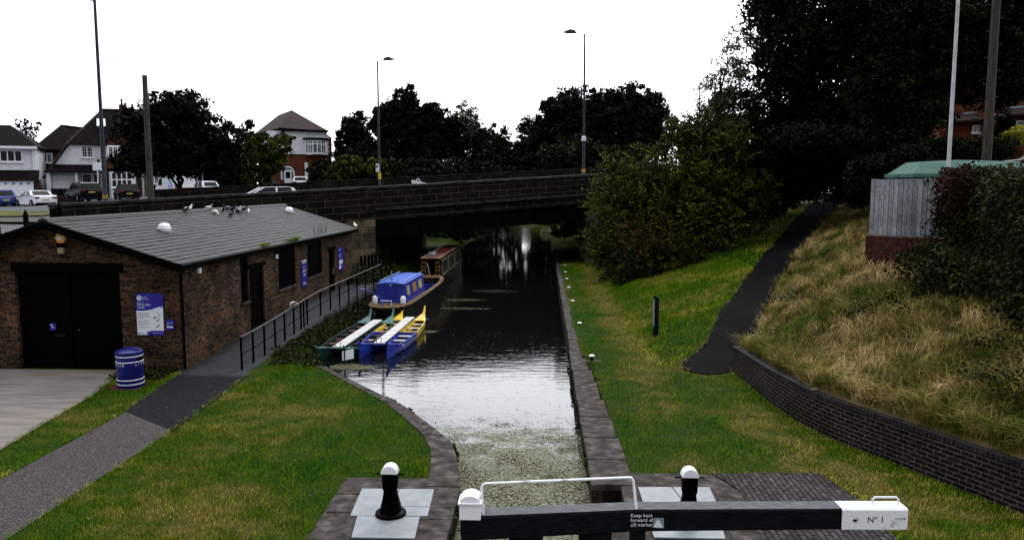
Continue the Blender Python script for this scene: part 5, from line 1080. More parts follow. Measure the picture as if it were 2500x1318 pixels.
# --- brown brick house between
h = house('dark_brick_house', 'dark brick house with a low tiled roof, set back between the two white houses', -45.6, 68.5, 3.3)
X = lambda px: (px-60)*.0362; Z = lambda py: (476-py)*.0362
f = MB(); f.box(X(70), X(170), 0, 7, -1, Z(352)); obj('wall', f, 'darkbrick', h)
rooftile(h, [[(X(60), -.4, Z(350)), (X(185), -.4, Z(350)), (X(205), 3.6, Z(288)), (X(138), 3.6, Z(288)), (X(125), 3.6, Z(281))], [(X(60), -.4, Z(350)), (X(125), 3.6, Z(281)), (X(60), 7.3, Z(350))], [(X(125), 3.6, Z(281)), (X(205), 3.6, Z(288)), (X(185), 7.3, Z(350)), (X(60), 7.3, Z(350))]])
window(h, X(84), X(112), Z(383), Z(359), 2, 1, 0, 'glass', .09, 2)
# --- left house with garage
h = house('white_garage_house', 'white rendered house cut by the left edge with a wide white garage door', -42.64, 64.5, 3.12)
X = lambda px: (px-69)*.0345; Z = lambda py: (496-py)*.0345
f = MB(); f.box(X(-130), X(69), 0, 8, -1, Z(361)); obj('wall', f, 'render', h)
f = MB()
for q in range(7): f.box(X(63)-(.0 if q % 2 else .08), X(69)+.03, -.03, .02, Z(414)+q*.26, Z(414)+q*.26+.25)
obj('quoin', f, 'pvc', h)
f = MB(); f.box(X(-130), X(76), -.5, -.38, Z(364), Z(358)); f.tube((X(62), -.08, Z(365)), (X(62), -.08, Z(415)), .05); obj('gutter', f, 'pvc', h)
rooftile(h, [[(X(78), -.5, Z(360)), (X(-12), 4, Z(300)), (X(-130), 4, Z(300)), (X(-150), -.5, Z(360))], [(X(78), -.5, Z(360)), (X(-12), 4, Z(300)), (X(78), 8.5, Z(360))]])
rooftile(h, [[(X(-100), -1.2, Z(436)), (X(79), -1.2, Z(436)), (X(76), 0, Z(415)), (X(-100), 0, Z(415))]], 'hroof', .12, 'porch_roof')
f = MB(); f.box(X(-60), X(78), -1.2, -1.1, Z(441), Z(437)); f.tube((X(75), -1.1, Z(438)), (X(75), -1.1, 0), .04); f.box(X(68), X(78), -1.0, 0, -1, Z(438)); obj('porch_pillar', f, 'darkbrick', h)
f = MB(); f.box(X(-60), X(64), -1.02, -.98, -.2, Z(442)); gd = obj('garage_door', f, 'pvc', h)
f = MB(); [f.box(X(q), X(q+8), -1.04, -1.021, Z(450), Z(445)) for q in (-26, -8, 11, 30, 48)]; obj('garage_light', f, 'signgrey', gd)
window(h, X(-20), X(36), Z(396), Z(367), 3, 1, 0, 'glass', .10)
# --- house hidden behind the street tree
h = house('shaded_brick_house', 'dark brick house mostly hidden behind the street tree, with a white bay window and porch', -35.55, 70, 3.75, radians(22), .87)
X = lambda px: (px-360)*.0372; Z = lambda py: (474-py)*.0372
f = MB(); f.box(X(358), X(566), 0, 8, -1, Z(345)); obj('wall', f, 'darkbrick', h)
f = MB(); f.box(X(440), X(500), -.03, 0, Z(385), Z(352)); obj('render_panel', f, 'render', h)
rooftile(h, [[(X(350), -.4, Z(346)), (X(570), -.4, Z(346)), (X(530), 4, Z(295)), (X(350), 4, Z(295))], [(X(570), -.4, Z(346)), (X(530), 4, Z(295)), (X(570), 8.4, Z(346))]])
f = MB(); f.prismz([(X(358), 0), (X(366), -.8), (X(384), -.8), (X(394), 0)], Z(448), Z(418)); by = obj('bay', f, 'pvc', h); window(by, X(367), X(384), Z(446), Z(420), 1, 1, -.8, 'curtain', .08)
window(h, X(395), X(418), Z(436), Z(420), 1, 1, 0, 'glass', .08); window(h, X(470), X(495), Z(382), Z(360), 2, 1, -.03, 'glass', .08)
f = MB(); [f.box(X(q), X(q)+.10, -1.2, -1.1, -.3, Z(416)) for q in (466, 478, 492)]; [f.box(X(q), X(q)+.13, -2.0, -1.88, -.3, Z(414)) for q in (553, 559)]; pr = obj('porch_post', f, 'pvc', h)
f = MB(); f.box(X(500), X(552), -1.9, -.01, -.3, Z(418)); obj('garage', f, 'darkwood', h); f = MB(); f.box(X(460), X(566), -2.1, 0, Z(416), Z(412)); obj('porch_roof', f, 'hroof', h)
# --- right white and red house
h = house('white_and_brick_house', 'house with white upper floor, red brick below, hipped brown roof and arched front door', -29.2, 82, 4.35, radians(28), .96)
X = lambda px: (px-648)*.0437; Z = lambda py: (462-py)*.0437
f = MB(); f.box(X(655), X(812), 0, 8, -1, Z(378)); obj('wall', f, 'housebrick', h)
f = MB(); f.prism([(X(655), Z(378)+.002), (X(812), Z(378)+.002), (X(812), Z(335)), (X(796), Z(323)), (X(655), Z(323))], -.08, 8.05); obj('upper_wall', f, 'render', h)
pk, pkl = (X(729), 3.6, Z(264)), (X(706), 6.5, Z(272))
rf = rooftile(h, [[(X(680), -.5, Z(316)), (X(803), -.5, Z(320)), pk], [(X(680), -.5, Z(316)), pk, pkl, (X(640), 6.5, Z(325)), (X(640), 3, Z(325))], [pk, (X(803), -.5, Z(320)), (X(818), 6, Z(338)), (X(806), 8.4, Z(322))], [pk, pkl, (X(640), 8.4, Z(325)), (X(806), 8.4, Z(322))]], 'hroof2')
rooftile(h, [[(X(780), 4.5, Z(322)), (X(822), 3.5, Z(342)), (X(808), 7, Z(304)), (X(785), 7, Z(304))]], 'hroof', .1, 'rear_roof')
f = MB(); f.box(X(680), X(803), -.46, -.36, Z(322), Z(318)); obj('gutter', f, 'black', h)
f = MB()
for q in range(8): f.box(X(806)-(0 if q % 2 else .12), X(812)+.03, -.12, -.08, Z(378)+q*.24, Z(378)+q*.24+.23)
obj('quoin', f, 'housebrick', h)
f = MB(); f.prismz([(X(742), -.08), (X(746), -.5), (X(760), -.75), (X(783), -.75), (X(798), -.5), (X(802), -.08)], Z(379), Z(343)); by = obj('bay', f, 'pvc', h)
f = MB(); f.prismz([(X(739), -.08), (X(744), -.62), (X(760), -.9), (X(784), -.9), (X(800), -.62), (X(805), -.08)], Z(343), Z(338)); obj('bay_roof', f, 'black', by)
window(by, X(760), X(783), Z(376), Z(345), 2, 2, -.755, 'curtain', .08, 0, .76)
for xa, xb, ya, yb_ in ((X(744), X(760), -.44, -.75), (X(783), X(799), -.75, -.44)):
    f = MB(); n_ = 3
    for q in range(n_): a0, a1 = xa+(xb-xa)*(q+.14)/n_, xa+(xb-xa)*(q+.86)/n_; y0, y1 = ya+(yb_-ya)*(q+.14)/n_-.03, ya+(yb_-ya)*(q+.86)/n_-.03; [f.hexa([(a0, y0, z0), (a1, y1, z0), (a1, y1+.02, z0), (a0, y0+.02, z0), (a0, y0, z1), (a1, y1, z1), (a1, y1+.02, z1), (a0, y0+.02, z1)]) for z0, z1 in ((Z(374), Z(355)), (Z(352), Z(346)))]
    obj('pane', f, 'curtain', by)
window(h, X(688), X(711), Z(376), Z(343), 2, 2, -.08, 'curtain', .08, 0, .7); f = MB(); f.box(X(729), X(735), -.14, -.08, Z(348), Z(342)); obj('alarm_box', f, 'signwhite', h)
f = MB(); cx_, cz_, rr_ = X(699), Z(424), 17*.0437
arc = [(cx_+rr_*cos(a), cz_+rr_*sin(a)) for a in [pi*q/14 for q in range(15)]]
f.prism([(cx_+rr_, Z(440))]+arc+[(cx_-rr_, Z(440))], -.06, -.005); pc = obj('porch_frame', f, 'pvc', h)
r2_ = rr_*.82; f = MB(); f.prism([(cx_+r2_, Z(438))]+[(cx_+r2_*cos(a), cz_+r2_*sin(a)) for a in [pi*q/14 for q in range(15)]]+[(cx_-r2_, Z(438))], -.08, -.061); obj('pane', f, 'curtain', pc)
f = MB(); f.box(X(690), X(708), -.12, -.081, -.2, Z(417)); dr = obj('front_door', f, 'pvc', h); f = MB(); f.box(X(693), X(705), -.135, -.121, Z(437), Z(421)); obj('pane', f, 'glass', dr)
f = MB(); f.prism([(cx_+(rr_+a_)*cos(a), cz_+(rr_+a_)*sin(a)) for a_, rng_ in ((.02, range(15)), (.18, range(14, -1, -1))) for a in [pi*q/14 for q in rng_]], -.05, -.004); obj('brick_arch', f, 'darkbrick', h)
f = MB(); f.box(X(742), X(750), -.06, -.01, Z(440), Z(398)); obj('side_window', f, 'pvc', h)
f = MB(); f.path([(X(690), 7, Z(272)), (X(690), 7, Z(266))], .05); obj('vent_pipe', f, 'darkbrick', rf)
# --- brick house on the right
h = house('orange_brick_house', 'orange brick house behind a clipped hedge at the right edge', 22.6, 46, 6.86, radians(-14), 1)
X = lambda px: (px-2260)*.0242; Z = lambda py: (360-py)*.0242
f = MB(); f.box(X(2265), X(2640), 1.2, 8, -3, Z(150)); f.box(X(2262), X(2349), 0, 1.19, -3, Z(300)); f.box(X(2350), X(2393), -.3, 1.19, -3, Z(272)); f.box(X(2394), X(2640), .2, 1.19, -3, Z(300)); obj('wall', f, 'housebrick', h)
rooftile(h, [[(X(2262), -.5, Z(306)), (X(2366), -.5, Z(300)), (X(2366), 1.2, Z(281)), (X(2290), 1.2, Z(285))]], 'hroof2', .1, 'porch_roof'); rooftile(h, [[(X(2405), -.4, Z(292)), (X(2640), -.4, Z(280)), (X(2640), 1.2, Z(262)), (X(2410), 1.2, Z(272))]], 'hroof2', .1, 'porch_roof')
f = MB(); f.hexa([(X(2320), 1.05, Z(285)), (X(2366), 1.05, Z(281)), (X(2366), 1.19, Z(281)), (X(2320), 1.19, Z(285)), (X(2320), 1.05, Z(281)), (X(2366), 1.05, Z(277)), (X(2366), 1.19, Z(277)), (X(2320), 1.19, Z(281))]); f.hexa([(X(2405), 1.05, Z(276)), (X(2640), 1.05, Z(264)), (X(2640), 1.19, Z(264)), (X(2405), 1.19, Z(276)), (X(2405), 1.05, Z(270)), (X(2640), 1.05, Z(258)), (X(2640), 1.19, Z(258)), (X(2405), 1.19, Z(270))]); f.box(X(2366), X(2394), -.36, -.3, Z(300), Z(292)); obj('fascia', f, 'signgrey', h)
window(h, X(2330), X(2352), Z(332), Z(314), 2, 1, 0, 'curtain', .06); window(h, X(2422), X(2440), Z(330), Z(305), 1, 1, .2, 'curtain', .06); window(h, X(2440), X(2480), Z(215), Z(180), 2, 1, 1.2, 'glass', .06)
rooftile(h, [[(X(2255), .7, Z(152)), (X(2650), .7, Z(152)), (X(2650), 4.5, Z(80)), (X(2255), 4.5, Z(80))]])

# ================================================================== CARS
def car(lab, x, y, z, rz, paint, L=4.1, W=1.75, Hh=1.45, kind='hatch', roofwhite=False, plate=True):
    """local: length along y, rear at y=0 facing -y, nose at y=L"""
    t = thing('parked_car', lab, 'car', (x, y, z), rz, 'cars near the houses and bridge'); hw = W/2; t.scale = (.86, .86, .86)
    if kind == 'hatch': low = [(.06, .28), (.0, .55), (.03, .88), (.10, .98), (L*.68, .96), (L*.93, .80), (L-.02, .62), (L, .35), (L-.1, .24)]; gh = [(.12, .96), (.42, Hh-.07), (.75, Hh), (L*.50, Hh-.02), (L*.72, .94)]
    elif kind == 'saloon': low = [(.06, .28), (.0, .6), (.04, .92), (.16, 1.0), (.85, 1.02), (L*.68, .96), (L*.93, .82), (L-.02, .62), (L, .35), (L-.1, .24)]; gh = [(.72, 1.0), (1.25, Hh-.04), (1.7, Hh), (L*.50, Hh-.02), (L*.70, .94)]
    else: low = [(.06, .36), (.0, .7), (.03, 1.05), (.10, 1.15), (L*.70, 1.10), (L*.93, 1.0), (L-.02, .75), (L, .42), (L-.1, .3)]; gh = [(.08, 1.12), (.30, Hh-.08), (.6, Hh), (L*.55, Hh-.02), (L*.74, 1.08)]
    f = MB(); n = len(low); vs = []
    for xx, ins in ((-hw+.08, .06), (-hw, 0), (hw, 0), (hw-.08, .06)):
        for yy, zz in low: vs.append((xx, yy+(.0 if ins == 0 else (.05 if yy < L/2 else -.05)), zz+(0 if ins == 0 or zz < .4 else .015)))
    f.add(vs, [(a*n+i, a*n+(i+1) % n, (a+1)*n+(i+1) % n, (a+1)*n+i) for a in range(3) for i in range(n)]+[tuple(range(n-1, -1, -1)), tuple(3*n+i for i in range(n))]); body = obj('body', f, paint, t, bevel=.03, smooth=True)
    def gring(xs_, zoff=0): return [(xs_*(1-.16*(zz-.95)/(Hh-.95)), yy, zz+zoff) for yy, zz in gh]
    f = MB(); A, B = gring(-hw+.06), gring(hw-.06); m_ = len(gh); f.add(A+B, [(i, i+1, m_+i+1, m_+i) for i in range(m_-1)]+[tuple(range(m_-1, -1, -1)), tuple(m_+i for i in range(m_)), (0, m_, 2*m_-1, m_-1)]); obj('windows', f, 'carglass', t)
    f = MB()   # roof skin and pillars
    def sk(i, j, w=1.0):
        a, b = gh[i], gh[j]; ha = (hw-.05)*(1-.16*(a[1]-.95)/(Hh-.95)); hb = (hw-.05)*(1-.16*(b[1]-.95)/(Hh-.95)); return ha, hb, a, b
    for i, j in ((1, 2), (2, 3)): ha, hb, a, b = sk(i, j); f.hexa([(-ha, a[0], a[1]-.05), (ha, a[0], a[1]-.05), (hb, b[0], b[1]-.05), (-hb, b[0], b[1]-.05), (-ha*.94, a[0], a[1]+.02), (ha*.94, a[0], a[1]+.02), (hb*.94, b[0], b[1]+.02), (-hb*.94, b[0], b[1]+.02)])
    for sx in (-1, 1):
        for i, j, w_ in ((0, 1, .13), (4, 3, .07)):
            ha, hb, a, b = sk(i, j); f.hexa([(sx*ha, a[0]-.02, a[1]), (sx*ha, a[0]+w_*1.6, a[1]), (sx*(ha-w_), a[0]+.02, a[1]), (sx*(ha-w_), a[0]-.02, a[1]), (sx*hb, b[0]-.02, b[1]), (sx*hb, b[0]+w_*1.6, b[1]), (sx*(hb-w_), b[0]+.02, b[1]), (sx*(hb-w_), b[0]-.02, b[1])])
        yy = (gh[1][0]+gh[3][0])/2+.2; f.hexa([(sx*(hw-.052), yy-.05, .96), (sx*(hw-.052), yy+.05, .96), (sx*(hw-.1), yy+.05, .96), (sx*(hw-.1), yy-.05, .96), (sx*(hw-.052)*.84, yy-.05, Hh-.02), (sx*(hw-.052)*.84, yy+.05, Hh-.02), (sx*(hw-.12)*.84, yy+.05, Hh-.02), (sx*(hw-.12)*.84, yy-.05, Hh-.02)])
    obj('roof', f, paint, t)
    for sx in (-1, 1):
        for yy in (.78, L-.85):
            f = MB(); f.tube((sx*(hw-.2), yy, .32), (sx*(hw+.005), yy, .32), .32, n=20); f2 = obj('wheel', f, 'tyre', t); f = MB(); f.tube((sx*(hw-.02), yy, .32), (sx*(hw+.012), yy, .32), .20, n=16); obj('rim', f, 'alloy', f2)
        zl = .80 if kind != 'suv' else .98; f = MB(); f.box(min(sx*(hw-.42), sx*(hw-.03)), max(sx*(hw-.42), sx*(hw-.03)), -.015, .08, zl-.06, zl+.10); obj('tail_light', f, 'tail', t, bevel=.02)
        f = MB(); f.box(min(sx*(hw-.45), sx*(hw-.05)), max(sx*(hw-.45), sx*(hw-.05)), L-.12, L+.005, .60, .74); obj('headlight', f, 'steel', t, bevel=.02)
        f = MB(); f.box(min(sx*(hw-.02), sx*(hw+.16)), max(sx*(hw-.02), sx*(hw+.16)), L*.66, L*.66+.1, .93, 1.07); obj('mirror', f, paint, t, bevel=.02)
    f = MB(); f.box(-.26, .26, -.02, .01, .58 if kind != 'suv' else .82, .69 if kind != 'suv' else .93); obj('number_plate', f, 'plate', t)
    f = MB(); f.box(-hw+.12, hw-.12, -.022, .10, .24, .40); obj('bumper', f, 'carblack', t, bevel=.02); return t
def cz(x, y, dz=.07): return float(ROADZ(x, y))+dz
def carp(px, Y, *a, **k): x = (px-1325)/1900*Y*1.0; return x
def pcar(lab, px, Y, rz, paint, zz=None, **k):
    x = (px-1325)*Y/1900.0; return car(lab, x, Y, cz(x, Y) if zz is None else zz, rz, paint, **k)
pcar('white saloon car parked on the road in front of the left houses', 88, 56.5, radians(54), 'carwhite', zz=3.02, L=4.7, W=1.85, Hh=1.42, kind='saloon')
pcar('blue car cut off by the left edge of the picture', -14, 57.5, radians(50), 'carblue', zz=2.98, L=4.3, Hh=1.5)
pcar('black off-roader parked in front of the white garage', 206, 57.5, radians(48), 'carblack', zz=3.38, L=4.5, W=1.9, Hh=1.7, kind='suv')
pcar('black hatchback parked below the bay windows', 302, 60, radians(36), 'carblack', zz=3.45, L=4.2, Hh=1.5)
pcar('small white hatchback parked beside the van under the street tree', 509, 63, radians(46), 'carwhite', zz=3.72, L=3.95, W=1.7, Hh=1.46)
pcar('small white hatchback parked by the arched front door', 731, 76, radians(19), 'carwhite', zz=4.28, L=3.9, W=1.72, Hh=1.45)
pcar('dark hatchback half hidden between the small trees and the front door', 655, 78, radians(25), 'carblack', zz=4.1, L=4, Hh=1.45)
t = car('white estate car driving over the bridge, only its roof above the parapet', -14.4, 45.4, 3.22, math.atan2(U[1], U[0])+pi/2, 'carwhite', L=4.6, W=1.8, Hh=1.50)
t = car('black saloon parked on the road at the right edge behind the green cabinet', 19.3, 33.2, 4.78, radians(-94), 'carblack', L=4.6, W=1.85, Hh=1.42, kind='saloon')
# van
t = thing('panel_van', 'white works van with orange and yellow hazard stripes on its back', 'van', (-28.75, 62, 3.62), radians(46)); L, hw = 5.2, .96; t.scale = (.86, .86, .86)
f = MB(); f.prismx([(0, .35), (.02, 1.0), (.14, 2.02), (.3, 2.1), (L-1.6, 2.1), (L-1.0, 1.85), (L-.35, 1.15), (L, .95), (L, .35)], -hw, hw); bd = obj('body', f, 'carwhite', t, bevel=.06, smooth=True)
f = MB()
for k_ in range(8):
    x0 = -hw+.06+k_*.235; f.add([(x0, -.02, .40), (x0+.12, -.02, .40), (x0-.14+.12, -.005, .98), (x0-.14, -.005, .98)], [(0, 1, 2, 3)])
obj('hazard_stripe', f, 'hazyel', t); f = MB(); f.box(-hw+.0, hw-.0, -.012, .05, .38, .99); obj('hazard_panel', f, 'orange', t)
for sx in (-1, 1):
    f = MB(); f.box(min(sx*.08, sx*(hw-.14)), max(sx*.08, sx*(hw-.14)), .06, .10, 1.3, 1.85); obj('rear_door', f, 'pvc', t)
    for yy in (.9, L-.9): f = MB(); f.tube((sx*(hw-.2), yy, .34), (sx*(hw+.01), yy, .34), .34, n=18); w_ = obj('wheel', f, 'tyre', t); f = MB(); f.tube((sx*(hw-.02), yy, .34), (sx*(hw+.02), yy, .34), .2, n=14); obj('rim', f, 'alloy', w_)
    f = MB(); f.box(min(sx*(hw-.12), sx*(hw+.002)), max(sx*(hw-.12), sx*(hw+.002)), -.02, .08, 1.0, 1.3); obj('tail_light', f, 'tail', t)
    f = MB(); f.add([(sx*(hw+.012), .5, 1.0), (sx*(hw+.012), .9, 1.0), (sx*(hw+.012), 1.7, 1.75), (sx*(hw+.012), 1.2, 1.75)], [(0, 1, 2, 3)]); f.add([(sx*(hw+.012), 1.1, .9), (sx*(hw+.012), 1.5, .9), (sx*(hw+.012), 1.9, 1.25), (sx*(hw+.012), 1.6, 1.3)], [(0, 1, 2, 3)]); obj('livery_flash', f, 'signlite', t)
    f = MB(); f.add([(sx*(hw+.01), L-1.9, 1.2), (sx*(hw+.01), L-.75, 1.2), (sx*(hw+.01), L-1.15, 1.78), (sx*(hw+.01), L-1.9, 1.85)], [(0, 1, 2, 3)]); obj('window', f, 'glass', t)
f = MB(); f.box(-hw+.1, hw-.1, .8, 3.0, 2.12, 2.16); f.path([(-.7, .4, 2.2), (-.7, 3.4, 2.25)], .03); f.path([(.1, .4, 2.2), (.1, 3.4, 2.25)], .03); obj('roof_rack', f, 'alloy', t)

# ================================================================== LEFT GATE POSTS, RAILS, WHEELIE BINS
for (x, y, z, h, lab, w_) in ((-16.45, 24.2, 2.5, 1.32, 'slim black spiked post standing alone above the store roof', .055), (-17.1, 27.0, 2.55, 1.48, 'slim black spiked gate post against the end of the bridge wall', .06)):
    t = thing('spiked_post', lab, 'gate post', (x, y, z)); f = MB(); f.box(-w_, w_, -w_, w_, -.4, h-.2); f.add([(-w_, -w_, h-.199), (w_, -w_, h-.199), (w_, w_, h-.199), (-w_, w_, h-.199), (0, 0, h)], [(3, 2, 1, 0), (0, 1, 4), (1, 2, 4), (2, 3, 4), (3, 0, 4)]); obj('post', f, 'black', t)
    f = MB(); f.box(-w_*1.3, w_*1.3, -w_*1.3, w_*1.3, h*.45, h*.5); obj('collar', f, 'black', t)
t = thing('gate_stub', 'short black gate post with a flat cap beside the spiked post', 'gate post', (-17.28, 26.9, 2.55)); f = MB(); f.box(-.07, .07, -.07, .07, -.4, 1.15); obj('post', f, 'black', t); f = MB(); f.box(-.09, .09, -.09, .09, 1.152, 1.2); obj('cap', f, 'black', t)
t = thing('mesh_barrier', 'low metal mesh barrier at the left edge above the store roof', 'barrier', (-17.6, 23.6, 2.52)); f = MB(); f.path([(-4, -.6, .62), (0, .55, .72)], .03); f.path([(-4, -.6, .1), (0, .55, .1)], .02); obj('rail', f, 'polegrey', t)
f = MB(); [f.tube((-4+k_*.08, -.6+k_*.023, .1), (-4+k_*.08, -.6+k_*.023, .64), .006, n=4) for k_ in range(50)]; o = obj('mesh', f, 'polegrey', t)
for xx, yy in ((.03, .56), (.22, .6)): f = MB(); f.box(xx-.05, xx+.05, yy-.05, yy+.05, -.3, .74); obj('post', f, 'black', t)
for k_, (px, Y) in enumerate(((118, 61), (130, 61.3))):
    x = (px-1325)*Y/1900; t = thing('wheelie_bin', ['dark wheelie bin left of the white garage door', 'dark wheelie bin right beside the garage door'][k_], 'wheelie bin', (x, Y, 3.35), 0, 'wheelie bins by the garage'); f = MB(); f.hexa([(-.22, -.25, 0), (.22, -.25, 0), (.22, .25, 0), (-.22, .25, 0), (-.29, -.33, .98), (.29, -.33, .98), (.29, .33, .98), (-.29, .33, .98)]); b_ = obj('body', f, 'carblack', t); f = MB(); f.box(-.3, .3, -.36, .36, .982, 1.05); obj('lid', f, 'carblack', t, bevel=.02)
f = MB()
for k_ in range(6): f.box(-38.6+k_*.55, -38.6+(k_+1)*.55, 58.6, 58.85, 2.2, 4.15-k_*.12)
tag(obj('garden_wall', f, 'darkbrick'), 'dark stepped brick garden wall between the left driveways', 'wall')
# plastic crate on the bridge parapet
t = thing('plastic_crate', 'broken white plastic crate standing on the bridge parapet', 'crate', (*bs(2.45, .2), par_z(2.45))); t.rotation_euler = (0, 0, math.atan2(U[1], U[0])); f = MB(); f.hexa([(-.3, -.1, 0), (.42, -.1, 0), (.42, .1, 0), (-.3, .1, 0), (-.32, -.12, .2), (.44, -.12, .04), (.44, .12, .04), (-.32, .12, .2)]); obj('body', f, 'pvc', t)
f = MB(); f.path([(-.1, 0, .12), (-.06, 0, .24), (.05, 0, .26), (.14, 0, .1)], .015); obj('handle', f, 'pvc', t)

# ================================================================== FENCE PANEL, CABINET, BARRIER
t = thing('board_fence', 'silvery vertical board fence panel on a red brick base above the bank', 'fence', (8.86, 21.5, 2.4)); dx, dy = 1.6, -1.45; L = math.hypot(dx, dy); t.rotation_euler = (0, 0, math.atan2(dy, dx))
f = MB(); x = 0
while x < L: w_ = random.uniform(.085, .125); f.box(x+.002, min(x+w_, L)-.002, -.01+random.uniform(-.004, .004), .02, .82, 2.31+random.uniform(-.008, .004)); x += w_
obj('boards', f, 'greywood', t); f = MB(); f.box(0, L, .021, .06, 1.0, 1.08); f.box(0, L, .021, .06, 2.05, 2.13); f.box(-.0, .09, .021, .11, .2, 2.3); obj('frame', f, 'greywood', t)
f = MB(); f.box(-.06, L+2.2, -.04, .19, -1.2, .79); obj('brick_base', f, 'redbrick', t)
t = thing('green_cabinet', 'large teal green cabinet with a sloping roof behind the board fence', 'cabinet', (11.15, 24.0, 3.17))
f = MB(); f.box(.0, 3.7, 0, 1.8, -.6, 1.62); obj('body', f, 'green', t, bevel=.02)
f = MB(); f.hexa([(-.08, -.08, 1.622), (3.78, -.08, 1.622), (3.78, 1.88, 1.622), (-.08, 1.88, 1.622), (-.08, -.08, 1.74), (3.78, -.08, 1.74), (3.78, 1.88, 1.74), (-.08, 1.88, 1.74)]); rf = obj('eaves', f, 'green', t, bevel=.01)
f = MB(); f.add([(-.02, -.02, 1.742), (3.72, -.02, 1.742), (3.72, 1.82, 1.742), (-.02, 1.82, 1.742), (.38, .45, 2.10), (1.5, .55, 2.16), (3.35, .5, 2.10), (3.35, 1.4, 2.1), (1.5, 1.4, 2.16), (.38, 1.4, 2.1)], [(3, 2, 1, 0), (0, 1, 6, 5, 4), (1, 2, 7, 6), (2, 3, 9, 8, 7), (3, 0, 4, 9), (4, 5, 8, 9), (5, 6, 7, 8)]); obj('roof', f, 'green', t)
f = MB(); f.box(.25, .9, -.14, -.001, 1.45, 1.6); f.box(1.1, 1.7, -.12, -.001, 1.45, 1.61); obj('vent_hood', f, 'green', t, bevel=.02)
t = thing('path_barrier', 'pale two bar barrier at the dark top of the hill path', 'barrier', (16.15, 44.6, 3.66)); f = MB(); f.box(-.36, .36, 0, .06, .80, .89); f.box(-.32, .32, 0, .06, .46, .53); obj('bar', f, 'white', t, bevel=.01); f = MB(); f.box(-.34, -.28, .061, .12, -.9, .88); f.box(.28, .34, .061, .12, -.9, .88); obj('post', f, 'black', t)
t = thing('brick_planter', 'low brick wall planter under the golden shrub', 'planter', (23.0, 38.5, 5.5)); f = MB(); f.box(-.4, 6, 0, 1.2, -.5, .95); obj('wall', f, 'housebrick', t); f = MB(); f.box(-.46, 6, -.06, 1.26, .951, 1.02); obj('coping', f, 'kerb', t)

# ================================================================== BIRDS
def bird(lab, x, y, z, rz, m='pigdark', m2='piggrey', s=1.0, peck=False, group='pigeons on the store roof', cat='pigeon'):
    t = thing('pigeon', lab, cat, (x, y, z), rz, group); t.scale = (s, s, s)
    f = MB(); up = -.02 if peck else .10
    pts = [(0, -.19, .075), (0, -.12, .085), (0, -.06, .10), (0, 0, .115), (0, .06, .135 if not peck else .11), (0, .095, .17 if not peck else .09), (0, .105, .215 if not peck else .055), (0, .12, .245 if not peck else .03), (0, .15, .24 if not peck else .015)]
    f.path(pts, [.014, .03, .052, .062, .055, .038, .026, .027, .012], 10); b = obj('body', f, m, t, smooth=True)
    f = MB(); f.ball((-.048, -.04, .12), .016, .10, .04); f.ball((.048, -.04, .12), .016, .10, .04); obj('wing', f, m2, b, smooth=True)
    f = MB(); p = pts[-1]; f.tube(p, (0, p[1]+.035, p[2]-.008), .008, .002, 6); obj('beak', f, 'beak', b)
    f = MB(); f.tube((-.02, 0, .07), (-.022, .005, -.01), .005, n=5); f.tube((.02, 0, .07), (.022, .005, -.01), .005, n=5); obj('leg', f, 'beak', b)
def roofpt(ly, fr): lx = -BW/2*fr; return wpt(lx, ly, EZ+(RZ-EZ)*fr+.035)
bl = [(6.95, 1.0, 'pigwhite', 'pigwhite', 2.2, 'white pigeon upright on the roof ridge, tallest of the flock', False, .06), (6.55, .97, 'pigdark', 'pigdark', 1.9, 'dark pigeon on the ridge just left of the tall white one', False, .03), (8.5, 1.0, 'piggrey', 'pigwhite', 2.6, 'grey and white pigeon alone on the ridge, right of the white one', False, .06),
      (8.0, .86, 'pigwhite', 'pigwhite', 1.2, 'white pigeon pecking on the tiles, leftmost below the ridge', True, 0), (8.9, .90, 'pigdark', 'pigwhite', .6, 'black and white pigeon just right of the pecking white one', False, 0), (8.45, .74, 'pigdark', 'pigdark', 2.8, 'dark pigeon lowest down the roof slope', False, 0),
      (9.7, .96, 'piggrey', 'piggrey', 4.2, 'grey pigeon in the cluster nearest the ridge', True, 0), (9.9, .92, 'pigdark', 'pigdark', 1.0, 'dark pigeon at the top of the tight cluster', False, 0), (10.0, .86, 'pigwhite', 'piggrey', .9, 'pale breasted pigeon in the middle of the cluster', False, 0),
      (9.7, .82, 'piggrey', 'pigdark', 1.3, 'grey pigeon lowest in the cluster', True, 0), (10.4, .86, 'pigdark', 'pigdark', 2.0, 'dark pigeon at the right of the cluster', False, 0), (10.55, .82, 'pigwhite', 'piggrey', .3, 'white headed pigeon at the far right of the cluster', True, 0)]
for ly, fr, a, b, rz, lab, pk_, dz in bl: p = roofpt(ly, fr); bird(lab, p[0], p[1], p[2]+dz*0, rz+pi, a, b, .92, pk_)
p = wpt(.15, BL+.1, EZ+.0); bird('white pigeon at the far eaves corner of the store roof', p[0], p[1], p[2], .6, 'pigwhite', 'pigwhite', .95)
bird('white gull perched on the handrail', rx(22.33), 22.33, ramp_z(22.33)+.87, 1.8, 'pigwhite', 'piggrey', .75, True, None, 'gull')
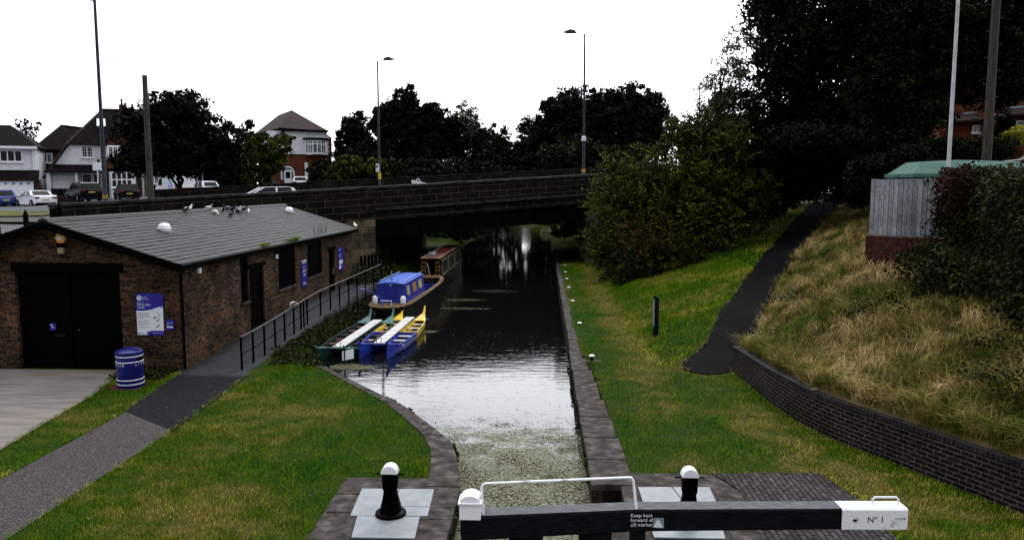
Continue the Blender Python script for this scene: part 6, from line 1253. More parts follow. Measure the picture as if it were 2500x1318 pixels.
# ================================================================== TREES
def PX(px, py, Y):     # point on the plane y = Y that shows at a photo pixel (plain pinhole maths used to size trees)
    a = (px-1250)/1900; b = -(py-659)/1900
    f = (-sin(YAW)*cos(TH), cos(YAW)*cos(TH), -sin(TH)); r_ = (cos(YAW), sin(YAW), 0); u = (-sin(YAW)*sin(TH), cos(YAW)*sin(TH), cos(TH))
    d = [f[i]+a*r_[i]+b*u[i] for i in range(3)]; t = Y/d[1]; return (t*d[0], Y, H+t*d[2])
def ztree(lab, name, Y, gz, spec, clumps, per, cr, size, m, seed, group=None, depth=.8, r0=.25, cat='tree', base=None, **k):
    """spec: list of (px,py, half width px, half height px[, dY])"""
    bx = base if base is not None else sum(s[0] for s in spec)/len(spec); b = PX(bx, 450, Y); base_ = (b[0], Y, gz); bl = []
    for s in spec:
        dy = s[4] if len(s) > 4 else 0; c = PX(s[0], s[1], Y+dy); sc = (Y+dy)/1900; bl.append((c[0]-base_[0], c[1]-base_[1], c[2]-gz, s[2]*sc, max(s[2], s[3])*sc*depth, s[3]*sc))
    return tree(name, lab, cat, base_, bl, clumps, per, cr, size, m, seed, group, r0, **k)
TG = 'trees behind the bridge'
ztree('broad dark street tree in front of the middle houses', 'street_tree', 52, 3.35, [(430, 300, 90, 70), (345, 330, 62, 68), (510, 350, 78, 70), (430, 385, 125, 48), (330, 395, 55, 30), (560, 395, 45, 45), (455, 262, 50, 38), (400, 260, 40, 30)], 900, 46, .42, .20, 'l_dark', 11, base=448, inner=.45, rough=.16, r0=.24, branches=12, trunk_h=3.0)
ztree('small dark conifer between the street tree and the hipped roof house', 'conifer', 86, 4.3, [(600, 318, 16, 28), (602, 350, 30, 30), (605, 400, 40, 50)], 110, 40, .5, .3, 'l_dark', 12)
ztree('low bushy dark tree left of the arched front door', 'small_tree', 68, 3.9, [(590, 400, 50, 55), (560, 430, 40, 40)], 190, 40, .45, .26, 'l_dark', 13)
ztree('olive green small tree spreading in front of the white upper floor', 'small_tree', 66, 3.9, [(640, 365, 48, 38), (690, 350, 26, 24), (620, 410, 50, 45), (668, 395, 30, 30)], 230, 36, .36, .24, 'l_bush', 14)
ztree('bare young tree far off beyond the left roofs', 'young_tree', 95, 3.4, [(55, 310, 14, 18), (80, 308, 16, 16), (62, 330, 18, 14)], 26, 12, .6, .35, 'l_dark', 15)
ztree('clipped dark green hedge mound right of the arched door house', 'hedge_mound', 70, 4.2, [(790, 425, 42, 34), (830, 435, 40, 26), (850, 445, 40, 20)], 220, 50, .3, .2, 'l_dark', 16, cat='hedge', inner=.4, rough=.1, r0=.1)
ztree('olive shrub row above the left end of the bridge', 'shrub', 66, 3.9, [(850, 405, 40, 22), (890, 408, 35, 22), (925, 420, 40, 30), (830, 430, 40, 25)], 190, 40, .34, .22, 'l_bush', 17, cat='shrub', r0=.1)
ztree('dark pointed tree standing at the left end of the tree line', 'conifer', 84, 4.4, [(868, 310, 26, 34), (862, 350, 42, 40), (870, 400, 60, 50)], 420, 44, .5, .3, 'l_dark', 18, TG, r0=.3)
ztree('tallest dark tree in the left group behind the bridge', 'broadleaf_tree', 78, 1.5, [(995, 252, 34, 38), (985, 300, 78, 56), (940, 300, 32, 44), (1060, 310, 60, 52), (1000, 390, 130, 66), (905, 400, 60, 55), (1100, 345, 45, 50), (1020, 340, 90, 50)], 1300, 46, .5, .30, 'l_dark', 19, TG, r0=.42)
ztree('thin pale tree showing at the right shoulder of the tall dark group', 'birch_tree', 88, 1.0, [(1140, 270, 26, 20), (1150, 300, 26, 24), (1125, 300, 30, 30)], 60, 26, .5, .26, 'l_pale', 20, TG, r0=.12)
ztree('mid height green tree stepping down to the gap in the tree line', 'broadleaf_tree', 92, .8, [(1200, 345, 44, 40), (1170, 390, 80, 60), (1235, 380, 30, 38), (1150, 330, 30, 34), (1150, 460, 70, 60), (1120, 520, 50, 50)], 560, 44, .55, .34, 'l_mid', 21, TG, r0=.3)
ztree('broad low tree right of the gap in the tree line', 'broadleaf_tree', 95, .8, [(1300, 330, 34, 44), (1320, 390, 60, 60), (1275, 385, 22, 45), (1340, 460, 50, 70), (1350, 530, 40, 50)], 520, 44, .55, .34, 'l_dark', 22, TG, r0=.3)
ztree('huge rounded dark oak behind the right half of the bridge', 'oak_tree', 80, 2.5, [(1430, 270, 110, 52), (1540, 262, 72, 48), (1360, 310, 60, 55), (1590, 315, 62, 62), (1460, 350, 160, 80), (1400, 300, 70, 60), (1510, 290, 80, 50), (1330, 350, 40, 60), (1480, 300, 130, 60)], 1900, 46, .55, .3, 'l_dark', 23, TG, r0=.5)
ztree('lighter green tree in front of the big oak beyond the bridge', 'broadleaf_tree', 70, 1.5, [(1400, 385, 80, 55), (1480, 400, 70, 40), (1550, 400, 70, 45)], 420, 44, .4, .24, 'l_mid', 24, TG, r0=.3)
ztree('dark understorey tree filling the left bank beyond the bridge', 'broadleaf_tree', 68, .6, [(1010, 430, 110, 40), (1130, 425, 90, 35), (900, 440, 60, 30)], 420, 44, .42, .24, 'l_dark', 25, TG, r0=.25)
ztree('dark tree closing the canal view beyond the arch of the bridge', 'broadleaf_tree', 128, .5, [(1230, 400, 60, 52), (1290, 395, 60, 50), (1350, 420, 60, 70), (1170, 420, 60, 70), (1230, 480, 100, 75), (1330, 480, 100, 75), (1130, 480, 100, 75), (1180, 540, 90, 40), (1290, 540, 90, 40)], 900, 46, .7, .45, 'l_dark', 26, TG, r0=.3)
ztree('dark tree added over the canal beyond the bridge to block sky reflection', 'willow_tree', 75, .4, [(1215, 420, 55, 50), (1290, 425, 55, 45), (1250, 460, 70, 40), (1330, 430, 40, 60), (1170, 440, 40, 60)], 520, 44, .45, .28, 'l_dark', 29, TG, base=1120, r0=.2)  # added crown that keeps sky glints off the nearer water
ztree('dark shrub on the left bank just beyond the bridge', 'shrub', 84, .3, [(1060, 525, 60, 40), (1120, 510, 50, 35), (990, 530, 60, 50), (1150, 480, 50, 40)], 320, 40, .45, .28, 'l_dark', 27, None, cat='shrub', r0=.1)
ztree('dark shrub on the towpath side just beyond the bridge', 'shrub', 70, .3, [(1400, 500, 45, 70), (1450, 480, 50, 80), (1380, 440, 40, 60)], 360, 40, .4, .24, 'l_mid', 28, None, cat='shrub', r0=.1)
# hawthorn scrub on the right of the towpath
HG = 'scrub bushes on the slope right of the towpath'
ztree('leafy hawthorn bush reaching over the bridge parapet', 'hawthorn_bush', 38, .6, [(1560, 430, 85, 75), (1495, 450, 50, 55), (1600, 520, 110, 90), (1500, 550, 65, 90), (1475, 620, 40, 55, -1), (1530, 620, 70, 70, -1), (1590, 610, 70, 60, -1)], 1150, 44, .30, .10, 'l_bush', 31, HG, cat='bush', inner=.3, rough=.75, r0=.1, branches=16)
ztree('taller olive hawthorn with arching shoots beside the dark trees', 'hawthorn_bush', 36.5, 1.0, [(1700, 400, 90, 95), (1650, 480, 100, 90), (1750, 490, 100, 100), (1620, 570, 100, 80), (1720, 570, 80, 60), (1660, 330, 45, 50), (1800, 530, 70, 50), (1570, 620, 50, 55, -1), (1660, 610, 60, 55, -1), (1830, 470, 60, 60), (1740, 420, 80, 70), (1780, 360, 60, 60), (1700, 330, 50, 40)], 2300, 42, .28, .10, 'l_bush', 32, HG, cat='bush', inner=.3, rough=.75, r0=.12, branches=18)
ztree('low copper tinged bramble at the foot of the hawthorns', 'bramble', 34.6, .3, [(1560, 640, 60, 45), (1520, 672, 34, 26), (1620, 630, 60, 40), (1680, 610, 50, 35)], 420, 36, .2, .09, 'l_bush', 33, HG, cat='bush', inner=.3, rough=.5, r0=.05, branches=14)
ztree('dark bush beside the upper hill path', 'hawthorn_bush', 40, 1.9, [(1820, 500, 70, 70), (1780, 440, 70, 80), (1860, 440, 50, 90)], 480, 42, .3, .12, 'l_mid', 34, HG, cat='bush', inner=.3, rough=.4, r0=.1, branches=12)
ztree('thin wispy willow with sparse pale leaves against the sky', 'willow_tree', 38, 2.0, [(1745, 225, 42, 50), (1780, 180, 36, 70), (1795, 110, 24, 50), (1760, 290, 60, 50), (1710, 280, 34, 40)], 190, 26, .34, .11, 'l_pale', 35, None, r0=.1, branches=22, inner=.5)
ztree('dark green sapling behind the willow, under the big sycamore', 'young_tree', 40, 2.5, [(1790, 300, 70, 80), (1820, 380, 70, 90), (1740, 350, 60, 60)], 520, 42, .34, .13, 'l_mid', 36, None, r0=.14)
# big sycamores
ztree('huge dark sycamore overhanging the top of the hill path', 'sycamore_tree', 40, 3.3, [(1960, 60, 130, 110), (2060, -20, 150, 120), (1900, 180, 90, 110), (2080, 160, 150, 130), (1930, 300, 110, 110), (2060, 320, 140, 110), (2180, 60, 110, 150), (2000, 420, 110, 70), (1880, 20, 60, 60), (1890, 400, 70, 70)], 3300, 44, .42, .15, 'l_big', 41, None, r0=.34, base=1880, branches=26, inner=.42, trunk_h=9)
ztree('second large sycamore whose boughs hang over the right edge', 'sycamore_tree', 36, 4.0, [(2260, 100, 120, 130), (2380, 40, 130, 110), (2200, 250, 110, 110), (2140, 380, 90, 60), (2470, 130, 110, 110), (2420, 200, 90, 60), (2560, 30, 120, 150), (2250, 20, 100, 100)], 2500, 44, .42, .15, 'l_big', 42, None, r0=.45, branches=22, inner=.4, base=2190, trunk_h=9)
ztree('shaded understorey trees at the top of the hill path', 'broadleaf_tree', 48, 3.8, [(1930, 430, 90, 60), (2080, 420, 100, 60), (2170, 430, 70, 50), (1980, 350, 120, 80), (2120, 330, 110, 80)], 900, 46, .45, .22, 'l_dark', 43, None, r0=.3)
def hedge(name, lab, boxes, n, size, m, seed, base, cat='hedge', tintf=None, top=.35):
    t = thing(name, lab, cat, base); r = np.random.default_rng(seed); pts = []
    vol = np.array([(b[1]-b[0]+1)*(b[5]-b[4]+.5)+(b[3]-b[2]) for b in boxes]); vol /= vol.sum()
    for b, fr in zip(boxes, vol):
        k = int(n*fr); p = np.stack([r.uniform(b[0], b[1], k), r.uniform(b[2], b[3], k), b[5]-(b[5]-b[4])*r.random(k)**1.1], 1); wob = .16*np.sin(p[:, 0]*3.1+p[:, 2]*2)+.14*np.sin(p[:, 1]*4.3+1+p[:, 2]*3.3)+r.normal(0, .07, k)
        face = r.random(k); q = p.copy(); q[:, 2] = np.where(face < top, b[5]+wob*.6+np.abs(r.normal(0, .05, k)), q[:, 2]); q[:, 0] = np.where((face >= top) & (face < .6), b[0]+wob, q[:, 0]); q[:, 1] = np.where((face >= .6) & (face < .85), b[2]+wob, q[:, 1]); pts.append(q)
    P_ = np.concatenate(pts); leaves('foliage', P_, size, m, t, seed, 0, None, base)
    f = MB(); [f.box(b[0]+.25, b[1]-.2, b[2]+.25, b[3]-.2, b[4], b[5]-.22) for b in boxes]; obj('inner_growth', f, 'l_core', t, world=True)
    f = MB(); [f.path([((b[0]+b[1])/2+dx_, (b[2]+b[3])/2, b[4]-.4), ((b[0]+b[1])/2, (b[2]+b[3])/2, b[5]-.3)], [.05, .02]) for b in boxes for dx_ in (-.2, .2)]; obj('stem', f, 'bark', t, world=True); return t
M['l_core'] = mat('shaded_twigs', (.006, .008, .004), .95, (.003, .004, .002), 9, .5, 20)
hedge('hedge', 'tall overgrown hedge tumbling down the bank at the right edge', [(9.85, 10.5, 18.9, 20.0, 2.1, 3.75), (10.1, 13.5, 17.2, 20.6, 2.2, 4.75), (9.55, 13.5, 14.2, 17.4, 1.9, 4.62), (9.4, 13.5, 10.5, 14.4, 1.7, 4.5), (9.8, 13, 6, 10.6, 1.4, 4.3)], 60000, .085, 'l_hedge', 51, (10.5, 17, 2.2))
hedge('beech_shrub', 'copper leaved shrub at the corner where hedge meets board fence', [(9.85, 10.9, 18.9, 20.0, 3.6, 4.75)], 4200, .075, 'l_red', 52, (10.2, 19.5, 2.4), 'shrub')
hedge('ivy_mass', 'leafy ivy creeping out of the hedge foot over the bank', [(8.9, 10.2, 17.6, 19.4, 1.9, 2.9), (8.9, 10, 15, 17.6, 1.85, 2.75), (8.7, 10, 12.2, 15, 1.7, 2.4)], 16000, .085, 'l_hedge', 53, (9.3, 17, 2.0), 'ivy')
hedge('clipped_hedge', 'level clipped hedge in front of the orange brick house', [(17.5, 22.3, 37.6, 39.2, 4.2, 6.6)], 12000, .12, 'l_hedge', 54, (19, 38, 4.2))
hedge('golden_shrub', 'bright yellow green shrub on the brick planter', [(22.8, 26, 38.6, 39.8, 6.45, 7.2)], 6000, .11, 'l_gold', 55, (23, 39, 6.4), 'shrub')
for k_, (px, w_) in enumerate(((2440, 13), (2462, 14))):
    ztree(['dark upright cypress left of its twin before the brick house', 'dark upright cypress right of its twin before the brick house'][k_], 'cypress', 40, 4.5, [(px, 300, w_*.5, 22), (px, 325, w_*.8, 26), (px, 350, w_, 26)], 70, 46, .16, .12, 'l_dark', 60+k_, 'pair of upright cypresses', r0=.06, branches=3)
ztree('dark shrub filling the gap between fence and path top', 'shrub', 30, 3.4, [(2180, 420, 60, 40), (2120, 440, 50, 50), (2230, 400, 50, 40)], 300, 42, .3, .14, 'l_dark', 62, None, cat='shrub', r0=.08)

# ---- bank weeds along the water beside the ramp, and by the abutment
def scatter(n, seed, f, zf, mult=3):
    r = np.random.default_rng(seed); out = f(r, n); out = np.array(out); z = zf(out[:, 0], out[:, 1]); return np.column_stack([out[:, :2], z])
r = np.random.default_rng(70); n = 13000; yy = 19.0+18*r.random(n)**1.15; WLy = np.interp(yy, [19, 20.5, 22.5, 30, 45], [-5.5, -6.15, -6.45, -6.6, -6.6]); t_ = r.random(n)
x0 = np.where(yy < 20, -6.9, -7.15); xx = x0+(WLy-.02-x0)*t_+r.normal(0, .05, n); den = (np.sin(yy*2.3+xx)+np.sin(yy*5.1+2*xx))*.25+.5
hgt = .03+.20*r.random(n)*den*np.where(yy > 25, 1.0, .9); z = zL(xx, yy)+hgt
P_ = np.column_stack([xx, yy, z]); t = thing('bank_weeds', None, None, (-6.8, 25, 0)); COL.objects.unlink(t); bpy.data.objects.remove(t)
o = leaves('bank_weeds', P_, .085, 'l_weed', None, 71, .2); tag(o, 'tangled weeds between the railing and the water', 'weeds', kind='stuff')
n = 5000; yy = r.uniform(33, 38.5, n); xx = r.uniform(-8.4, -6.5, n); z = zL(xx, yy)+r.random(n)*.7*(.4+.6*np.sin(yy*3+xx*4)**2); o = leaves('abutment_weeds', np.column_stack([xx, yy, z]), .1, 'l_weed', None, 72); tag(o, 'dark weeds at the foot of the bridge abutment', 'weeds', kind='stuff')
n = 2600; xx = r.uniform(-10.2, -8.95, n); yy = 18.42-r.random(n)**1.8*.9; z = .02+r.random(n)*.14*(.4+.6*r.random(n)); o = leaves('wall_weeds', np.column_stack([xx, yy, z]), .06, 'l_weed', None, 73); tag(o, 'weeds growing along the foot of the store wall by the bin', 'weeds', kind='stuff')
# fence-like dark boards between store and abutment
f = MB(); [f.box(-8.35+k_*.12, -8.24+k_*.12, 35.2+k_*.22, 35.24+k_*.22, .2, 1.35+.012*k_) for k_ in range(9)]; tag(obj('board_gate', f, 'darkwood'), 'dark board gate between the store and the bridge abutment', 'gate')

# ================================================================== GRASS
def lawn_pts(n, seed, xa, xb, ya, yb_, ok, power=1.6):
    r = np.random.default_rng(seed); y = ya+(yb_-ya)*r.random(n)**power; x = xa+(xb-xa)*r.random(n); m_ = ok(x, y); return x[m_], y[m_]
WLv = lambda y: np.interp(y, [-6, 11.7, 12.2, 12.95, 13.75, 14.62, 15.85, 17.35, 18.2, 19.05, 20.5, 22.5], [-1.74, -1.74, -1.80, -1.92, -2.18, -2.62, -3.3, -4.42, -5.05, -5.7, -6.2, -6.5])
def ok1(x, y): return (x > -6.83) & (x < WLv(y)-.0+.03*np.sin(y*9)) & ~((x > -3.05+.03*np.sin(y*11)) & (y < 11.64)) & ~((x < -7.05) & (y > 17.7)) & ((y < 18.6) | (x > -7.1))
def ok2(x, y): XR = np.interp(y, [2.9, 12.6, 16.2, 18.3], [-9.2, -9.3, -9.75, -10.35]); XL = np.where(y < 15, -8.36, np.interp(y, [15, 17.8], [-8.44, -8.78])); return (x > XR-.03+.05*np.sin(y*7)) & (x < XL+.03*np.sin(y*8+1)) & ~((abs(x+9.4) < .33) & (abs(y-16.93) < .30))
r = np.random.default_rng(80)
x1, y1 = lawn_pts(235000, 81, -7.1, -1.7, 6.8, 22, ok1); x2, y2 = lawn_pts(42000, 82, -10.5, -8.3, 8.6, 18.4, ok2)
def ok3(x, y):
    PRr = np.interp(y, [18.55, 18.62, 18.75, 19.0, 19.6, 21.5, 24], [4.02, 4.2, 4.42, 4.66, 4.9, 5.75, 6.85]); XL = np.interp(y, [9, 11, 12, 14.2, 17.9, 20.6, 20.8, 66], [1.42, 1.43, 1.41, 1.37, 1.24, 1.1, 1.03, 1.03]); XB = np.interp(y, [6, 9, 10.3, 11.3, 12, 12.8, 13.6, 14.6, 16.3, 19.1, 19.2], [8.2, 7.3, 6.78, 6.34, 6.0, 5.66, 5.28, 4.94, 4.76, 4.68, 60])
    PL = np.interp(y, [18.54, 18.55, 18.62, 18.75, 19.0, 19.4, 19.9, 21.5, 24, 33, 41, 47, 50], [60, 3.98, 3.82, 3.66, 3.52, 3.5, 3.68, 4.6, 5.5, 9.4, 12.9, 15.9, 17.2]); edge = .05*np.sin(y*5)+.05*np.sin(y*13)
    pav = (y < 12.0+.03*np.sin(x*9)) & (x < np.interp(y, [8.6, 9.6, 10.9, 11.95], [4.75, 4.55, 4.62, 4.42])); return (x > XL+edge*.4) & (x < XB) & ((x < PL+edge) | ((y < 19.15) & (x > PRr-.03))) & ~pav
x3, y3 = lawn_pts(350000, 83, 1.0, 8.0, 6.8, 46, ok3, 1.9)
def zall(x, y): return np.where(x < 0, np.where(y < 19.5, 0.0, zL(x, y)), zG(x, y))
X_ = np.concatenate([x1, x2, x3]); Y_ = np.concatenate([y1, y2, y3]); Zg = np.concatenate([zL(x1, y1), zL(x2, y2), zG(x3, y3)])
lump = .5+.5*np.sin(X_*2.1+Y_*1.3)*np.sin(Y_*2.7-X_*1.9); hh = (.022+.030*lump+.022*r.random(len(X_)))*(1+.03*np.maximum(Y_-14, 0))
hh *= np.where((X_ > 2.9) & (Y_ > 23), 1.7, 1); edge_b = (X_ < -6.0) & (Y_ > 18.6); hh = np.where(edge_b, hh*2.2, hh)
wid = .0042
o = blades('grass', np.column_stack([X_, Y_, Zg-.004]), hh, 'blade', None, 84, wid, .55, None, False)
tag(o, 'short patchy mown grass on both sides of the canal', 'grass', kind='stuff')
# long dry grass on the bank
def okb(x, y): XB = np.interp(y, [6, 9, 10.3, 11.3, 12, 12.8, 13.6, 14.6, 16.3, 19.1, 19.6, 21.5, 24, 33, 41, 47], [8.45, 7.6, 7.07, 6.63, 6.3, 5.95, 5.57, 5.23, 5.05, 4.95, 5.0, 5.85, 6.95, 10.85, 14.6, 17.8]); return (x > XB) & (x < np.minimum(XB+7.5, np.interp(y, [8, 20, 24, 50], [10.2, 10.2, 15, 24])))
xb_, yb2 = lawn_pts(260000, 91, 4.9, 22, 8.4, 46, okb, 1.9); rb = np.random.default_rng(92)
# tussocks: blades gather round centres and lie in their tussock's direction
nt = 2600; ci_ = rb.integers(0, len(xb_), nt); cxs, cys = xb_[ci_], yb2[ci_]; pick = rb.integers(0, nt, 80000); tx, ty = cxs[pick]+rb.normal(0, .10, 80000), cys[pick]+rb.normal(0, .10, 80000); mk = okb(tx, ty); tx, ty, pk2 = tx[mk], ty[mk], pick[mk]
ndir = rb.random(nt)*2*pi; big = .5+rb.random(nt)
n1 = len(xb_); ox = rb.random(9000); oy = 9+10.2*rb.random(9000); ox = np.interp(oy, [6, 9, 10.3, 11.3, 12, 12.8, 13.6, 14.6, 16.3, 19.1], [8.2, 7.35, 6.82, 6.38, 6.05, 5.70, 5.32, 4.98, 4.80, 4.72])+.20+.3*ox; tx = np.concatenate([tx, ox]); ty = np.concatenate([ty, oy]); pk2 = np.concatenate([pk2, rb.integers(0, nt, 9000)]); XX = np.concatenate([xb_, tx]); YY2 = np.concatenate([yb2, ty]); hb = np.concatenate([.07+.13*rb.random(n1)*(.6+.4*np.sin(xb_*2.2)*np.cos(yb2*1.7)), (.16+.24*rb.random(len(tx)))*big[pk2]])
hb *= np.where(YY2 > 24, .85, 1)
B = np.column_stack([XX, YY2, zBank(XX, YY2)-.01]); tt_ = np.clip(np.concatenate([rb.random(n1)*.75, .35+.65*rb.random(len(tx))]), 0, 1)
def blades_dir(name, B, h, m, seed, wid, lean, a, tint):
    r = np.random.default_rng(seed); n = len(B); ln = lean*(.3+r.random(n)); a = a+r.normal(0, .7, n); dx = np.stack([np.cos(a)*ln, np.sin(a)*ln, np.zeros(n)], 1); b_ = r.random(n)*2*pi; w_ = np.stack([np.cos(b_), np.sin(b_), np.zeros(n)], 1)*(wid*(.6+.8*r.random(n)))[:, None]; up = np.array([0, 0, 1.]); hh = h[:, None]
    mid = B+up*hh*.6+dx*hh*.35; tip = B+up*hh*.72+dx*hh*1.15; V = np.stack([B-w_, B+w_, mid+w_*.8, mid-w_*.8, tip+w_*.25, tip-w_*.25], 1).reshape(-1, 3); i = np.arange(n)[:, None]*6; F = np.concatenate([i+np.array([0, 1, 2, 3]), i+np.array([3, 2, 4, 5])]); return npmesh(name, V, F, m, None, tint, 6)
dirs = np.concatenate([np.sin(xb_*1.3+yb2)*2+pi, ndir[pk2]])
o = blades_dir('dry_grass', B, hb, 'dry', 93, .0055, 1.0, dirs, tt_); tag(o, 'long straw coloured grass covering the bank above the brick wall', 'grass', kind='stuff')
# rough grass on the slope left of the hill path
def ok5(x, y): PL = np.interp(y, [19, 19.9, 21.5, 24, 33, 41, 47], [3.3, 3.6, 4.5, 5.4, 9.3, 12.8, 15.8]); return (x < PL) & (x > np.maximum(2.6, PL-4.2))
xr_, yr_ = lawn_pts(60000, 95, 2.6, 16, 19.5, 46, ok5, 1.3); o = blades('rough_grass', np.column_stack([xr_, yr_, zG(xr_, yr_)-.005]), .06+.12*rb.random(len(xr_)), 'blade', None, 96, .006, .8); tag(o, 'rough ankle high grass on the slope left of the hill path', 'grass', kind='stuff')
# daisies and weeds on bank
n = 70; r = np.random.default_rng(97); cx2 = np.where(r.random(n) < .5, 5.9, 7.2); cy2 = np.where(cx2 < 6.5, 20.6, 23.4); P_ = np.column_stack([cx2+r.normal(0, .25, n), cy2+r.normal(0, .35, n)]); f = MB()
for p in P_: z = float(zBank(p[0], p[1]))+r.uniform(.14, .26); f.lathe([(.004, -.005), (.014, 0), (.004, .005)], (p[0], p[1], z), 6)
o = obj('daisies', f, 'flower'); tag(o, 'scattered small white flowers near the hill path', 'flowers', kind='stuff')
n = 9000; xx = r.uniform(7, 9.6, n); yy = r.uniform(9, 18.5, n); gate_ = np.sin(xx*1.7+1)*np.sin(yy*1.1)+.6*np.sin(xx*4+yy*2.3) > .35-.25*(xx-8); xx, yy = xx[gate_], yy[gate_]; z = zBank(xx, yy)+.05+.28*r.random(len(xx)); o = leaves('bank_brambles', np.column_stack([xx, yy, z]), .07, 'l_hedge', None, 98, .2); tag(o, 'patches of green bramble among the dry grass', 'brambles', kind='stuff')
# pale gravelly leaf fringe at path edges
n = 1500; yy = 18.9+19*r.random(n)**1.3; yy = yy[np.sin(yy*3.1)+np.sin(yy*7.7) > -.5]; n = len(yy); side_ = r.random(n) < .6; xx = np.where(side_, np.interp(yy, [18.6, 19.2, 19.9, 21.5, 24, 33, 41], [3.85, 3.5, 3.7, 4.6, 5.5, 9.4, 12.9])+np.abs(r.normal(0, .07, n))-.03, np.interp(yy, [19.0, 19.6, 21.5, 24, 33, 41], [4.68, 4.9, 5.75, 6.85, 10.75, 14.5])-np.abs(r.normal(0, .06, n)))
M['litter'] = leafmat('dry_leaf_litter', (.02, .017, .012), (.15, .125, .085), transl=False); o = leaves('path_leaf_litter', np.column_stack([xx, yy, zG(xx, yy)+.04]), .05, 'litter', None, 99, 3); tag(o, 'pale dry leaf litter along both edges of the hill path', 'leaf litter', kind='stuff')
# ---- floating things on the water
def patch(cx_, cy_, rx_, ry_, n, seed): r = np.random.default_rng(seed); a = r.random(n)*2*pi; q = r.random(n)**.6; return np.column_stack([cx_+rx_*q*np.cos(a)+r.normal(0, .05, n), cy_+ry_*q*np.sin(a)+r.normal(0, .05, n), np.full(n, -.352)])
P_ = np.concatenate([patch(*a) for a in [(-5.3, 20.6, .42, .32, 1500, 1), (-4.9, 20.5, .3, .2, 600, 2), (-3.4, 33.3, .9, .35, 330, 3), (-3.1, 30.9, 1.1, .25, 330, 4), (-2.2, 36.2, 1.1, .5, 240, 5), (-3.9, 25.8, .35, .2, 220, 6)]])
o = leaves('floating_weed', P_, .055, 'weed', None, 100, 8); tag(o, 'pale mats of weed floating on the dark canal', 'floating weed', kind='stuff')
r = np.random.default_rng(101); n = 15000; yy = 10.6+5.4*r.random(n)**1.3; xx = r.uniform(-1.2, .74, n); kp = (np.sin(xx*5+yy*3)+np.sin(xx*11-yy*7)*.6+1.1*r.random(n) > .35+.30*(yy-11.6)); kp |= r.random(n) < .05
xx, yy = xx[kp], yy[kp]; xl = np.interp(yy, [11.2, 11.96, 13.35, 14.28, 15], [-1.2, -1.3, -1.58, -2.05, -2.4]); xx = np.where(yy > 11.5, xl+(.74-xl)*(xx+1.2)/1.94, xx)
o = leaves('floating_litter', np.column_stack([xx, yy, np.full(len(xx), -.350)+r.random(len(xx))*.004]), .034, 'scum', None, 102, 9); tag(o, 'leaves and scum gathered on the water behind the lock gate', 'floating litter', kind='stuff')
n = 500; P_ = np.column_stack([r.uniform(-3, .7, n), 12+14*r.random(n), np.full(n, -.351)]); wl2 = np.interp(P_[:, 1], [12, 14.3, 16, 18.85, 40], [-1.2, -2, -3.1, -5.2, -6]); P_ = P_[P_[:, 0] > wl2]; o = leaves('drifting_leaves', P_, .03, 'scum', None, 103, 8); tag(o, 'single leaves drifting on the open water', 'leaves', kind='stuff')
f = MB(); f.box(.28, .72, 8.95, 9.02, -.37, -.33); tag(obj('driftwood', f, 'seatred'), 'red brown plank floating against the lock gate', 'driftwood')
# stubs of weed along copings
n = 1500; tt2 = r.random(n); px_ = np.interp(tt2, ci, I_[:, 0]); py_ = np.interp(tt2, ci, I_[:, 1]); cl = np.sin(tt2*60)+np.sin(tt2*23) > .7; P_ = np.column_stack([px_+.03, py_+.02, -.12+.14*r.random(n)])[cl]; o = leaves('coping_weeds', P_, .06, 'l_weed', None, 104); tag(o, 'small weeds rooted in the waterside face of the left coping', 'weeds', kind='stuff')
n = 1400; yy = 11.5+10*r.random(n); cl = np.sin(yy*6)+np.sin(yy*2.1) > .6; P_ = np.column_stack([np.full(n, .74)+r.normal(0, .02, n), yy, -.2+.18*r.random(n)])[cl]; o = leaves('quay_moss', P_, .05, 'l_weed', None, 105); tag(o, 'moss and weeds on the wet face of the right quay wall', 'weeds', kind='stuff')
ztree('low dark leaf mass added to dim the far left bank beyond the bridge', 'bramble', 66, .2, [(1090, 572, 70, 16), (1140, 560, 60, 16)], 120, 40, .3, .2, 'l_dark', 220, None, cat='bush', r0=.05, branches=4)  # added dark leaves that make the bright bank look shaded
ztree('low dark leaf mass added to dim the far towpath beyond the bridge', 'bramble', 64, .2, [(1390, 560, 50, 30), (1430, 540, 40, 30)], 120, 40, .3, .2, 'l_dark', 221, None, cat='bush', r0=.05, branches=4)  # added dark leaves, same dimming on the towpath side
# arching shoots on the hawthorns
def shoots(n, seed, regs, lab, name, m='l_bush', size=.10):
    r = np.random.default_rng(seed); P_ = []; T_ = []; f = MB()
    for i in range(n):
        g_ = regs[r.integers(0, len(regs))]; c = PX(g_[0]+r.uniform(-1, 1)*g_[2], g_[1]+r.uniform(-1, 1)*g_[3], g_[4]); L = r.uniform(.5, 1.3); a = r.uniform(0, 6.28); dx, dy = cos(a)*r.uniform(.3, 1.1), sin(a)*r.uniform(.2, .7)-.2
        pts = [(c[0]+dx*L*t*t, c[1]+dy*L*t*t, c[2]+L*t*(1-.45*t)) for t in np.linspace(0, 1, 7)]; f.path(pts[::2], [.012, .009, .006, .003], 4); k = int(L*26)
        t = r.random(k); q = np.column_stack([np.interp(t, np.linspace(0, 1, 7), [p[j] for p in pts]) for j in range(3)])+r.normal(0, .045, (k, 3))*(1.1-t)[:, None]; P_.append(q); T_.append(np.clip(.45+.55*t+r.normal(0, .12, k), 0, 1))
    P_ = np.concatenate(P_); t = thing(name, lab, 'bush', tuple(P_[0]), 0, HG); L0 = P_[0]; leaves('leaves', P_, size, m, t, seed, 0, np.concatenate(T_), tuple(L0)); obj('stem', f, 'bark', t, world=True)
shoots(110, 201, [(1520, 470, 60, 60, 36), (1480, 560, 40, 70, 36), (1590, 430, 60, 50, 36.5)], 'spray of arching hawthorn shoots nearest the bridge', 'hawthorn_shoots')
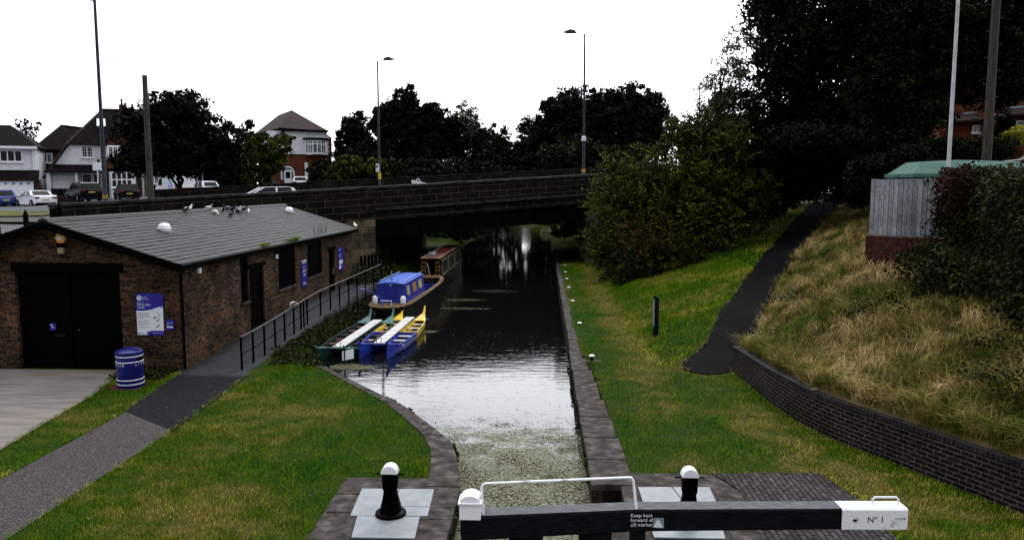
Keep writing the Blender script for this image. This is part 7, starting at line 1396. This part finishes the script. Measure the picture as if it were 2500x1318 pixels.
shoots(150, 202, [(1680, 400, 80, 70, 35), (1640, 480, 80, 80, 34.5), (1740, 480, 80, 90, 35), (1700, 560, 90, 60, 34)], 'spray of taller hawthorn shoots in the middle of the scrub', 'hawthorn_shoots')
shoots(70, 203, [(1830, 520, 50, 50, 36), (1880, 480, 30, 40, 38)], 'dark shoots leaning over the upper hill path', 'hawthorn_shoots', 'l_mid')
shoots(60, 204, [(1570, 600, 60, 50, 34)], 'coppery dead looking shoots low in the scrub', 'bramble_shoots', 'l_brown')
ztree('dark laurel beside the top of the path, right hand side', 'laurel', 43, 3.0, [(2085, 475, 36, 34), (2110, 440, 40, 40), (2150, 470, 40, 30)], 260, 42, .28, .13, 'l_dark', 205, None, cat='shrub', r0=.06)
ztree('dark holly beside the top of the path, left hand side', 'holly', 43.5, 3.0, [(1905, 470, 40, 50), (1930, 430, 45, 50), (1870, 480, 40, 50)], 300, 42, .28, .13, 'l_dark', 206, None, cat='shrub', r0=.06)
ztree('dark branches added over the top of the hill path to shade it', 'added_shade_boughs', 42, 3.2, [(1960, 385, 80, 45), (2040, 385, 80, 45), (2000, 365, 120, 50, -4), (1990, 345, 110, 40, -7)], 700, 44, .4, .16, 'l_dark', 207, None, base=1865, r0=.2)  # added overhead leaves that screen the sky from the upper path
# leaf litter on lawns and paths
r = np.random.default_rng(210); n = 260; xx = np.concatenate([r.uniform(-9.3, -1.8, n), r.uniform(1.4, 4.6, n//2)]); yy = np.concatenate([8.8+10*r.random(n), 9+16*r.random(n//2)]); kp = (yy < 19) & ((xx > 0) | (xx < np.interp(yy, [8, 12, 15, 19], [-1.9, -2, -3.2, -5.8]))); xx, yy = xx[kp], yy[kp]
o = leaves('fallen_leaves', np.column_stack([xx, yy, np.where(xx < 0, 0, zG(xx, yy))+.045]), .03, 'litter', None, 211, 3); tag(o, 'few fallen leaves scattered on the lawns and paths', 'fallen leaves', kind='stuff')
n = 2600; yy = r.uniform(8.8, 18.3, n); s_ = r.integers(0, 4, n); xx = np.select([s_ == 0, s_ == 1, s_ == 2], [np.interp(yy, [15, 17.8], [-8.40, -8.76]), np.interp(yy, [13.7, 17.8], [-6.84, -7.03]), np.interp(yy, [2.9, 12.6, 16.2, 18.3], [-9.2, -9.3, -9.75, -10.35])], np.interp(yy, [8.6, 9.6, 10.9, 11.95], [4.75, 4.55, 4.62, 4.42]))+r.normal(0, .035, n); kp = (s_ < 3) | (yy < 12); xx, yy = xx[kp], yy[kp]
o = blades('edge_grass', np.column_stack([xx, yy, np.full(len(xx), .01)]), .03+.05*r.random(len(xx)), 'blade', None, 212, .005, 1.0); tag(o, 'ragged grass creeping over the edges of the paths', 'grass', kind='stuff')
print('verts', sum(len(o.data.vertices) for o in bpy.data.objects if o.type == 'MESH'))
